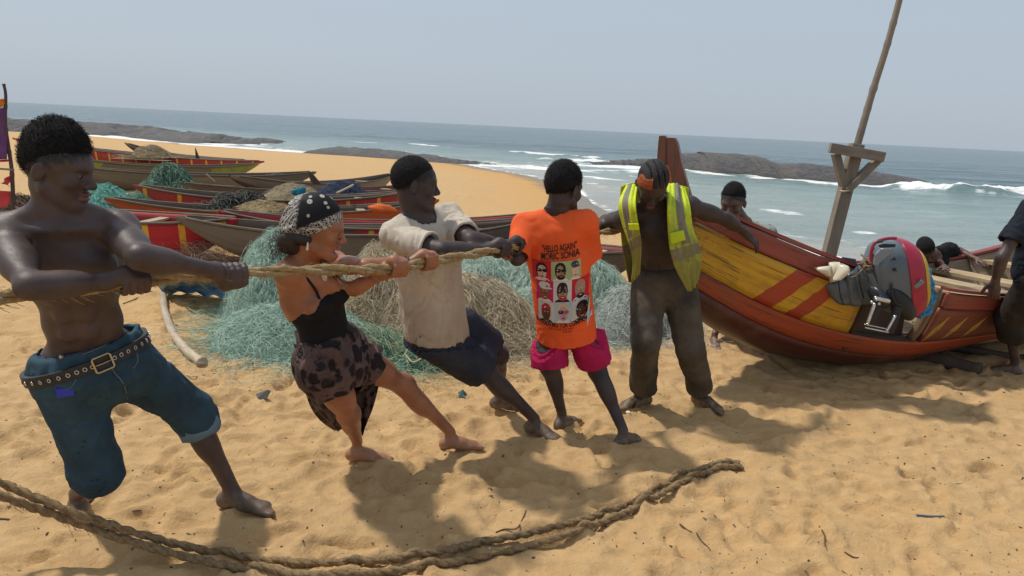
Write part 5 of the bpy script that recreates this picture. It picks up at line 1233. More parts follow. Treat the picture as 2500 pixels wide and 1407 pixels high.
def drape(name, rows, mat, parent, nu=40, nv=26, th=0.006, amp=0.014, waves=5, seed=1, labels=None):
    """hanging cloth: rows of (px,py,Y) points across, from top to bottom"""
    Rw = np.array([smooth_path([at_y(*p) for p in row], nv) for row in rows]); G = np.stack([smooth_path(Rw[:, j], nu) for j in range(nv)], 1)
    du = np.gradient(G, axis=0); dv = np.gradient(G, axis=1); Nn = np.cross(du, dv); Nn /= np.maximum(1e-9, np.linalg.norm(Nn, axis=2))[..., None]
    gg = np.random.default_rng(seed); uu, vv = np.meshgrid(np.linspace(0, 1, nu), np.linspace(0, 1, nv), indexing='ij'); ph = gg.uniform(0, 6, 4)
    d = np.sin(vv*waves*6.28+ph[0]+1.5*np.sin(uu*3+ph[1]))*(0.35+0.65*uu)+0.5*np.sin(vv*waves*2.3*6.28+ph[2]+uu*2)+.35*np.sin(uu*9+vv*5+ph[3])
    G = G+Nn*(amp*d)[..., None]; v, f = sheet(G, th)
    at_ = {'cu': np.r_[vv.ravel(), vv.ravel()], 'cv': np.r_[uu.ravel(), uu.ravel()]}
    return mesh_obj(name, v, f, mat, parent, attrs=at_)
drape('skirt_panel', [[(716, 838, 3.20), (760, 850, 3.10), (830, 850, 3.06)], [(738, 910, 3.28), (780, 910, 3.12), (835, 900, 3.08)], [(755, 975, 3.38), (785, 970, 3.22), (812, 955, 3.16)], [(785, 1020, 3.46), (805, 1015, 3.36), (818, 1005, 3.28)], [(820, 1048, 3.52), (828, 1048, 3.47), (834, 1046, 3.42)]], MLEO, skirt, amp=0.010, waves=4, seed=2)
drape('skirt_panel', [[(745, 880, 3.36), (840, 900, 3.40), (925, 885, 3.46)], [(760, 930, 3.46), (850, 940, 3.50), (926, 925, 3.52)], [(790, 985, 3.54), (860, 1000, 3.56), (915, 975, 3.56)], [(830, 1040, 3.60), (870, 1045, 3.60), (898, 1030, 3.60)], [(868, 1062, 3.62), (878, 1064, 3.62), (886, 1058, 3.62)]], MLEO, skirt, amp=0.012, waves=5, seed=3)
kn = P+J['hu']*.105*k+J['hf']*.128*k-J['hr']*.015*k; F = Field()
for i in range(7): g_ = np.random.default_rng(60+i).normal(size=3)*.020; F.ell(kn+g_*V(1, 1, .6), (g_, V(0, 0, 1)+g_, V(1, 0, 0)), (.026, .014, .012), .01)
F.ball(kn, .02, .02); v, f = grow(F, 0.005); mesh_obj('skirt_knot', v, f, simple('dark_knot', (0.03, 0.022, 0.02), 0.7), skirt)

# ---------------------------------------------------------------- man in the cream tee
sp = PEOPLE['p3']; sp.update(hs=1.04, vox=0.0105, hands=grips((0, -0.2, 1), (0, 0.2, 1), 1, 1), muscle=1.05)
J = joints(sp); J3 = J; k = J['k']
man3 = make_body(J, sp, 'man in stained cream tee shirt and navy shorts behind the woman', MSK3)
h3_ = hair(J, 1.04, man3, MHAIR, top=0.007, side=0.004, plane=(0.55, 0.0), fade=.05); eyes(J, 1.04, man3); fuzz(h3_, 2600, .004, 3, MHAIR)
def tee(J, mat, parent, hem, name='t_shirt', out=1.0, sleeve=0.62, seed=1, slack=0.02, amp=0.0035, ridge=0.010, h=0.008, hem_tilt=(0, 0), stretch=None, sl_r=(.072, .086), neckr=.068, hem_out=None, under=()):
    F = Field(); k = J['k']; P, N, u, f, r = J['P'], J['N'], J['u'], J['f'], J['r']; L = np.linalg.norm(N-P); at = lambda t, a=0.0, c=0.0: P+u*(L*t)+f*a*k+r*c*k; ax = (r, f, u); s = slack
    hn = nrm(-u+f*hem_tilt[0]+r*hem_tilt[1]); hc = P+u*hem*k
    ho = hem_out or (.175, .135)
    F.econe(P+u*(hem-.07)*k, at(.62), r, f, ((ho[0]+s)*k*out, (ho[1]+s)*k*out), ((.158+s)*k*out, (.122+s)*k*out), .05, clip=[(hc, hn)], ext=(.0, 0))
    F.ell(at(.64, .003), ax, V(.160+s, .122+s, .18)*k*out, .06); F.ell(at(.86, -.010), ax, V(.160+s*.5, .100+s*.5, .095)*k*out, .05)
    for t_, c in ((1, 'R'), (-1, 'L')):
        S_, E = J['S'+c], J['E'+c]; d = nrm(E-S_); la = np.linalg.norm(E-S_)
        F.cone(at(1.0, -.015, t_*.05), S_+u*.016*k, .050*k, .052*k, .05)
        F.cone(S_, S_+(E-S_)*sleeve+d*.03, sl_r[0]*k, sl_r[1]*k, .045, clip=[(S_+(E-S_)*sleeve, d)])
    fo = folds(seed, amp, 5, 12, stretch=stretch, ridge=ridge)
    hd = J['C']-J['hf_']*.02-J['hu_']*.02
    def cut(p):
        a = N-u*.03*k+f*.012*k; ba = hd-a; pa = p-a; hh = np.clip((pa@ba)/(ba@ba), 0, 1); return (neckr+.03*hh)*k-np.sqrt(((pa-hh[:, None]*ba)**2).sum(1))
    v, fc = cloth(F, h, 0.012, fo, cut, body=parent, under=under); return mesh_obj(name, v, fc, mat, parent)
def dirt3(b, c):
    z = b.sep(b.co())[2]; g_ = b.math('ADD', b.math('MULTIPLY', b.noise(5, 6, .7), .55), b.math('MULTIPLY', b.math('SUBTRACT', 1.05, z), .75))
    c = b.mix(b.ramp(g_, [(0.25, 0.0), (0.62, 0.75)]), c, (0.33, 0.24, 0.155)); return b.mix(b.ramp(b.noise(11, 6, .7), [(.58, 0), (.75, .7)]), c, (0.24, 0.16, 0.10))
MTEE3 = cloth_mat('stained_cream_cotton', (0.50, 0.435, 0.36), pattern=dirt3)
def shorts(J, mat, parent, tR, tL, up=.10, ro=(.128, .125), seed=5, name='shorts', amp=.0025, ridge=.005, kk=.06):
    F = Field(); k = J['k']; wc, wn = waist_cut(J, up); P = J['P']
    F.ell(P-J['hu']*.02, (J['hr'], J['hf'], J['hu']), V(.178, .138, .15)*k, .05, clip=[(wc, wn)])
    for c, t in (('R', tR), ('L', tL)): pant_leg(F, J, c, ro[0]*k, ro[1]*k, t_end=t, kk=kk) if t <= 1 else pant_leg(F, J, c, ro[0]*k, ro[1]*k, ro[1]*k, knee_end=t-1, kk=kk)
    v, f = cloth(F, 0.0092, 0.012, folds(seed, amp, 5, 12, ridge=ridge), body=parent); return mesh_obj(name, v, f, mat, parent)
sh3 = shorts(J, cloth_mat('navy_cotton', (0.022, 0.026, 0.042), dirt=(0.07, 0.065, 0.065), dirt_amt=.5, var=.25), man3, 0.93, 0.78, ro=(.122, .112), seed=75)
tee(J, MTEE3, man3, -0.085, seed=71, hem_tilt=(-.15, 0.1), amp=0.003, ridge=0.008, stretch=(1.2, 1.2, .6), hem_out=(.165, .140), under=[sh3], h=.0065, slack=.010, sl_r=(.060, .074), sleeve=.78)

# ---------------------------------------------------------------- boy in the orange shirt
sp = PEOPLE['p4']; sp.update(hs=1.06, vox=0.0105, hands=grips((0, -0.2, 1), (0, -0.2, 1)), muscle=0.95, bulk=0.95)
J = joints(sp); J4 = J; k = J['k']
boy4 = make_body(J, sp, 'youth in orange printed shirt and pink shorts seen from behind', MSK3)
h4_ = hair(J, 1.06, boy4, MHAIR, top=0.016, side=0.010, plane=(0.55, 0.0)); fuzz(h4_, 2600, .010, 2, MHAIR)
MORS = cloth_mat('orange_cotton', (0.80, 0.115, 0.028), rough=0.8, var=0.10, dirt=(0.45, 0.08, 0.03), dirt_amt=.4)
sh4 = shorts(J, cloth_mat('magenta_cotton', (0.42, 0.014, 0.085), var=.2), boy4, 0.86, 0.98, up=-0.02, ro=(.106, .112), seed=85)
shirt4 = tee(J, MORS, boy4, -0.215, seed=81, sleeve=0.95, slack=0.012, amp=0.0018, ridge=0.003, hem_tilt=(0, -.05), sl_r=(.066, .075), neckr=.060, hem_out=(.170, .142), h=0.0065, under=[sh4])
# ---- print on the back of the orange shirt: lettering and nine small cartoon portraits, laid on the cloth
BV4 = bvh_of(shirt4); J = J4; k = J['k']
PX = nrm(J['r']); PU = nrm(J['u']); PN = -nrm(J['f'])                # outwards from the back
PC = at_y(1362, 690, J['P'][1]*0.5+J['N'][1]*0.5-.135)
# the print's own axes follow the shirt: across the back and up the spine, with the photo's slight lean
def on_back(x, y, off=0.0035):
    p = PC+PX*x+PU*y; h_ = BV4.ray_cast(Vector(p+PN*0.25), Vector(-PN))
    return np.array(h_[0])+PN*(off+.002) if h_[0] is not None else p+PN*0.12
def print_mesh(name, xy, faces, mat, parent, off=0.0035):
    return mesh_obj(name, np.array([on_back(x, y, off) for x, y in xy]), faces, mat, parent, smooth=False)
MINK = simple('black_ink', (0.035, 0.012, 0.010), 0.8, 0.2, 30, 0)
def text_xy(body, size, bold=0.0):
    cu = bpy.data.curves.new('lettering', 'FONT'); cu.body = body; cu.size = size; cu.align_x = 'CENTER'; cu.offset = bold; cu.resolution_u = 3
    ob = bpy.data.objects.new('lettering', cu); C.objects.link(ob); dg = bpy.context.evaluated_depsgraph_get(); me = ob.evaluated_get(dg).to_mesh()
    v = np.array([p.co[:2] for p in me.vertices]); f = [tuple(p.vertices) for p in me.polygons]; ob.evaluated_get(dg).to_mesh_clear(); bpy.data.objects.remove(ob); return v, f
def lettering(body, size, x, y, wid, parent, bold=0.0, arc=0.0, tilt=0.0, label=None):
    v, f = text_xy(body, size, bold); v = v.copy(); w0 = v[:, 0].max()-v[:, 0].min(); s = wid/w0; v[:, 0] = (v[:, 0]-v[:, 0].min()-w0/2)*s
    xy = np.stack([x+v[:, 0], y+v[:, 1]+arc*(v[:, 0]/(wid/2))**2+tilt*v[:, 0]], -1); o = print_mesh('lettering', xy, f, MINK, parent, 0.0042)
    if label: o['label'] = label
# back-plane coordinates of photo points
def back_xy(px, py):
    d = ray(px, py); t = ((PC-CAM)@PN)/(d@PN); p = CAM+d*t-PC; return float(p@PX), float(p@PU)
def tx(body, px0, px1, py, size_px, **kw):
    a = back_xy(px0, py); b_ = back_xy(px1, py); c = back_xy((px0+px1)/2, py); sz = abs(back_xy(px0, py-size_px)[1]-a[1])
    lettering(body, sz/0.72, c[0], c[1], b_[0]-a[0], shirt4, **kw)
tx('"HELLO AGAIN"', 1322, 1406, 618, 16, bold=0.0008, tilt=0.02)
tx('MORIC SONIA', 1319, 1413, 634, 14, bold=0.0012, tilt=0.02)
tx('LINCOLN MO TOR COMPANY', 1302, 1438, 801, 12, bold=0.0010, arc=0.022)
tx('JUST LOVE THE WAY', 1338, 1402, 808, 5, arc=0.003); tx('THAT IAM', 1373, 1396, 814, 5)
GX = [(1296, 1345, 1390, 1415), (1306, 1350, 1394, 1432), (1311, 1352, 1396, 1440)]; GY = [640, 690, 741, 791]
def blob(cx, cy, rx, ry, n=14, sq=2.0, a=0.0):
    out = []
    for t in np.linspace(0, 2*np.pi, n, endpoint=False):
        c_, s_ = math.cos(t), math.sin(t); x = np.sign(c_)*abs(c_)**(2/sq)*rx; y = np.sign(s_)*abs(s_)**(2/sq)*ry
        out.append((cx+x*math.cos(a)-y*math.sin(a), cy+x*math.sin(a)+y*math.cos(a)))
    return out
inks = {}
def ink(c):
    if c not in inks: inks[c] = simple('ink_%02d' % len(inks), c, 0.8, 0.08, 30, 0)
    return inks[c]
RD, MG, GRN, WHT, PNK = (0.50, 0.012, 0.030), (0.50, 0.015, 0.12), (0.34, 0.42, 0.24), (0.58, 0.56, 0.55), (0.55, 0.30, 0.40)
SK_L, SK_P, SK_B, SK_D = (0.62, 0.45, 0.38), (0.36, 0.22, 0.15), (0.27, 0.085, 0.04), (0.13, 0.045, 0.025); BLK = (0.015, 0.012, 0.014); TEE = (0.66, 0.62, 0.58)
# (background, hair/cap colour, skin, cap?, glasses?, beard?, mouth colour)
CARDS = [[(RD, BLK, SK_L, 0, 1, 0, (.45, .10, .12)), (GRN, BLK, SK_P, 0, 1, 1, (.30, .16, .12)), (GRN, (0.05, .05, .055), SK_L, 1, 0, 0, (.4, .1, .1))],
         [(MG, (0.62, .60, .62), SK_B, 1, 0, 0, TEE), (WHT, BLK, SK_P, 0, 1, 2, TEE), (RD, SK_P, SK_P, 0, 0, 1, TEE)],
         [(WHT, (0.45, .03, .04), SK_D, 2, 0, 0, (.2, .05, .04)), ((0.42, .50, .55), (0.62, .50, .30), PNK, 0, 2, 0, (.5, .08, .16)), (WHT, BLK, SK_D, 0, 0, 0, TEE)]]
for r_ in range(3):
    for c_ in range(3):
        bgc, hc, skc, cap, gl, beard, mo = CARDS[r_][c_]; x0p, x1p = GX[r_][c_], GX[r_][c_+1]; yt, yb = GY[r_], GY[r_+1]
        a = back_xy(x0p, yt); b_ = back_xy(x1p, yt); c = back_xy(x0p, yb); d = back_xy(x1p, yb)
        cor = lambda u, v: tuple((np.array(a)*(1-u)+np.array(b_)*u)*(1-v)+(np.array(c)*(1-u)+np.array(d)*u)*v)
        xy = [cor(u, v) for v in np.linspace(0, 1, 9) for u in np.linspace(0, 1, 9)]
        card = print_mesh('portrait_print', xy, [tuple(x) for x in grid_faces(9, 9)], ink(bgc), shirt4, 0.0038)
        def shape(pts, col, off): # polygons given in card coordinates
            n = len(pts); cx = sum(p[0] for p in pts)/n; cy = sum(p[1] for p in pts)/n; mids = [((p[0]+cx)/2, (p[1]+cy)/2) for p in pts]
            P_ = [cor(min(max(u, 0.01), .99), min(max(v, 0.01), .99)) for u, v in pts+mids+[(cx, cy)]]
            f_ = [(i, (i+1) % n, n+(i+1) % n, n+i) for i in range(n)]+[(n+i, n+(i+1) % n, 2*n) for i in range(n)]; return [on_back(x, y, off) for x, y in P_], f_, col
        sh = [(blob(.5, 1.02, .42, .20), TEE if bgc != WHT else BLK, .0044), (blob(.5, .46, .30, .40, sq=2.4), hc if cap != 1 else skc, .0048),
              (blob(.52, .54, .24, .35, sq=2.3), skc, .0052)]
        if cap == 1: sh += [(blob(.48, .20, .34, .17), hc, .0056), (blob(.58, .34, .36, .05), hc, .0058)]
        if cap == 2: sh += [(blob(.5, .26, .30, .08, sq=3), hc, .0056), (blob(.45, .26, .08, .05, 8), TEE, .0058)]
        if beard: sh += [(blob(.53, .80, .22, .13), BLK if beard == 1 else (0.42, .03, .03), .0056)]
        if gl == 0: sh += [(blob(.43, .46, .05, .025, 8), TEE, .0057), (blob(.62, .46, .05, .025, 8), TEE, .0057), (blob(.44, .46, .02, .022, 6), BLK, .006), (blob(.63, .46, .02, .022, 6), BLK, .006)]
        else: sh += [(blob(.38, .46, .15, .09, sq=2.6), BLK, .0057), (blob(.68, .46, .13, .09, sq=2.6), BLK if gl == 1 else (.35, .12, .05), .0057), (blob(.53, .44, .10, .018, 8), BLK, .0057), (blob(.35, .44, .05, .02, 8), TEE, .006)]
        sh += [(blob(.55, .60, .045, .06, 8), tuple(x*.6 for x in skc), .0056), (blob(.53, .76, .11, .045, 10), tuple(x*.25 for x in skc), .0058), (blob(.53, .755, .085, .022, 8), mo, .0061)]
        by_col = {}
        for pts, col, off in sh: 
            vv, ff, col = shape(pts, col, off); by_col.setdefault(col, []).append((vv, ff))
        vs, fs, mi, o0, mats = [], [], [], 0, list(by_col)
        for ci, col in enumerate(mats):
            for vv, ff in by_col[col]: vs += list(vv); fs += [tuple(i+o0 for i in q_) for q_ in ff]; mi += [ci]*len(ff); o0 += len(vv)
        me = card.data; nb = len(me.vertices); allv = [v_.co[:] for v_ in me.vertices]+[tuple(v_) for v_ in vs]; allf = [tuple(p.vertices) for p in me.polygons]+[tuple(i+nb for i in q_) for q_ in fs]
        m2 = bpy.data.meshes.new('portrait_print'); m2.from_pydata(allv, [], allf); m2.materials.append(ink(bgc))
        for col in mats: m2.materials.append(ink(col))
        for i, p in enumerate(m2.polygons): p.material_index = 0 if i < 64 else 1+mi[i-64]
        card.data = m2

# ---------------------------------------------------------------- man in the yellow safety vest
def open_left(F, J): add_open_hand(F, J['WL'], nrm(J['GL']-J['WL']+V(.3, 0, -.25)), V(0.1, -.5, .8), J['k'], -1, 0.30)
def hands5(F, J): grips((0, -0.4, 1), (0, 0, 1), 1, 1, 'L')(F, J); open_left(F, J)
sp = PEOPLE['p5']; sp.update(scalp=0, hs=1.08, vox=0.011, muscle=1.1, hands=hands5, dust=1.0)
J = joints(sp); J5 = J; k = J['k']
man5 = make_body(J, sp, 'man in yellow safety vest with bowed head holding the boat prow', MSK5)
rdg = lambda a, b_, c: 0.016*np.exp(-(np.sin(b_*88+1.6*np.sin(a*16))/.22)**2)
hair(J, 1.08, man5, simple('cornrow_hair', (0.014, 0.013, 0.014), 0.6, 0.4, 60, 0.7, 0.4, bscale=200), top=0.012, side=0.008, bump_=0.0008, plane=(0.50, 0.006), ridges=rdg, fade=0.02, h=0.0032)
eyes(J, 1.08, man5)
C_, hf, hu, hs_ = J['C'], J['hf_'], J['hu_'], J['hs_']
hair(J, 1.08, man5, cloth_mat('rust_print_scarf', (0.36, 0.10, 0.04), dirt=(0.12, 0.03, 0.015), dirt_amt=.9, scale=40), top=0.017, side=0.013, bump_=0.0006, plane=(.5, -.01), name='headscarf', fade=.004, h=.0036,
     cut2=lambda a, b_, c: np.maximum(np.maximum(.006-a, .016-b_), np.maximum((c-.118)+b_*.4, (0.5*a+.012-c)*.8)))
MTRS = cloth_mat('muddy_brown_trousers', (0.050, 0.043, 0.036), dirt=(0.15, 0.115, 0.075), dirt_amt=.75, var=.3, scale=5)
F = Field(); wc, wn = waist_cut(J, 0.10); F.ell(J['P']-J['hu']*.02, (J['hr'], J['hf'], J['hu']), V(.182, .138, .16)*k, .05, clip=[(wc, wn)])
for c in 'RL': pant_leg(F, J, c, .116*k, .088*k, .082*k, knee_end=0.93, kk=.018)
v, f = cloth(F, .0095, .012, folds(91, .004, 5, 12, ridge=.004), body=man5); mesh_obj('trousers', v, f, MTRS, man5)
# the vest: open front panels and a back
def hiviz(name):
    b = NB(name); u_ = b.attr('cu'); v_ = b.attr('cv'); c = b.ramp(b.noise(12, 4, .6), [(.3, (0.48, 0.60, 0.012)), (.7, (0.62, 0.74, 0.03))])
    c = b.mix(b.math('MULTIPLY', b.band(u_, .30, .68), b.math('LESS_THAN', v_, .60)), c, (0.20, 0.19, 0.15))
    c = b.mix(b.math('MULTIPLY', b.band(v_, .62, .72), .9), c, (0.22, 0.20, 0.16))
    d = b.math('ADD', b.math('MULTIPLY', v_, .55), b.math('MULTIPLY', b.noise(9, 6, .7), .62)); c = b.mix(b.ramp(d, [(.46, 0), (.72, .85)]), c, (0.17, 0.135, 0.05))
    c = b.mix(b.ramp(b.noise(22, 6, .7), [(.60, 0), (.68, .75)]), c, (0.07, 0.05, 0.03))
    return b.done(c, .6, b.bump(b.noise(600, 2), .2, .003), .3)
MVEST = hiviz('fluorescent_vest')
vest = drape('safety_vest', [[(1516, 455, 4.60), (1545, 447, 4.56), (1590, 455, 4.62), (1630, 447, 4.56), (1680, 458, 4.60)], [(1512, 520, 4.66), (1560, 520, 4.70), (1600, 520, 4.71), (1645, 520, 4.70), (1688, 520, 4.66)], [(1520, 600, 4.68), (1560, 600, 4.75), (1610, 600, 4.77), (1650, 600, 4.75), (1695, 600, 4.68)], [(1535, 690, 4.70), (1570, 690, 4.78), (1620, 690, 4.80), (1660, 690, 4.78), (1700, 690, 4.70)]], MVEST, man5, amp=.006, waves=3, seed=8, th=.006); vest.name = 'safety_vest'
drape('vest_front', [[(1528, 453, 4.54), (1542, 450, 4.48), (1556, 453, 4.46)], [(1511, 495, 4.42), (1532, 492, 4.33), (1552, 495, 4.29)], [(1516, 540, 4.40), (1538, 540, 4.31), (1557, 542, 4.27)], [(1531, 590, 4.38), (1548, 590, 4.30), (1565, 590, 4.27)], [(1545, 640, 4.37), (1554, 640, 4.31), (1563, 642, 4.28)], [(1540, 692, 4.37), (1549, 684, 4.33), (1562, 668, 4.31)]], MVEST, vest, amp=.006, waves=2, seed=9)
drape('vest_front', [[(1628, 453, 4.46), (1650, 449, 4.48), (1673, 462, 4.54)], [(1629, 505, 4.28), (1655, 500, 4.31), (1684, 505, 4.40)], [(1631, 560, 4.25), (1660, 555, 4.27), (1690, 555, 4.38)], [(1637, 615, 4.24), (1675, 605, 4.26), (1708, 600, 4.36)], [(1652, 662, 4.24), (1685, 650, 4.27), (1711, 635, 4.36)], [(1682, 712, 4.26), (1690, 708, 4.29), (1700, 690, 4.34)]], MVEST, vest, amp=.009, waves=2.5, seed=10)
MPKT = cloth_mat('vest_pocket_yellow', (0.56, 0.68, 0.02), dirt=(0.25, 0.22, 0.05), dirt_amt=.5)
drape('vest_pocket', [[(1534, 546, 4.275), (1559, 546, 4.25)], [(1536, 562, 4.275), (1561, 562, 4.25)]], MPKT, vest, 6, 6, amp=.001, seed=11)
drape('vest_pocket', [[(1634, 570, 4.225), (1668, 562, 4.235)], [(1638, 598, 4.22), (1674, 586, 4.23)]], MPKT, vest, 6, 6, amp=.001, seed=12)

# ---------------------------------------------------------------- boy behind the prow
sp = PEOPLE['p6']; sp.update(hs=1.08, vox=0.0135, muscle=.9, bulk=.92, hands=lambda F, J: [add_open_hand(F, J['W'+c], J['G'+c]-J['W'+c], (0, .3, 1), J['k'], 1) for c in 'RL'])
J = joints(sp); boy6 = make_body(J, sp, 'boy in grey green tee pushing behind the boat prow', MSK6, fine=False)
h6_ = hair(J, 1.08, boy6, MHAIR, top=.020, side=.006, plane=(.45, .022), fade=.04); eyes(J, 1.08, boy6); fuzz(h6_, 1600, .010, 5, MHAIR)
def teal(b, c): return b.mix(b.ramp(b.noise(16, 4, .6, dist=1.2), [(.5, 0), (.58, .8)]), c, (0.10, 0.125, 0.12))
shorts(J, cloth_mat('black_shorts', (0.02, 0.02, 0.024)), boy6, .8, .8, seed=96)
tee(J, cloth_mat('grey_green_print_cotton', (0.25, 0.285, 0.265), pattern=teal), boy6, -.08, seed=95, h=.012)

# ---------------------------------------------------------------- man at the right edge and the one bent over the far side
sp = PEOPLE['p7']; sp.update(hs=1.05, vox=0.0135, hands=lambda F, J: [add_open_hand(F, J['W'+c], J['G'+c]-J['W'+c]+V(.0, -.02, -.03), (-.55, -.6, .4) if c == 'L' else (0, .5, .6), J['k'], 1, .5) for c in 'RL'])
J = joints(sp); man7 = make_body(J, sp, 'man in navy tee and dark trousers gripping the boat side at right edge', MSK1)
hair(J, 1.05, man7, MHAIR, top=.010, side=.006, plane=(.55, .01)); eyes(J, 1.05, man7)
tee(J, cloth_mat('navy_tee', (0.012, 0.016, 0.026)), man7, -.06, seed=97, sleeve=.70, h=.0115)
F = Field(); k = J['k']; wc, wn = waist_cut(J, .08); F.ell(J['P']-J['hu']*.02, (J['hr'], J['hf'], J['hu']), V(.182, .14, .16)*k, .05, clip=[(wc, wn)])
for c in 'RL': pant_leg(F, J, c, .120*k, .105*k, .100*k, knee_end=0.42)
v, f = cloth(F, .0115, .012, folds(98, .004, 5, 12, ridge=.004), body=man7); mesh_obj('trousers', v, f, cloth_mat('black_brown_trousers', (0.022, 0.020, 0.019), dirt=(0.07, .055, .04), dirt_amt=.6), man7)
sp = PEOPLE['p8']; sp.update(hs=1.0, vox=0.0135, feet=False, hands=lambda F, J: [add_open_hand(F, J['W'+c], J['G'+c]-J['W'+c], (0, .1, 1), J['k'], 1) for c in 'RL'])
J = joints(sp); man8 = make_body(J, sp, 'dark haired person leaning over the far boat side behind the outboard', MSK6, fine=False)
hair(J, 1.0, man8, MHAIR, top=.012, side=.008, plane=(.55, .0))
tee(J, cloth_mat('black_tee', (0.012, 0.012, 0.014)), man8, -.06, seed=99, sleeve=.35, h=.013)
fd = nrm(J['EL']-J['SL']); ring('arm_band', J['SL']+fd*.19, fd, .046, .03, .006, simple('ochre_band', (0.34, 0.22, 0.07), .8), man8, 24)
# ================================================================== ropes
def many(Q, r):
    """thin three-sided tubes along many polylines (k, m, 3)"""
    k_, m, _ = Q.shape; off = np.array([[1, 0, .3], [-.6, .8, .1], [-.2, -.7, -.9]])*r
    Vv = (Q[:, :, None, :]+off[None, None]).reshape(-1, 3); base = (np.arange(k_)*m*3)[:, None, None]+(np.arange(m-1)*3)[None, :, None]; j = np.arange(3)[None, None, :]; j2 = (j+1) % 3
    return Vv, np.stack([base+j, base+j2, base+3+j2, base+3+j], -1).reshape(-1, 4)
def rope_mat(name, col):
    b = NB(name); n = b.noise(60, 5, .7); c = b.ramp(n, [(.25, tuple(x*.45 for x in col)), (.55, col), (.8, tuple(x*1.35 for x in col))])
    return b.done(c, .95, b.bump(b.noise(220, 4, .7), .6, .006), .15)
MROPE = rope_mat('coir_rope', (0.36, 0.26, 0.135)); MROPE2 = rope_mat('dusty_coir_rope', (0.27, 0.185, 0.10))
def strands(P, r_hel, r_st, pitch, n_st, root, mat, ph0=0.0, hairs=300, seed=1, hair_len=.035, lumps=.18):
    P = np.asarray(P, float); T, N, B = frames(P); L = np.r_[0, np.cumsum(np.linalg.norm(np.diff(P, axis=0), axis=1))]; g = np.random.default_rng(seed); paths = []
    ln = FN(seed)
    for i in range(n_st):
        a = ph0+2*np.pi*(i/n_st+L/pitch)+.6*ln(L*3+i*9, L*0+2, 2); Q = P+(N*np.cos(a)[:, None]+B*np.sin(a)[:, None])*r_hel; paths.append(Q)
        rr = r_st*(1+lumps*ln(L*14+i*31, L*0, 3))
        tw = lambda th, j: 1+.13*np.cos(3*th+L[j]*2*np.pi/(r_st*5.5))
        mesh_obj('strand', *tube(Q, rr, 10, prof=tw), mat, root)
    AQ = np.array(paths); si = g.integers(n_st, size=hairs); j = g.integers(2, len(P)-6, size=hairs); Q0 = AQ[si, j]; d = AQ[si, j+2]-Q0; d /= np.linalg.norm(d, axis=1)[:, None]
    o = g.normal(size=(hairs, 3)); o -= d*(o*d).sum(1)[:, None]; o /= np.linalg.norm(o, axis=1)[:, None]; l_ = (hair_len*g.uniform(.25, 1, hairs)**1.5*np.where(g.random(hairs) < .06, 2.2, 1))[:, None]
    t = np.linspace(0, 1, 5)[None, :, None]; A_ = (Q0+o*r_st*.8)[:, None]; B_ = (Q0+o*(r_st+l_*.45)+d*l_*.4)[:, None]; C_2 = (Q0+o*(r_st+l_*.45)+d*l_*.95+V(0, 0, -1)*l_*.25)[:, None]
    H_ = A_*(1-t)**2+2*B_*t*(1-t)+C_2*t*t; tag(mesh_obj('loose_fibres', *many(H_, .0009), mat, root), kind='stuff')
haul = empty('hauling_rope', 'thick taut coir rope held at chest height by all the pullers', 'rope')
strands(ROPE, .0105, .0118, .42, 2, haul, MROPE, hairs=1500, seed=3, hair_len=.04, lumps=.3)
up_px = [(-260, 1045, .60), (-120, 1115, .46), (0, 1178, .36), (150, 1240, .25), (300, 1292, .15), (450, 1333, .07), (600, 1361, .03), (760, 1374, .02), (900, 1370, .02), (1050, 1350, .02), (1200, 1320, .02), (1350, 1288, .02), (1500, 1244, .02), (1620, 1188, .02), (1700, 1150, .02), (1770, 1128, .02), (1806, 1134, .015)]
lo_px = [(-260, 1085, .56), (-120, 1150, .42), (0, 1210, .32), (150, 1262, .21), (300, 1316, .11), (450, 1358, .045), (600, 1390, .02), (760, 1404, .02), (900, 1400, .02), (1100, 1374, .02), (1250, 1343, .02), (1400, 1300, .02), (1550, 1242, .02), (1650, 1186, .02), (1725, 1154, .02), (1790, 1140, .02), (1812, 1142, .015)]
for px_, lab, sd in ((up_px, 'upper slack coir rope curving over the foreground sand to a frayed end', 5), (lo_px, 'lower slack coir rope lying closest to camera along the other one', 6)):
    pts = []
    for x_, y_, z_ in px_:
        q = at_z(x_, y_, z_)
        for _ in range(4): q = at_z(x_, y_, z_+ground(q[0], q[1]))
        pts.append(q)
    P = smooth_path(pts, 620)
    for i in range(len(P)): 
        if P[i, 2] < ground(P[i, 0], P[i, 1])+.016: P[i, 2] = ground(P[i, 0], P[i, 1])+.016
    for _ in range(6): P[1:-1, 2] = (P[:-2, 2]+P[1:-1, 2]*2+P[2:, 2])/4
    rp = empty('slack_rope', lab, 'rope'); strands(P, .0058, .0112, .115, 2, rp, MROPE2, ph0=sd, hairs=1100, seed=sd, hair_len=.03, lumps=.35)

# ================================================================== fishing nets: heaped base and thousands of loose twine loops
def twine_mat(name, col, rough=.7):
    if name in _mats: return _mats[name]
    b = NB(name); c = b.ramp(b.noise(14, 4, .6), [(.3, tuple(x*.65 for x in col)), (.7, tuple(min(1, x*1.3) for x in col))]); _mats[name] = b.done(c, rough, None, .3); return _mats[name]
def heap_mat(name, col, dark):
    if name in _mats: return _mats[name]
    b = NB(name); e = b.vor(70, feature='DISTANCE_TO_EDGE', v=b.mapping(b.co(), (1, 1, 1.4))); n = b.noise(6, 6, .7)
    c = b.mix(b.ramp(e, [(.02, 1.0), (.10, 0.0)]), b.ramp(n, [(.3, dark), (.7, tuple((x+y)/2 for x, y in zip(col, dark)))]), col)
    _mats[name] = b.done(c, .85, b.bump(b.math('ADD', b.math('MULTIPLY', n, 2.0), b.math('MULTIPLY', e, -1.2)), .9, .03), .2); return _mats[name]
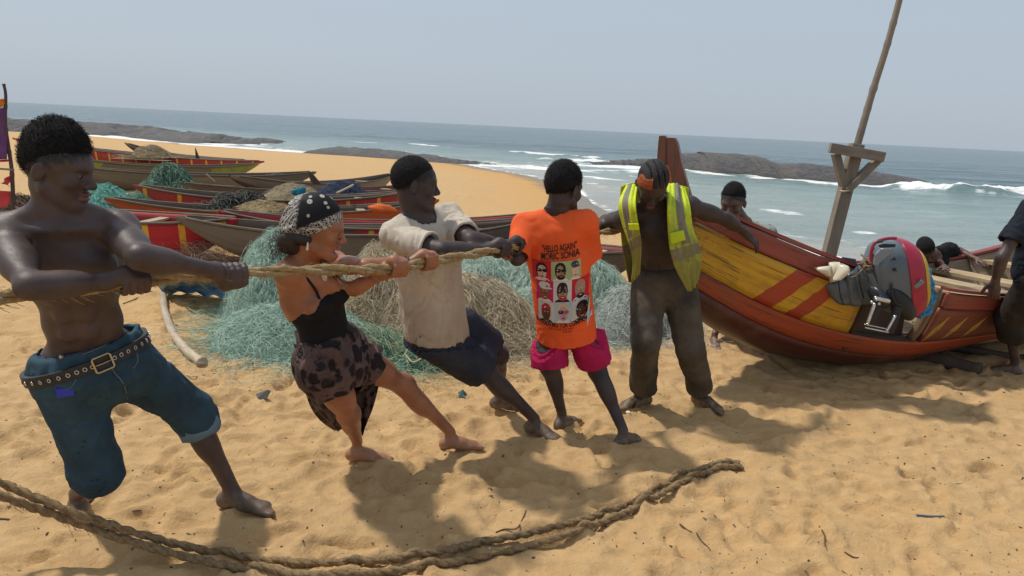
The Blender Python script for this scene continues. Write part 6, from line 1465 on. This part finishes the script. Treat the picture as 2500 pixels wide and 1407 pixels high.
def net(label, bumps, col, dark, n=700, seed=1, r=.0015, loops=True, base_z=None, name='fishing_net', res=64, group='fishing nets heaped on the beach', m=16, step=.045, curl=.9, lift=.05, cat='net', twcols=None, body=True, spread=1.0):
    """bumps: (x, y, radius_x, radius_y, height)"""
    bm = np.array(bumps, float); g = np.random.default_rng(seed); fz = FN(seed+40)
    x0, x1 = (bm[:, 0]-bm[:, 2]*1.5).min(), (bm[:, 0]+bm[:, 2]*1.5).max(); y0, y1 = (bm[:, 1]-bm[:, 3]*1.5).min(), (bm[:, 1]+bm[:, 3]*1.5).max()
    hs_ = bm[:, 4].max()
    def gz(x, y): return sand_z(x, y) if base_z is None else np.full(np.shape(x), base_z)
    def H(x, y):
        o = 0
        for bx_, by_, rx, ry, h in bm:
            q = np.sqrt(((x-bx_)/rx)**2+((y-by_)/ry)**2); o = np.maximum(o, h*np.clip(1-q**1.7, 0, 1)**.75)
        return o*(1+.20*fz(x*3.5, y*3.5, 3)+.10*fz(x*12, y*12, 3))
    root = empty(name, label, cat, group)
    if body:
        X_, Y_ = np.meshgrid(np.linspace(x0, x1, res), np.linspace(y0, y1, res)); Hh = H(X_, Y_); Zz = gz(X_, Y_)+np.where(Hh > .004, Hh, -.05)
        mesh_obj('net_heap', np.stack([X_, Y_, Zz], -1).reshape(-1, 3), grid_faces(res, res), heap_mat(label[:14]+'_heap', col, dark), root)
    cols = twcols or [col]
    for ci, cc in enumerate(cols):
        k_ = n//len(cols); w_ = bm[:, 2]*bm[:, 3]; pick = g.choice(len(bm), k_, p=w_/w_.sum()); rad = np.sqrt(g.random(k_))*spread; an = g.uniform(0, 6.283, k_)
        p = np.stack([bm[pick, 0]+bm[pick, 2]*rad*np.cos(an), bm[pick, 1]+bm[pick, 3]*rad*np.sin(an)], -1); d = g.uniform(0, 6.283, k_); cv = g.normal(size=k_)*curl; Q = np.zeros((k_, m, 3)); zz = g.random(k_)*lift
        ph = g.uniform(0, 6.28, k_); amp_ = lift*g.random(k_)
        for i in range(m):
            Q[:, i, :2] = p; d = d+cv*.25+g.normal(size=k_)*.35*curl; p = p+np.stack([np.cos(d), np.sin(d)], -1)*step
            Q[:, i, 2] = gz(p[:, 0], p[:, 1])+H(p[:, 0], p[:, 1])+zz*.3+amp_*np.abs(np.sin(ph+i*.33))+r
        tag(mesh_obj('twine', *many(Q, r), twine_mat('twine_%d_%d_%d' % tuple(int(x*99) for x in cc), cc), root), kind='stuff')
    return root
def wx(px, Y): return at_y(px, 600, Y)[0]
GRN_, GRD = (0.37, 0.52, 0.43), (0.23, 0.36, 0.28); BEI, BED = (0.47, 0.39, 0.26), (0.23, 0.17, 0.095)
net('pale green net heap behind the woman back', [(-2.02, 6.30, .48, .60, .74), (-1.70, 6.15, .55, .55, .58), (-1.72, 5.55, .62, .50, .26), (-1.35, 5.50, .45, .45, .22)], GRN_, GRD, 2600, 11, twcols=[(0.37, .55, .45), (0.49, .63, .55), (0.25, .41, .32)])
net('tan net heap between the woman and the cream tee', [(-1.02, 6.0, .55, .55, .66), (-.62, 5.85, .60, .55, .60), (-.22, 5.95, .50, .50, .44), (-.05, 5.70, .38, .34, .22)], BEI, BED, 2600, 12, twcols=[(0.52, .44, .30), (0.44, .34, .20), (0.60, .54, .42)], lift=.06)
net('dark green net edge on sand below the tan net', [(-.98, 5.32, .40, .26, .20), (-.70, 5.25, .34, .22, .14), (-1.25, 5.45, .3, .2, .14)], (0.15, .32, .23), (0.05, .115, .08), 500, 13, twcols=[(0.16, .33, .24), (0.45, .48, .30)])
net('green net heap behind the orange shirt youth', [(-.30, 6.95, .60, .55, .50), (.25, 6.95, .60, .55, .54), (.72, 6.85, .50, .50, .56), (.30, 6.45, .60, .40, .34)], GRN_, GRD, 2400, 14, twcols=[(0.37, .56, .46), (0.49, .63, .55), (0.54, .60, .50)])
net('whitish grey net heap beside the vest man leg', [(1.02, 6.35, .36, .40, .40), (1.22, 6.5, .3, .4, .25)], (0.44, .49, .46), (0.24, .28, .26), 550, 15, twcols=[(0.55, .59, .55), (0.40, .46, .42)])
net('thin pink grey net along the bright red canoe', [(-4.55, 8.75, .45, .20, .10), (-4.0, 8.55, .45, .22, .12), (-3.6, 8.4, .40, .25, .10)], (0.42, .30, .25), (0.30, .22, .15), 330, 16, body=False, curl=1.5, lift=.22, step=.04)
net('turquoise net behind the shirtless man shoulder', [(wx(255, 12.3), 12.3, .6, .8, .42), (wx(300, 11.6), 11.6, .6, .5, .12)], (0.20, .50, .42), (0.12, .34, .28), 350, 17, r=.004)
net('dark green net heap before the long brown canoe', [(wx(425, 15.2), 15.2, .50, .5, .66), (wx(402, 15.0), 14.9, .5, .5, .36), (wx(460, 15), 15.0, .55, .5, .36)], (0.11, .22, .15), (0.035, .07, .055), 600, 18, r=.005, step=.05, twcols=[(0.12, .26, .18), (0.05, .09, .075), (0.17, .28, .2)])
net('tan net heap on the farthest red canoe', [(wx(395, 25), 24.6, .62, .6, .34)], (0.40, .32, .20), (0.24, .18, .11), 260, 19, r=.006, base_z=.20, step=.06)
net('black net heap on sand beyond the mossy canoe', [(wx(676, 19), 19.0, .42, .45, .42)], (0.06, .06, .065), (0.02, .02, .022), 420, 20, r=.006, step=.06, twcols=[(0.05, .05, .055), (0.22, .21, .20)])
net('smooth pale tan net mound lying in the brown canoe', [(wx(715, 12.7), 12.75, .58, .45, .30)], (0.45, .36, .235), (0.33, .25, .155), 160, 21, r=.003, base_z=.28, lift=.02)
net('dark blue net mound in the tan canoe', [(wx(838, 14.2), 14.1, .42, .45, .22)], (0.05, .075, .14), (0.018, .028, .055), 200, 22, r=.004, base_z=.33)
net('dark tangled net draped over red canoe amidships', [(wx(560, 11.2), 11.25, .28, .30, .20), (wx(610, 11.4), 11.4, .30, .30, .22)], (0.055, .055, .05), (0.02, .02, .02), 420, 23, r=.005, base_z=.30, lift=.08, twcols=[(0.05, .05, .048), (0.13, .13, .11)])
net('pale tan net spread over the rusty orange canoe', [(wx(650, 11.1), 11.1, .55, .34, .17)], (0.48, .36, .20), (0.36, .26, .14), 200, 24, r=.003, base_z=.28, lift=.03)
net('brown net mound by the flag pole at far left', [(wx(20, 9.6), 9.9, .60, .6, .46)], (0.16, .11, .075), (0.07, .048, .033), 260, 25, r=.004)
# loose cream lines trailing over the sand
MLINE = twine_mat('cream_line', (0.62, 0.58, 0.40))
def line(label, pts, r=.004, wig=.0, seed=1, mat=None, name='loose_line'):
    P = []
    for p in pts:
        q = at_z(p[0], p[1], (p[2] if len(p) > 2 else 0)+.0)
        for _ in range(3): q = at_z(p[0], p[1], (p[2] if len(p) > 2 else 0)+ground(q[0], q[1])+r)
        P.append(q)
    tag(mesh_obj(name, *tube(smooth_path(P, 60), r, 5), mat or MLINE), label, 'line' if name == 'loose_line' else 'stick', 'loose lines on the sand' if name == 'loose_line' else None)
line('cream line trailing from bamboo end to the green net', [(432, 905), (470, 918), (520, 912), (580, 905), (612, 900), (622, 885), (600, 872)], .004)
line('thin green cord curving below the blue tarp', [(470, 725), (480, 755), (520, 762), (600, 758), (640, 748), (660, 740)], .004, mat=twine_mat('green_cord', (0.13, .26, .20)))
line('cream looped line standing on the dark green net', [(985, 870, .1), (1000, 850, .16), (1022, 852, .17), (1030, 872, .12), (1008, 884, .1), (990, 866, .13)], .005)
line('thin brown stick left of the bamboo pole', [(300, 742), (335, 728), (350, 716), (372, 712)], .005, mat=MDKP, name='stick')
line('pale stick lying at the tarp edge', [(520, 642), (556, 640), (585, 634)], .010, mat=MPOLE, name='stick')

# ================================================================== tarp, bamboo, flag and small things
def tarp_pts(px, py, z): 
    q = at_z(px, py, z)
    for _ in range(3): q = at_z(px, py, z+ground(q[0], q[1]))
    return q
rows = [[(392, 690, .16), (440, 676, .30), (520, 674, .34), (600, 682, .26), (670, 700, .12)], [(390, 704, .10), (440, 692, .18), (520, 690, .22), (600, 703, .14), (670, 722, .05)], [(394, 716, .05), (440, 708, .05), (520, 712, .06), (600, 724, .05), (670, 738, .03)], [(400, 722, .01), (440, 720, .01), (520, 726, .01), (600, 736, .01), (670, 746, .01)]]
Rw = np.array([smooth_path([tarp_pts(*p) for p in r_], 60) for r_ in rows]); G = np.stack([smooth_path(Rw[:, j], 26) for j in range(60)], 1)
uu, vv = np.meshgrid(np.linspace(0, 1, 26), np.linspace(0, 1, 60), indexing='ij'); G[..., 2] += .03*np.abs(np.sin(uu*11+vv*6+2*np.sin(vv*9)))+.012*np.sin(vv*40+uu*9)
v, f = sheet(G, .006); tag(mesh_obj('tarp', v, f, simple('faded_blue_tarp', (0.22, 0.37, 0.52), .45, .3, 7, .15)), 'crumpled blue tarp lying on sand between two men', 'tarp')
P = [tarp_pts(398, 716, .045), tarp_pts(402, 760, .04), tarp_pts(422, 812, .035), tarp_pts(455, 856, .03), tarp_pts(494, 886, .03)]
bam = pole_obj('bamboo_pole', 'curved pale bamboo pole lying on sand beside the blue tarp', 'pole', P, [.030, .032, .031, .034], MPOLE, 10, 70, 5)
# flag
fl = empty('flag', 'purple flag with orange corner and red tatters on crooked pole', 'flag'); YF = 9.0
pole_obj('flag_pole', None, None, [at_y(9, 205, YF), at_y(14, 235, YF), at_y(13, 300, YF), at_y(20, 355, YF), at_y(28, 410, YF), at_y(32, 480, YF), at_y(36, 585, YF)], [.016, .019, .022, .024, .026], MDKP, 8, 50, 7, parent=fl)
pole_obj('cross_stick', None, None, [at_y(-60, 408, YF-.03), at_y(34, 415, YF-.03)], .012, MGB, parent=fl)
def pane(name, px_, mat, Y0=YF-.04, amp=.03, nu=14, nv=14):
    a, b_, c, d = [at_y(x, y, Y0) for x, y in px_]; U, W_ = np.meshgrid(np.linspace(0, 1, nu), np.linspace(0, 1, nv), indexing='ij')
    G = (a*(1-U[..., None])+b_*U[..., None])*(1-W_[..., None])+(d*(1-U[..., None])+c*U[..., None])*W_[..., None]; G[..., 1] += amp*np.sin(U*7+W_*3); v, f = sheet(G, .004); return mesh_obj(name, v, f, mat, fl)
pane('purple_cloth', [(-120, 300), (9, 262), (19, 389), (-120, 392)], cloth_mat('purple_cloth', (0.13, 0.055, 0.17)))
pane('orange_corner', [(-120, 262), (8, 241), (9, 261), (-120, 299)], cloth_mat('orange_cloth', (0.60, 0.20, 0.03)))
pane('red_tatter', [(2, 448), (21, 430), (23, 434), (24, 457)], cloth_mat('faded_red_cloth', (0.50, 0.06, 0.06)))
pane('red_tatter', [(-120, 455), (26, 468), (20, 505), (-120, 520)], cloth_mat('faded_red_cloth2', (0.50, 0.07, 0.07)))
pane('red_hem', [(-120, 393), (19, 390), (20, 395), (-120, 400)], cloth_mat('pink_cloth', (0.55, 0.08, 0.12)))
# cloths and blades lying in the canoes
def lump(name, label, cat, c, r, mat, seed=1, n=22):
    v, f = uv_sphere((0, 0, 0), 1, n, 14); s_ = SN(seed, 10, .3, .9); v = v*(1+.22*s_(v))[:, None]*np.asarray(r)+np.asarray(c); return tag(mesh_obj(name, v, f, mat), label, cat)
lump('cloth_bundle', 'small teal cloth bundle on the red canoe rail', 'bundle', at_y(727, 469, 11.6), (.10, .08, .07), cloth_mat('teal_cloth', (0.02, 0.17, 0.24)), 3)
lump('cloth_bundle', 'bright orange cloth in canoe left of cream tee shoulder', 'bundle', at_y(932, 511, 9.75), (.16, .06, .07), cloth_mat('orange_rag', (0.62, 0.13, 0.03)), 4)
def blade(label, px_, Y, mat, th=.03):
    P = [at_y(x, y, Y) for x, y in px_]; n = len(P); v = np.array(P+[p+V(0, th, 0) for p in P]); f = [tuple(range(n)), tuple(range(2*n-1, n-1, -1))]+[(i, i+n, (i+1) % n+n, (i+1) % n) for i in range(n)]
    return tag(wooden('paddle_blade', (v, f), mat, None, (0, 0, 1)), label, 'paddle')
blade('dark pointed paddle blade standing beside the pale net mound', [(754, 418), (762, 424), (783, 448), (775, 452), (760, 446), (755, 434)], 12.55, MDKP)
blade('dark upright paddle blade standing in the farthest red canoe', [(476, 361), (482, 376), (489, 394), (478, 396)], 24.5, MDKP, .05)

# ---- litter on the sand
_g = np.random.default_rng(77)
def litter(n, cols, smin, smax, seed, name, flat=.35, yr=(1.7, 9.0)):
    g = np.random.default_rng(seed); vs, fs, o = [], [], 0
    for i in range(n):
        y = yr[0]+(yr[1]-yr[0])*g.random()**1.5; x = g.uniform(-.8*y-.3, .8*y+.3)
        if shore_dist(np.array([x]), np.array([y]))[0] < 3: continue
        s = g.uniform(smin, smax)*(.7 if g.random() < .7 else 1.2); a = g.uniform(0, 3.14); l_ = g.uniform(1, 2.4) if g.random() < .9 else g.uniform(3, 7); c = V(x, y, ground(x, y)+s*.15)
        d = V(math.cos(a), math.sin(a), g.normal()*.15); e = V(-math.sin(a), math.cos(a), g.normal()*.2); u = V(0, 0, 1)
        v, f = obox(c, (d, e, u), (s*l_*.5, s*.5, s*flat*.5)); v = v+g.normal(size=v.shape)*s*.10; vs.append(v); fs += [tuple(i_+o for i_ in q) for q in f]; o += 8
    return tag(mesh_obj(name, np.vstack(vs), fs, simple(name, cols, .85, .5, 40, 0), smooth=False), None, None, kind='stuff')
for o_, lb in ((litter(2300, (0.06, 0.042, 0.03), .0028, .0075, 1, 'dark_plant_litter'), 'scattered dark bits of plant litter on the sand'), (litter(600, (0.17, 0.11, 0.065), .003, .009, 2, 'brown_bark_litter'), 'scattered brown bark chips on the sand'), (litter(180, (0.62, 0.58, 0.50), .003, .007, 3, 'shell_grit'), 'scattered pale shell bits on the sand')): o_['label'] = lb; o_['category'] = 'litter'
MTWIG = wood_mat('twig', (0.11, 0.075, 0.05))
def twig(label, pts, r=.004, mat=None):
    P = []
    for x_, y_ in pts:
        q = at_z(x_, y_, 0)
        for _ in range(3): q = at_z(x_, y_, ground(q[0], q[1])+r)
        P.append(q)
    pole_obj('twig', label, 'twig', P, [r, r*1.1, r*.6], mat or MTWIG, 6, 24, 0, 'twigs on the sand')
twig('thin bent twig near the middle of the right foreground', [(1700, 1300), (1712, 1320), (1728, 1335), (1735, 1345)], .003)
twig('dark forked twig left of the bent twig', [(1660, 1280), (1675, 1292), (1690, 1300)], .004)
twig('curved thin twig near the lower right of the sand', [(2000, 1285), (2012, 1305), (2014, 1335)], .003)
twig('grey twig lying below the curved twig', [(2062, 1348), (2090, 1362), (2110, 1352)], .003)
twig('pale green stalk lying on the right sand', [(2305, 1182), (2340, 1180), (2352, 1178)], .003, twine_mat('straw', (0.55, .48, .26)))
twig('short blue grey stick on the right sand', [(2238, 1258), (2270, 1261), (2305, 1260)], .006, simple('blue_grey_stick', (0.10, .15, .18), .7))
twig('thin curved vine on the sand above the slack rope', [(1210, 1300), (1232, 1292), (1262, 1290), (1278, 1262), (1284, 1245)], .003)
twig('straight scratch-like twig left of the woman', [(388, 1190), (430, 1181), (480, 1176)], .004)
def scrap(label, px_, mat, lift=.03):
    P = [at_z(x, y, ground(*at_z(x, y, 0)[:2])+z) for x, y, z in px_]; n = len(P); v = np.array(P+[p-V(0, 0, .006) for p in P]); f = [tuple(range(n)), tuple(range(2*n-1, n-1, -1))]+[(i, i+n, (i+1) % n+n, (i+1) % n) for i in range(n)]
    tag(mesh_obj('litter_scrap', v, f, mat, smooth=False), label, 'litter')
scrap('bent dark plastic scrap on the sand left of the woman', [(625, 962, .01), (652, 952, .05), (661, 954, .06), (650, 974, .005), (630, 973, .005)], simple('dark_plastic', (0.09, .095, .10), .5))
scrap('crumpled blue green scrap behind the far foot', [(1118, 958, .02), (1130, 951, .05), (1140, 962, .03), (1134, 972, .0), (1121, 970, .0)], simple('teal_scrap', (0.05, .11, .12), .6))
scrap('faded red paper scrap beside the tan net', [(1240, 838, .02), (1256, 832, .05), (1262, 850, .03), (1248, 860, .01)], simple('faded_red_paper', (0.40, .17, .13), .8))
q = at_z(1533, 1017, 0); tag(mesh_obj('shell', *uv_sphere(V(q[0], q[1], ground(q[0], q[1])+.008), (.016, .014, .010)), simple('white_shell', (0.7, .66, .58), .4)), 'white shell by the heel of the orange shirt youth', 'shell')
# ================================================================== outboard motor, tilted up in its well
motor = empty('outboard_motor', 'grey outboard motor with red cover tilted up on the boat side', 'outboard motor')
MGM = simple('motor_grey_paint', (0.080, 0.105, 0.130), .26, .15, 5, .03, .6); MGL = simple('motor_light_grey', (0.17, 0.21, 0.25), .22, .1, 5, .03, .5); MBK = simple('black_rubber', (0.012, 0.013, 0.015), .5, .2, 20, .1)
MREDC = simple('red_vinyl', (0.33, 0.012, 0.040), .35, .2, 8, .15, .5); MYB = simple('yellow_vinyl', (0.48, 0.33, 0.02), .4, .2, 8, .1, .5); MPROP = simple('cream_propeller', (0.66, 0.60, 0.46), .35, .08, 9, .03, .5); MCHR = simple('worn_steel', (0.55, 0.56, 0.56), .25, .15, 30, .05, .5, .9)
def loft(name, secs, mat, parent=None, n=28, sq=3.0, sub=6, caps=True):
    """secs: (top pixel, bottom pixel, depth Y of the middle, half thickness in depth)"""
    T_ = smooth_path([np.r_[at_y(*s[0], s[2]), at_y(*s[1], s[2]), s[3]] for s in secs], len(secs)*sub); G = []
    for q in T_:
        a, b_, t = q[:3], q[3:6], q[6]; c = (a+b_)/2; u = (a-b_)/2; w_ = nrm(V(0.15, 1, 0))*t; th = np.linspace(0, 2*np.pi, n, endpoint=False)
        c_, s_ = np.cos(th), np.sin(th); G.append(c+np.outer(np.sign(s_)*np.abs(s_)**(2/sq), u)+np.outer(np.sign(c_)*np.abs(c_)**(2/sq), w_))
    G = np.array(G); v = G.reshape(-1, 3); f = [tuple(x) for x in grid_faces(len(G), n, True)]
    if caps:
        v = np.vstack([v, G[0].mean(0), G[-1].mean(0)]); a = len(G)*n; b0 = (len(G)-1)*n
        f += [(a, (i+1) % n, i) for i in range(n)]+[(a+1, b0+i, b0+(i+1) % n) for i in range(n)]
    return mesh_obj(name, v, f, mat, parent)
YO = 5.02; MGB2 = simple('motor_dark_grey', (0.024, 0.030, 0.036), .35, .2, 12, .05, .5)
cowl = loft('cowling', [((2108, 655), (2112, 712), YO, .10), ((2120, 622), (2124, 735), YO, .15), ((2134, 596), (2142, 752), YO, .19), ((2160, 587), (2176, 764), YO, .21), ((2190, 586), (2208, 766), YO, .215), ((2212, 594), (2226, 760), YO, .21)], MGM, motor)
loft('cover', [((2186, 581), (2206, 772), YO, .222), ((2204, 583), (2224, 768), YO, .222), ((2222, 592), (2238, 758), YO, .215), ((2236, 610), (2247, 742), YO, .195)], MREDC, motor)
loft('cover_band', [((2228, 598), (2240, 754), YO, .214), ((2241, 614), (2250, 738), YO, .190), ((2250, 640), (2255, 715), YO, .13), ((2254, 665), (2256, 695), YO, .05)], MYB, motor)
# red piping running round the front edge of the cowl
P = [at_y(x, y, YO-.17) for x, y in ((2127, 640), (2128, 612), (2138, 592), (2165, 583), (2188, 582))]; mesh_obj('cover_edge', *tube(smooth_path(P, 30), .011, 7), MREDC, motor)
def plate(name, px_, Y, th, mat, parent, bev=.004):
    P = [at_y(x, y, Y) for x, y in px_]; n = len(P); d = V(.15, 1, 0)*th; v = np.array(P+[p+d for p in P]); f = [tuple(range(n)), tuple(range(2*n-1, n-1, -1))]+[(i, i+n, (i+1) % n+n, (i+1) % n) for i in range(n)]
    o = mesh_obj(name, v, f, mat, parent, smooth=False); b = o.modifiers.new('bevel', 'BEVEL'); b.width = bev; b.segments = 2; return o
plate('cowl_panel', [(2138, 622), (2150, 610), (2178, 609), (2186, 612), (2160, 632), (2140, 650), (2134, 648)], YO-.225, .03, MGL, cowl)
plate('air_intake', [(2146, 600), (2160, 596), (2188, 597), (2186, 604), (2150, 606)], YO-.228, .02, MBK, cowl)
plate('air_intake', [(2140, 590), (2158, 587), (2156, 592), (2141, 595)], YO-.222, .02, MBK, cowl)
for x_, y_ in ((2183, 632), (2185, 659)): plate('latch_recess', [(x_-5, y_+3), (x_+2, y_-4), (x_+6, y_+4)], YO-.226, .02, MBK, cowl, .002)
# lower cowl, midsection and gearcase
loft('lower_cowl', [((2138, 690), (2140, 712), YO-.02, .14), ((2150, 684), (2156, 744), YO-.03, .19), ((2170, 684), (2178, 764), YO-.03, .215), ((2196, 700), (2204, 776), YO-.03, .205), ((2212, 716), (2218, 768), YO-.02, .17)], MBK, motor)
loft('steering_bracket', [((2122, 694), (2118, 716), YO-.08, .05), ((2140, 696), (2136, 744), YO-.10, .09), ((2164, 708), (2160, 752), YO-.11, .10), ((2184, 720), (2182, 748), YO-.10, .07)], MGB2, motor, sq=2.4)
leg = loft('midsection', [((2078, 664), (2094, 742), YO+.05, .055), ((2096, 650), (2114, 743), YO+.03, .085), ((2112, 645), (2132, 738), YO+.01, .11), ((2128, 650), (2146, 730), YO, .12)], MGM, motor, sq=2.8)
loft('midsection_band', [((2060, 672), (2074, 746), YO+.05, .050), ((2066, 666), (2082, 748), YO+.05, .062), ((2078, 660), (2096, 746), YO+.05, .062), ((2084, 659), (2101, 744), YO+.05, .055)], MGM, motor, sq=3.2)
gear = loft('gearcase', [((2014, 700), (2018, 704), YO+.06, .008), ((2020, 694), (2030, 728), YO+.055, .022), ((2032, 686), (2046, 742), YO+.05, .036), ((2050, 680), (2062, 746), YO+.05, .042), ((2064, 676), (2076, 745), YO+.05, .046)], MGM, motor, sq=2.4)
for p_, q_ in (((2047, 682), (2059, 744)), ((2094, 652), (2112, 741))):
    mesh_obj('seam', *tube(smooth_path([at_y(*p_, YO-.008), at_y((p_[0]+q_[0])/2-3, (p_[1]+q_[1])/2, YO-.06), at_y(*q_, YO-.008)], 14), .004, 5), MBK, motor)
plate('cavitation_plate', [(2037, 641), (2058, 628), (2090, 633), (2092, 668), (2078, 690), (2056, 684), (2040, 672)], YO+.13, .016, MGM, motor)
# propeller: hub and three blades
hub = loft('propeller', [((2024, 641), (2026, 690), YO-.02, .040), ((2034, 640), (2036, 688), YO-.02, .062), ((2050, 640), (2050, 684), YO-.02, .050)], MPROP, motor, sq=2)
def prop_blade(px_, dys):
    # curved blade surface spanned between a root edge on the hub and an outer rim
    root_, rim = px_; n = 9
    A_ = smooth_path([at_y(x, y, YO-.05+d) for (x, y), d in zip(root_, dys[0])], n); B_ = smooth_path([at_y(x, y, YO-.05+d) for (x, y), d in zip(rim, dys[1])], n)
    G = np.array([A_*(1-t)+B_*t+V(0, -.02*math.sin(t*3.14), .006*math.sin(t*3.14)) for t in np.linspace(0, 1, 7)]); v, f = sheet(G, .009); mesh_obj('blade', v, f, MPROP, hub)
prop_blade(([(2028, 650), (2028, 664), (2030, 676)], [(1988, 655), (1998, 662), (2022, 676)]), ((0, -.02, .0), (.02, -.01, .0)))
prop_blade(([(2046, 646), (2040, 668), (2028, 688)], [(2070, 652), (2074, 664), (2052, 684)]), ((-.02, -.04, -.03), (-.05, -.08, -.07)))
prop_blade(([(2044, 644), (2050, 650), (2052, 660)], [(2058, 647), (2072, 652), (2074, 662)]), ((.03, .03, .03), (.07, .07, .05)))
# clamp bracket, tilt tubes and rods
for a, b_, wd in (((2148, 728), (2124, 800), .030), ((2196, 742), (2170, 812), .034)):
    mesh_obj('clamp_bracket', *beam(at_y(*a, YO-.22), at_y(*b_, YO-.24), .05, wd, up=(0, -1, 0)), MBK, motor)
for a, b_, r in (((2112, 800), (2170, 812), .006), ((2110, 792), (2168, 804), .004), ((2136, 740), (2118, 790), .012), ((2186, 770), (2166, 806), .010), ((2134, 728), (2172, 736), .016)):
    mesh_obj('tilt_rod', *tube(smooth_path([at_y(*a, YO-.25), at_y(*b_, YO-.26)], 8), r, 8), MCHR, motor)
for x_, y_ in ((2128, 738), (2146, 742), (2168, 736), (2118, 792), (2165, 806), (2140, 732)): mesh_obj('bolt', *uv_sphere(at_y(x_, y_, YO-.265), .011, 10, 7), MCHR, motor)
mesh_obj('hose', *tube(smooth_path([at_y(2176, 690, YO-.2), at_y(2178, 720, YO-.24), at_y(2190, 742, YO-.25), at_y(2210, 748, YO-.22)], 24), .009, 8), MBK, motor)
mesh_obj('hose', *tube(smooth_path([at_y(2130, 655, YO-.13), at_y(2142, 685, YO-.15), at_y(2146, 708, YO-.15)], 20), .008, 8), MDW, motor)
mesh_obj('tiller_handle', *beam(at_y(2232, 700, YO-.20), at_y(2252, 684, YO-.22), .03, .04, up=(0, -1, 0)), MGL, motor)
parts = []; g = np.random.default_rng(8); kn = at_y(2122, 640, YO-.05)
for i in range(10): parts.append(tube(smooth_path([kn+g.normal(size=3)*.02, kn+g.normal(size=3)*.035, kn+g.normal(size=3)*.045], 8), .007, 5))
tag(mesh_obj('rope_knot', *join(parts), MROPE2, motor), kind='stuff')
mesh_obj('lashing', *tube(smooth_path([kn, at_y(2100, 664, YO-.08), at_y(2090, 674, YO-.05), at_y(2070, 680, YO-.02)], 20), .006, 6), MROPE2, motor)
# blue and tan wrapping cloth stuffed beside the cowl
G = np.array([[at_y(*p) for p in row] for row in [[(2252, 660, 5.06), (2262, 650, 5.10), (2272, 660, 5.16)], [(2254, 690, 5.0), (2268, 690, 5.04), (2280, 690, 5.12)], [(2250, 725, 4.96), (2266, 725, 5.0), (2284, 720, 5.08)], [(2238, 755, 4.92), (2256, 760, 4.95), (2272, 755, 5.04)], [(2228, 772, 4.92), (2240, 776, 4.94), (2254, 772, 5.0)]]])
Rw = np.array([smooth_path(r_, 22) for r_ in G]); G = np.stack([smooth_path(Rw[:, j], 30) for j in range(22)], 1); uu, vv = np.meshgrid(np.linspace(0, 1, 30), np.linspace(0, 1, 22), indexing='ij'); G[..., 1] += .02*np.sin(vv*14+uu*5)+.015*np.sin(uu*20+vv*7)
b = NB('blue_and_white_wrap'); c = b.ramp(b.noise(9, 4, .6, dist=1.5), [(.38, (0.03, .16, .32)), (.5, (0.06, .32, .55)), (.60, (0.05, .07, .08)), (.70, (0.5, .48, .44))]); v, f = sheet(G, .008)
tag(mesh_obj('wrap_cloth', v, f, b.done(c, .7, None, .2)), 'crumpled blue cloth tucked between outboard and boat side', 'cloth')
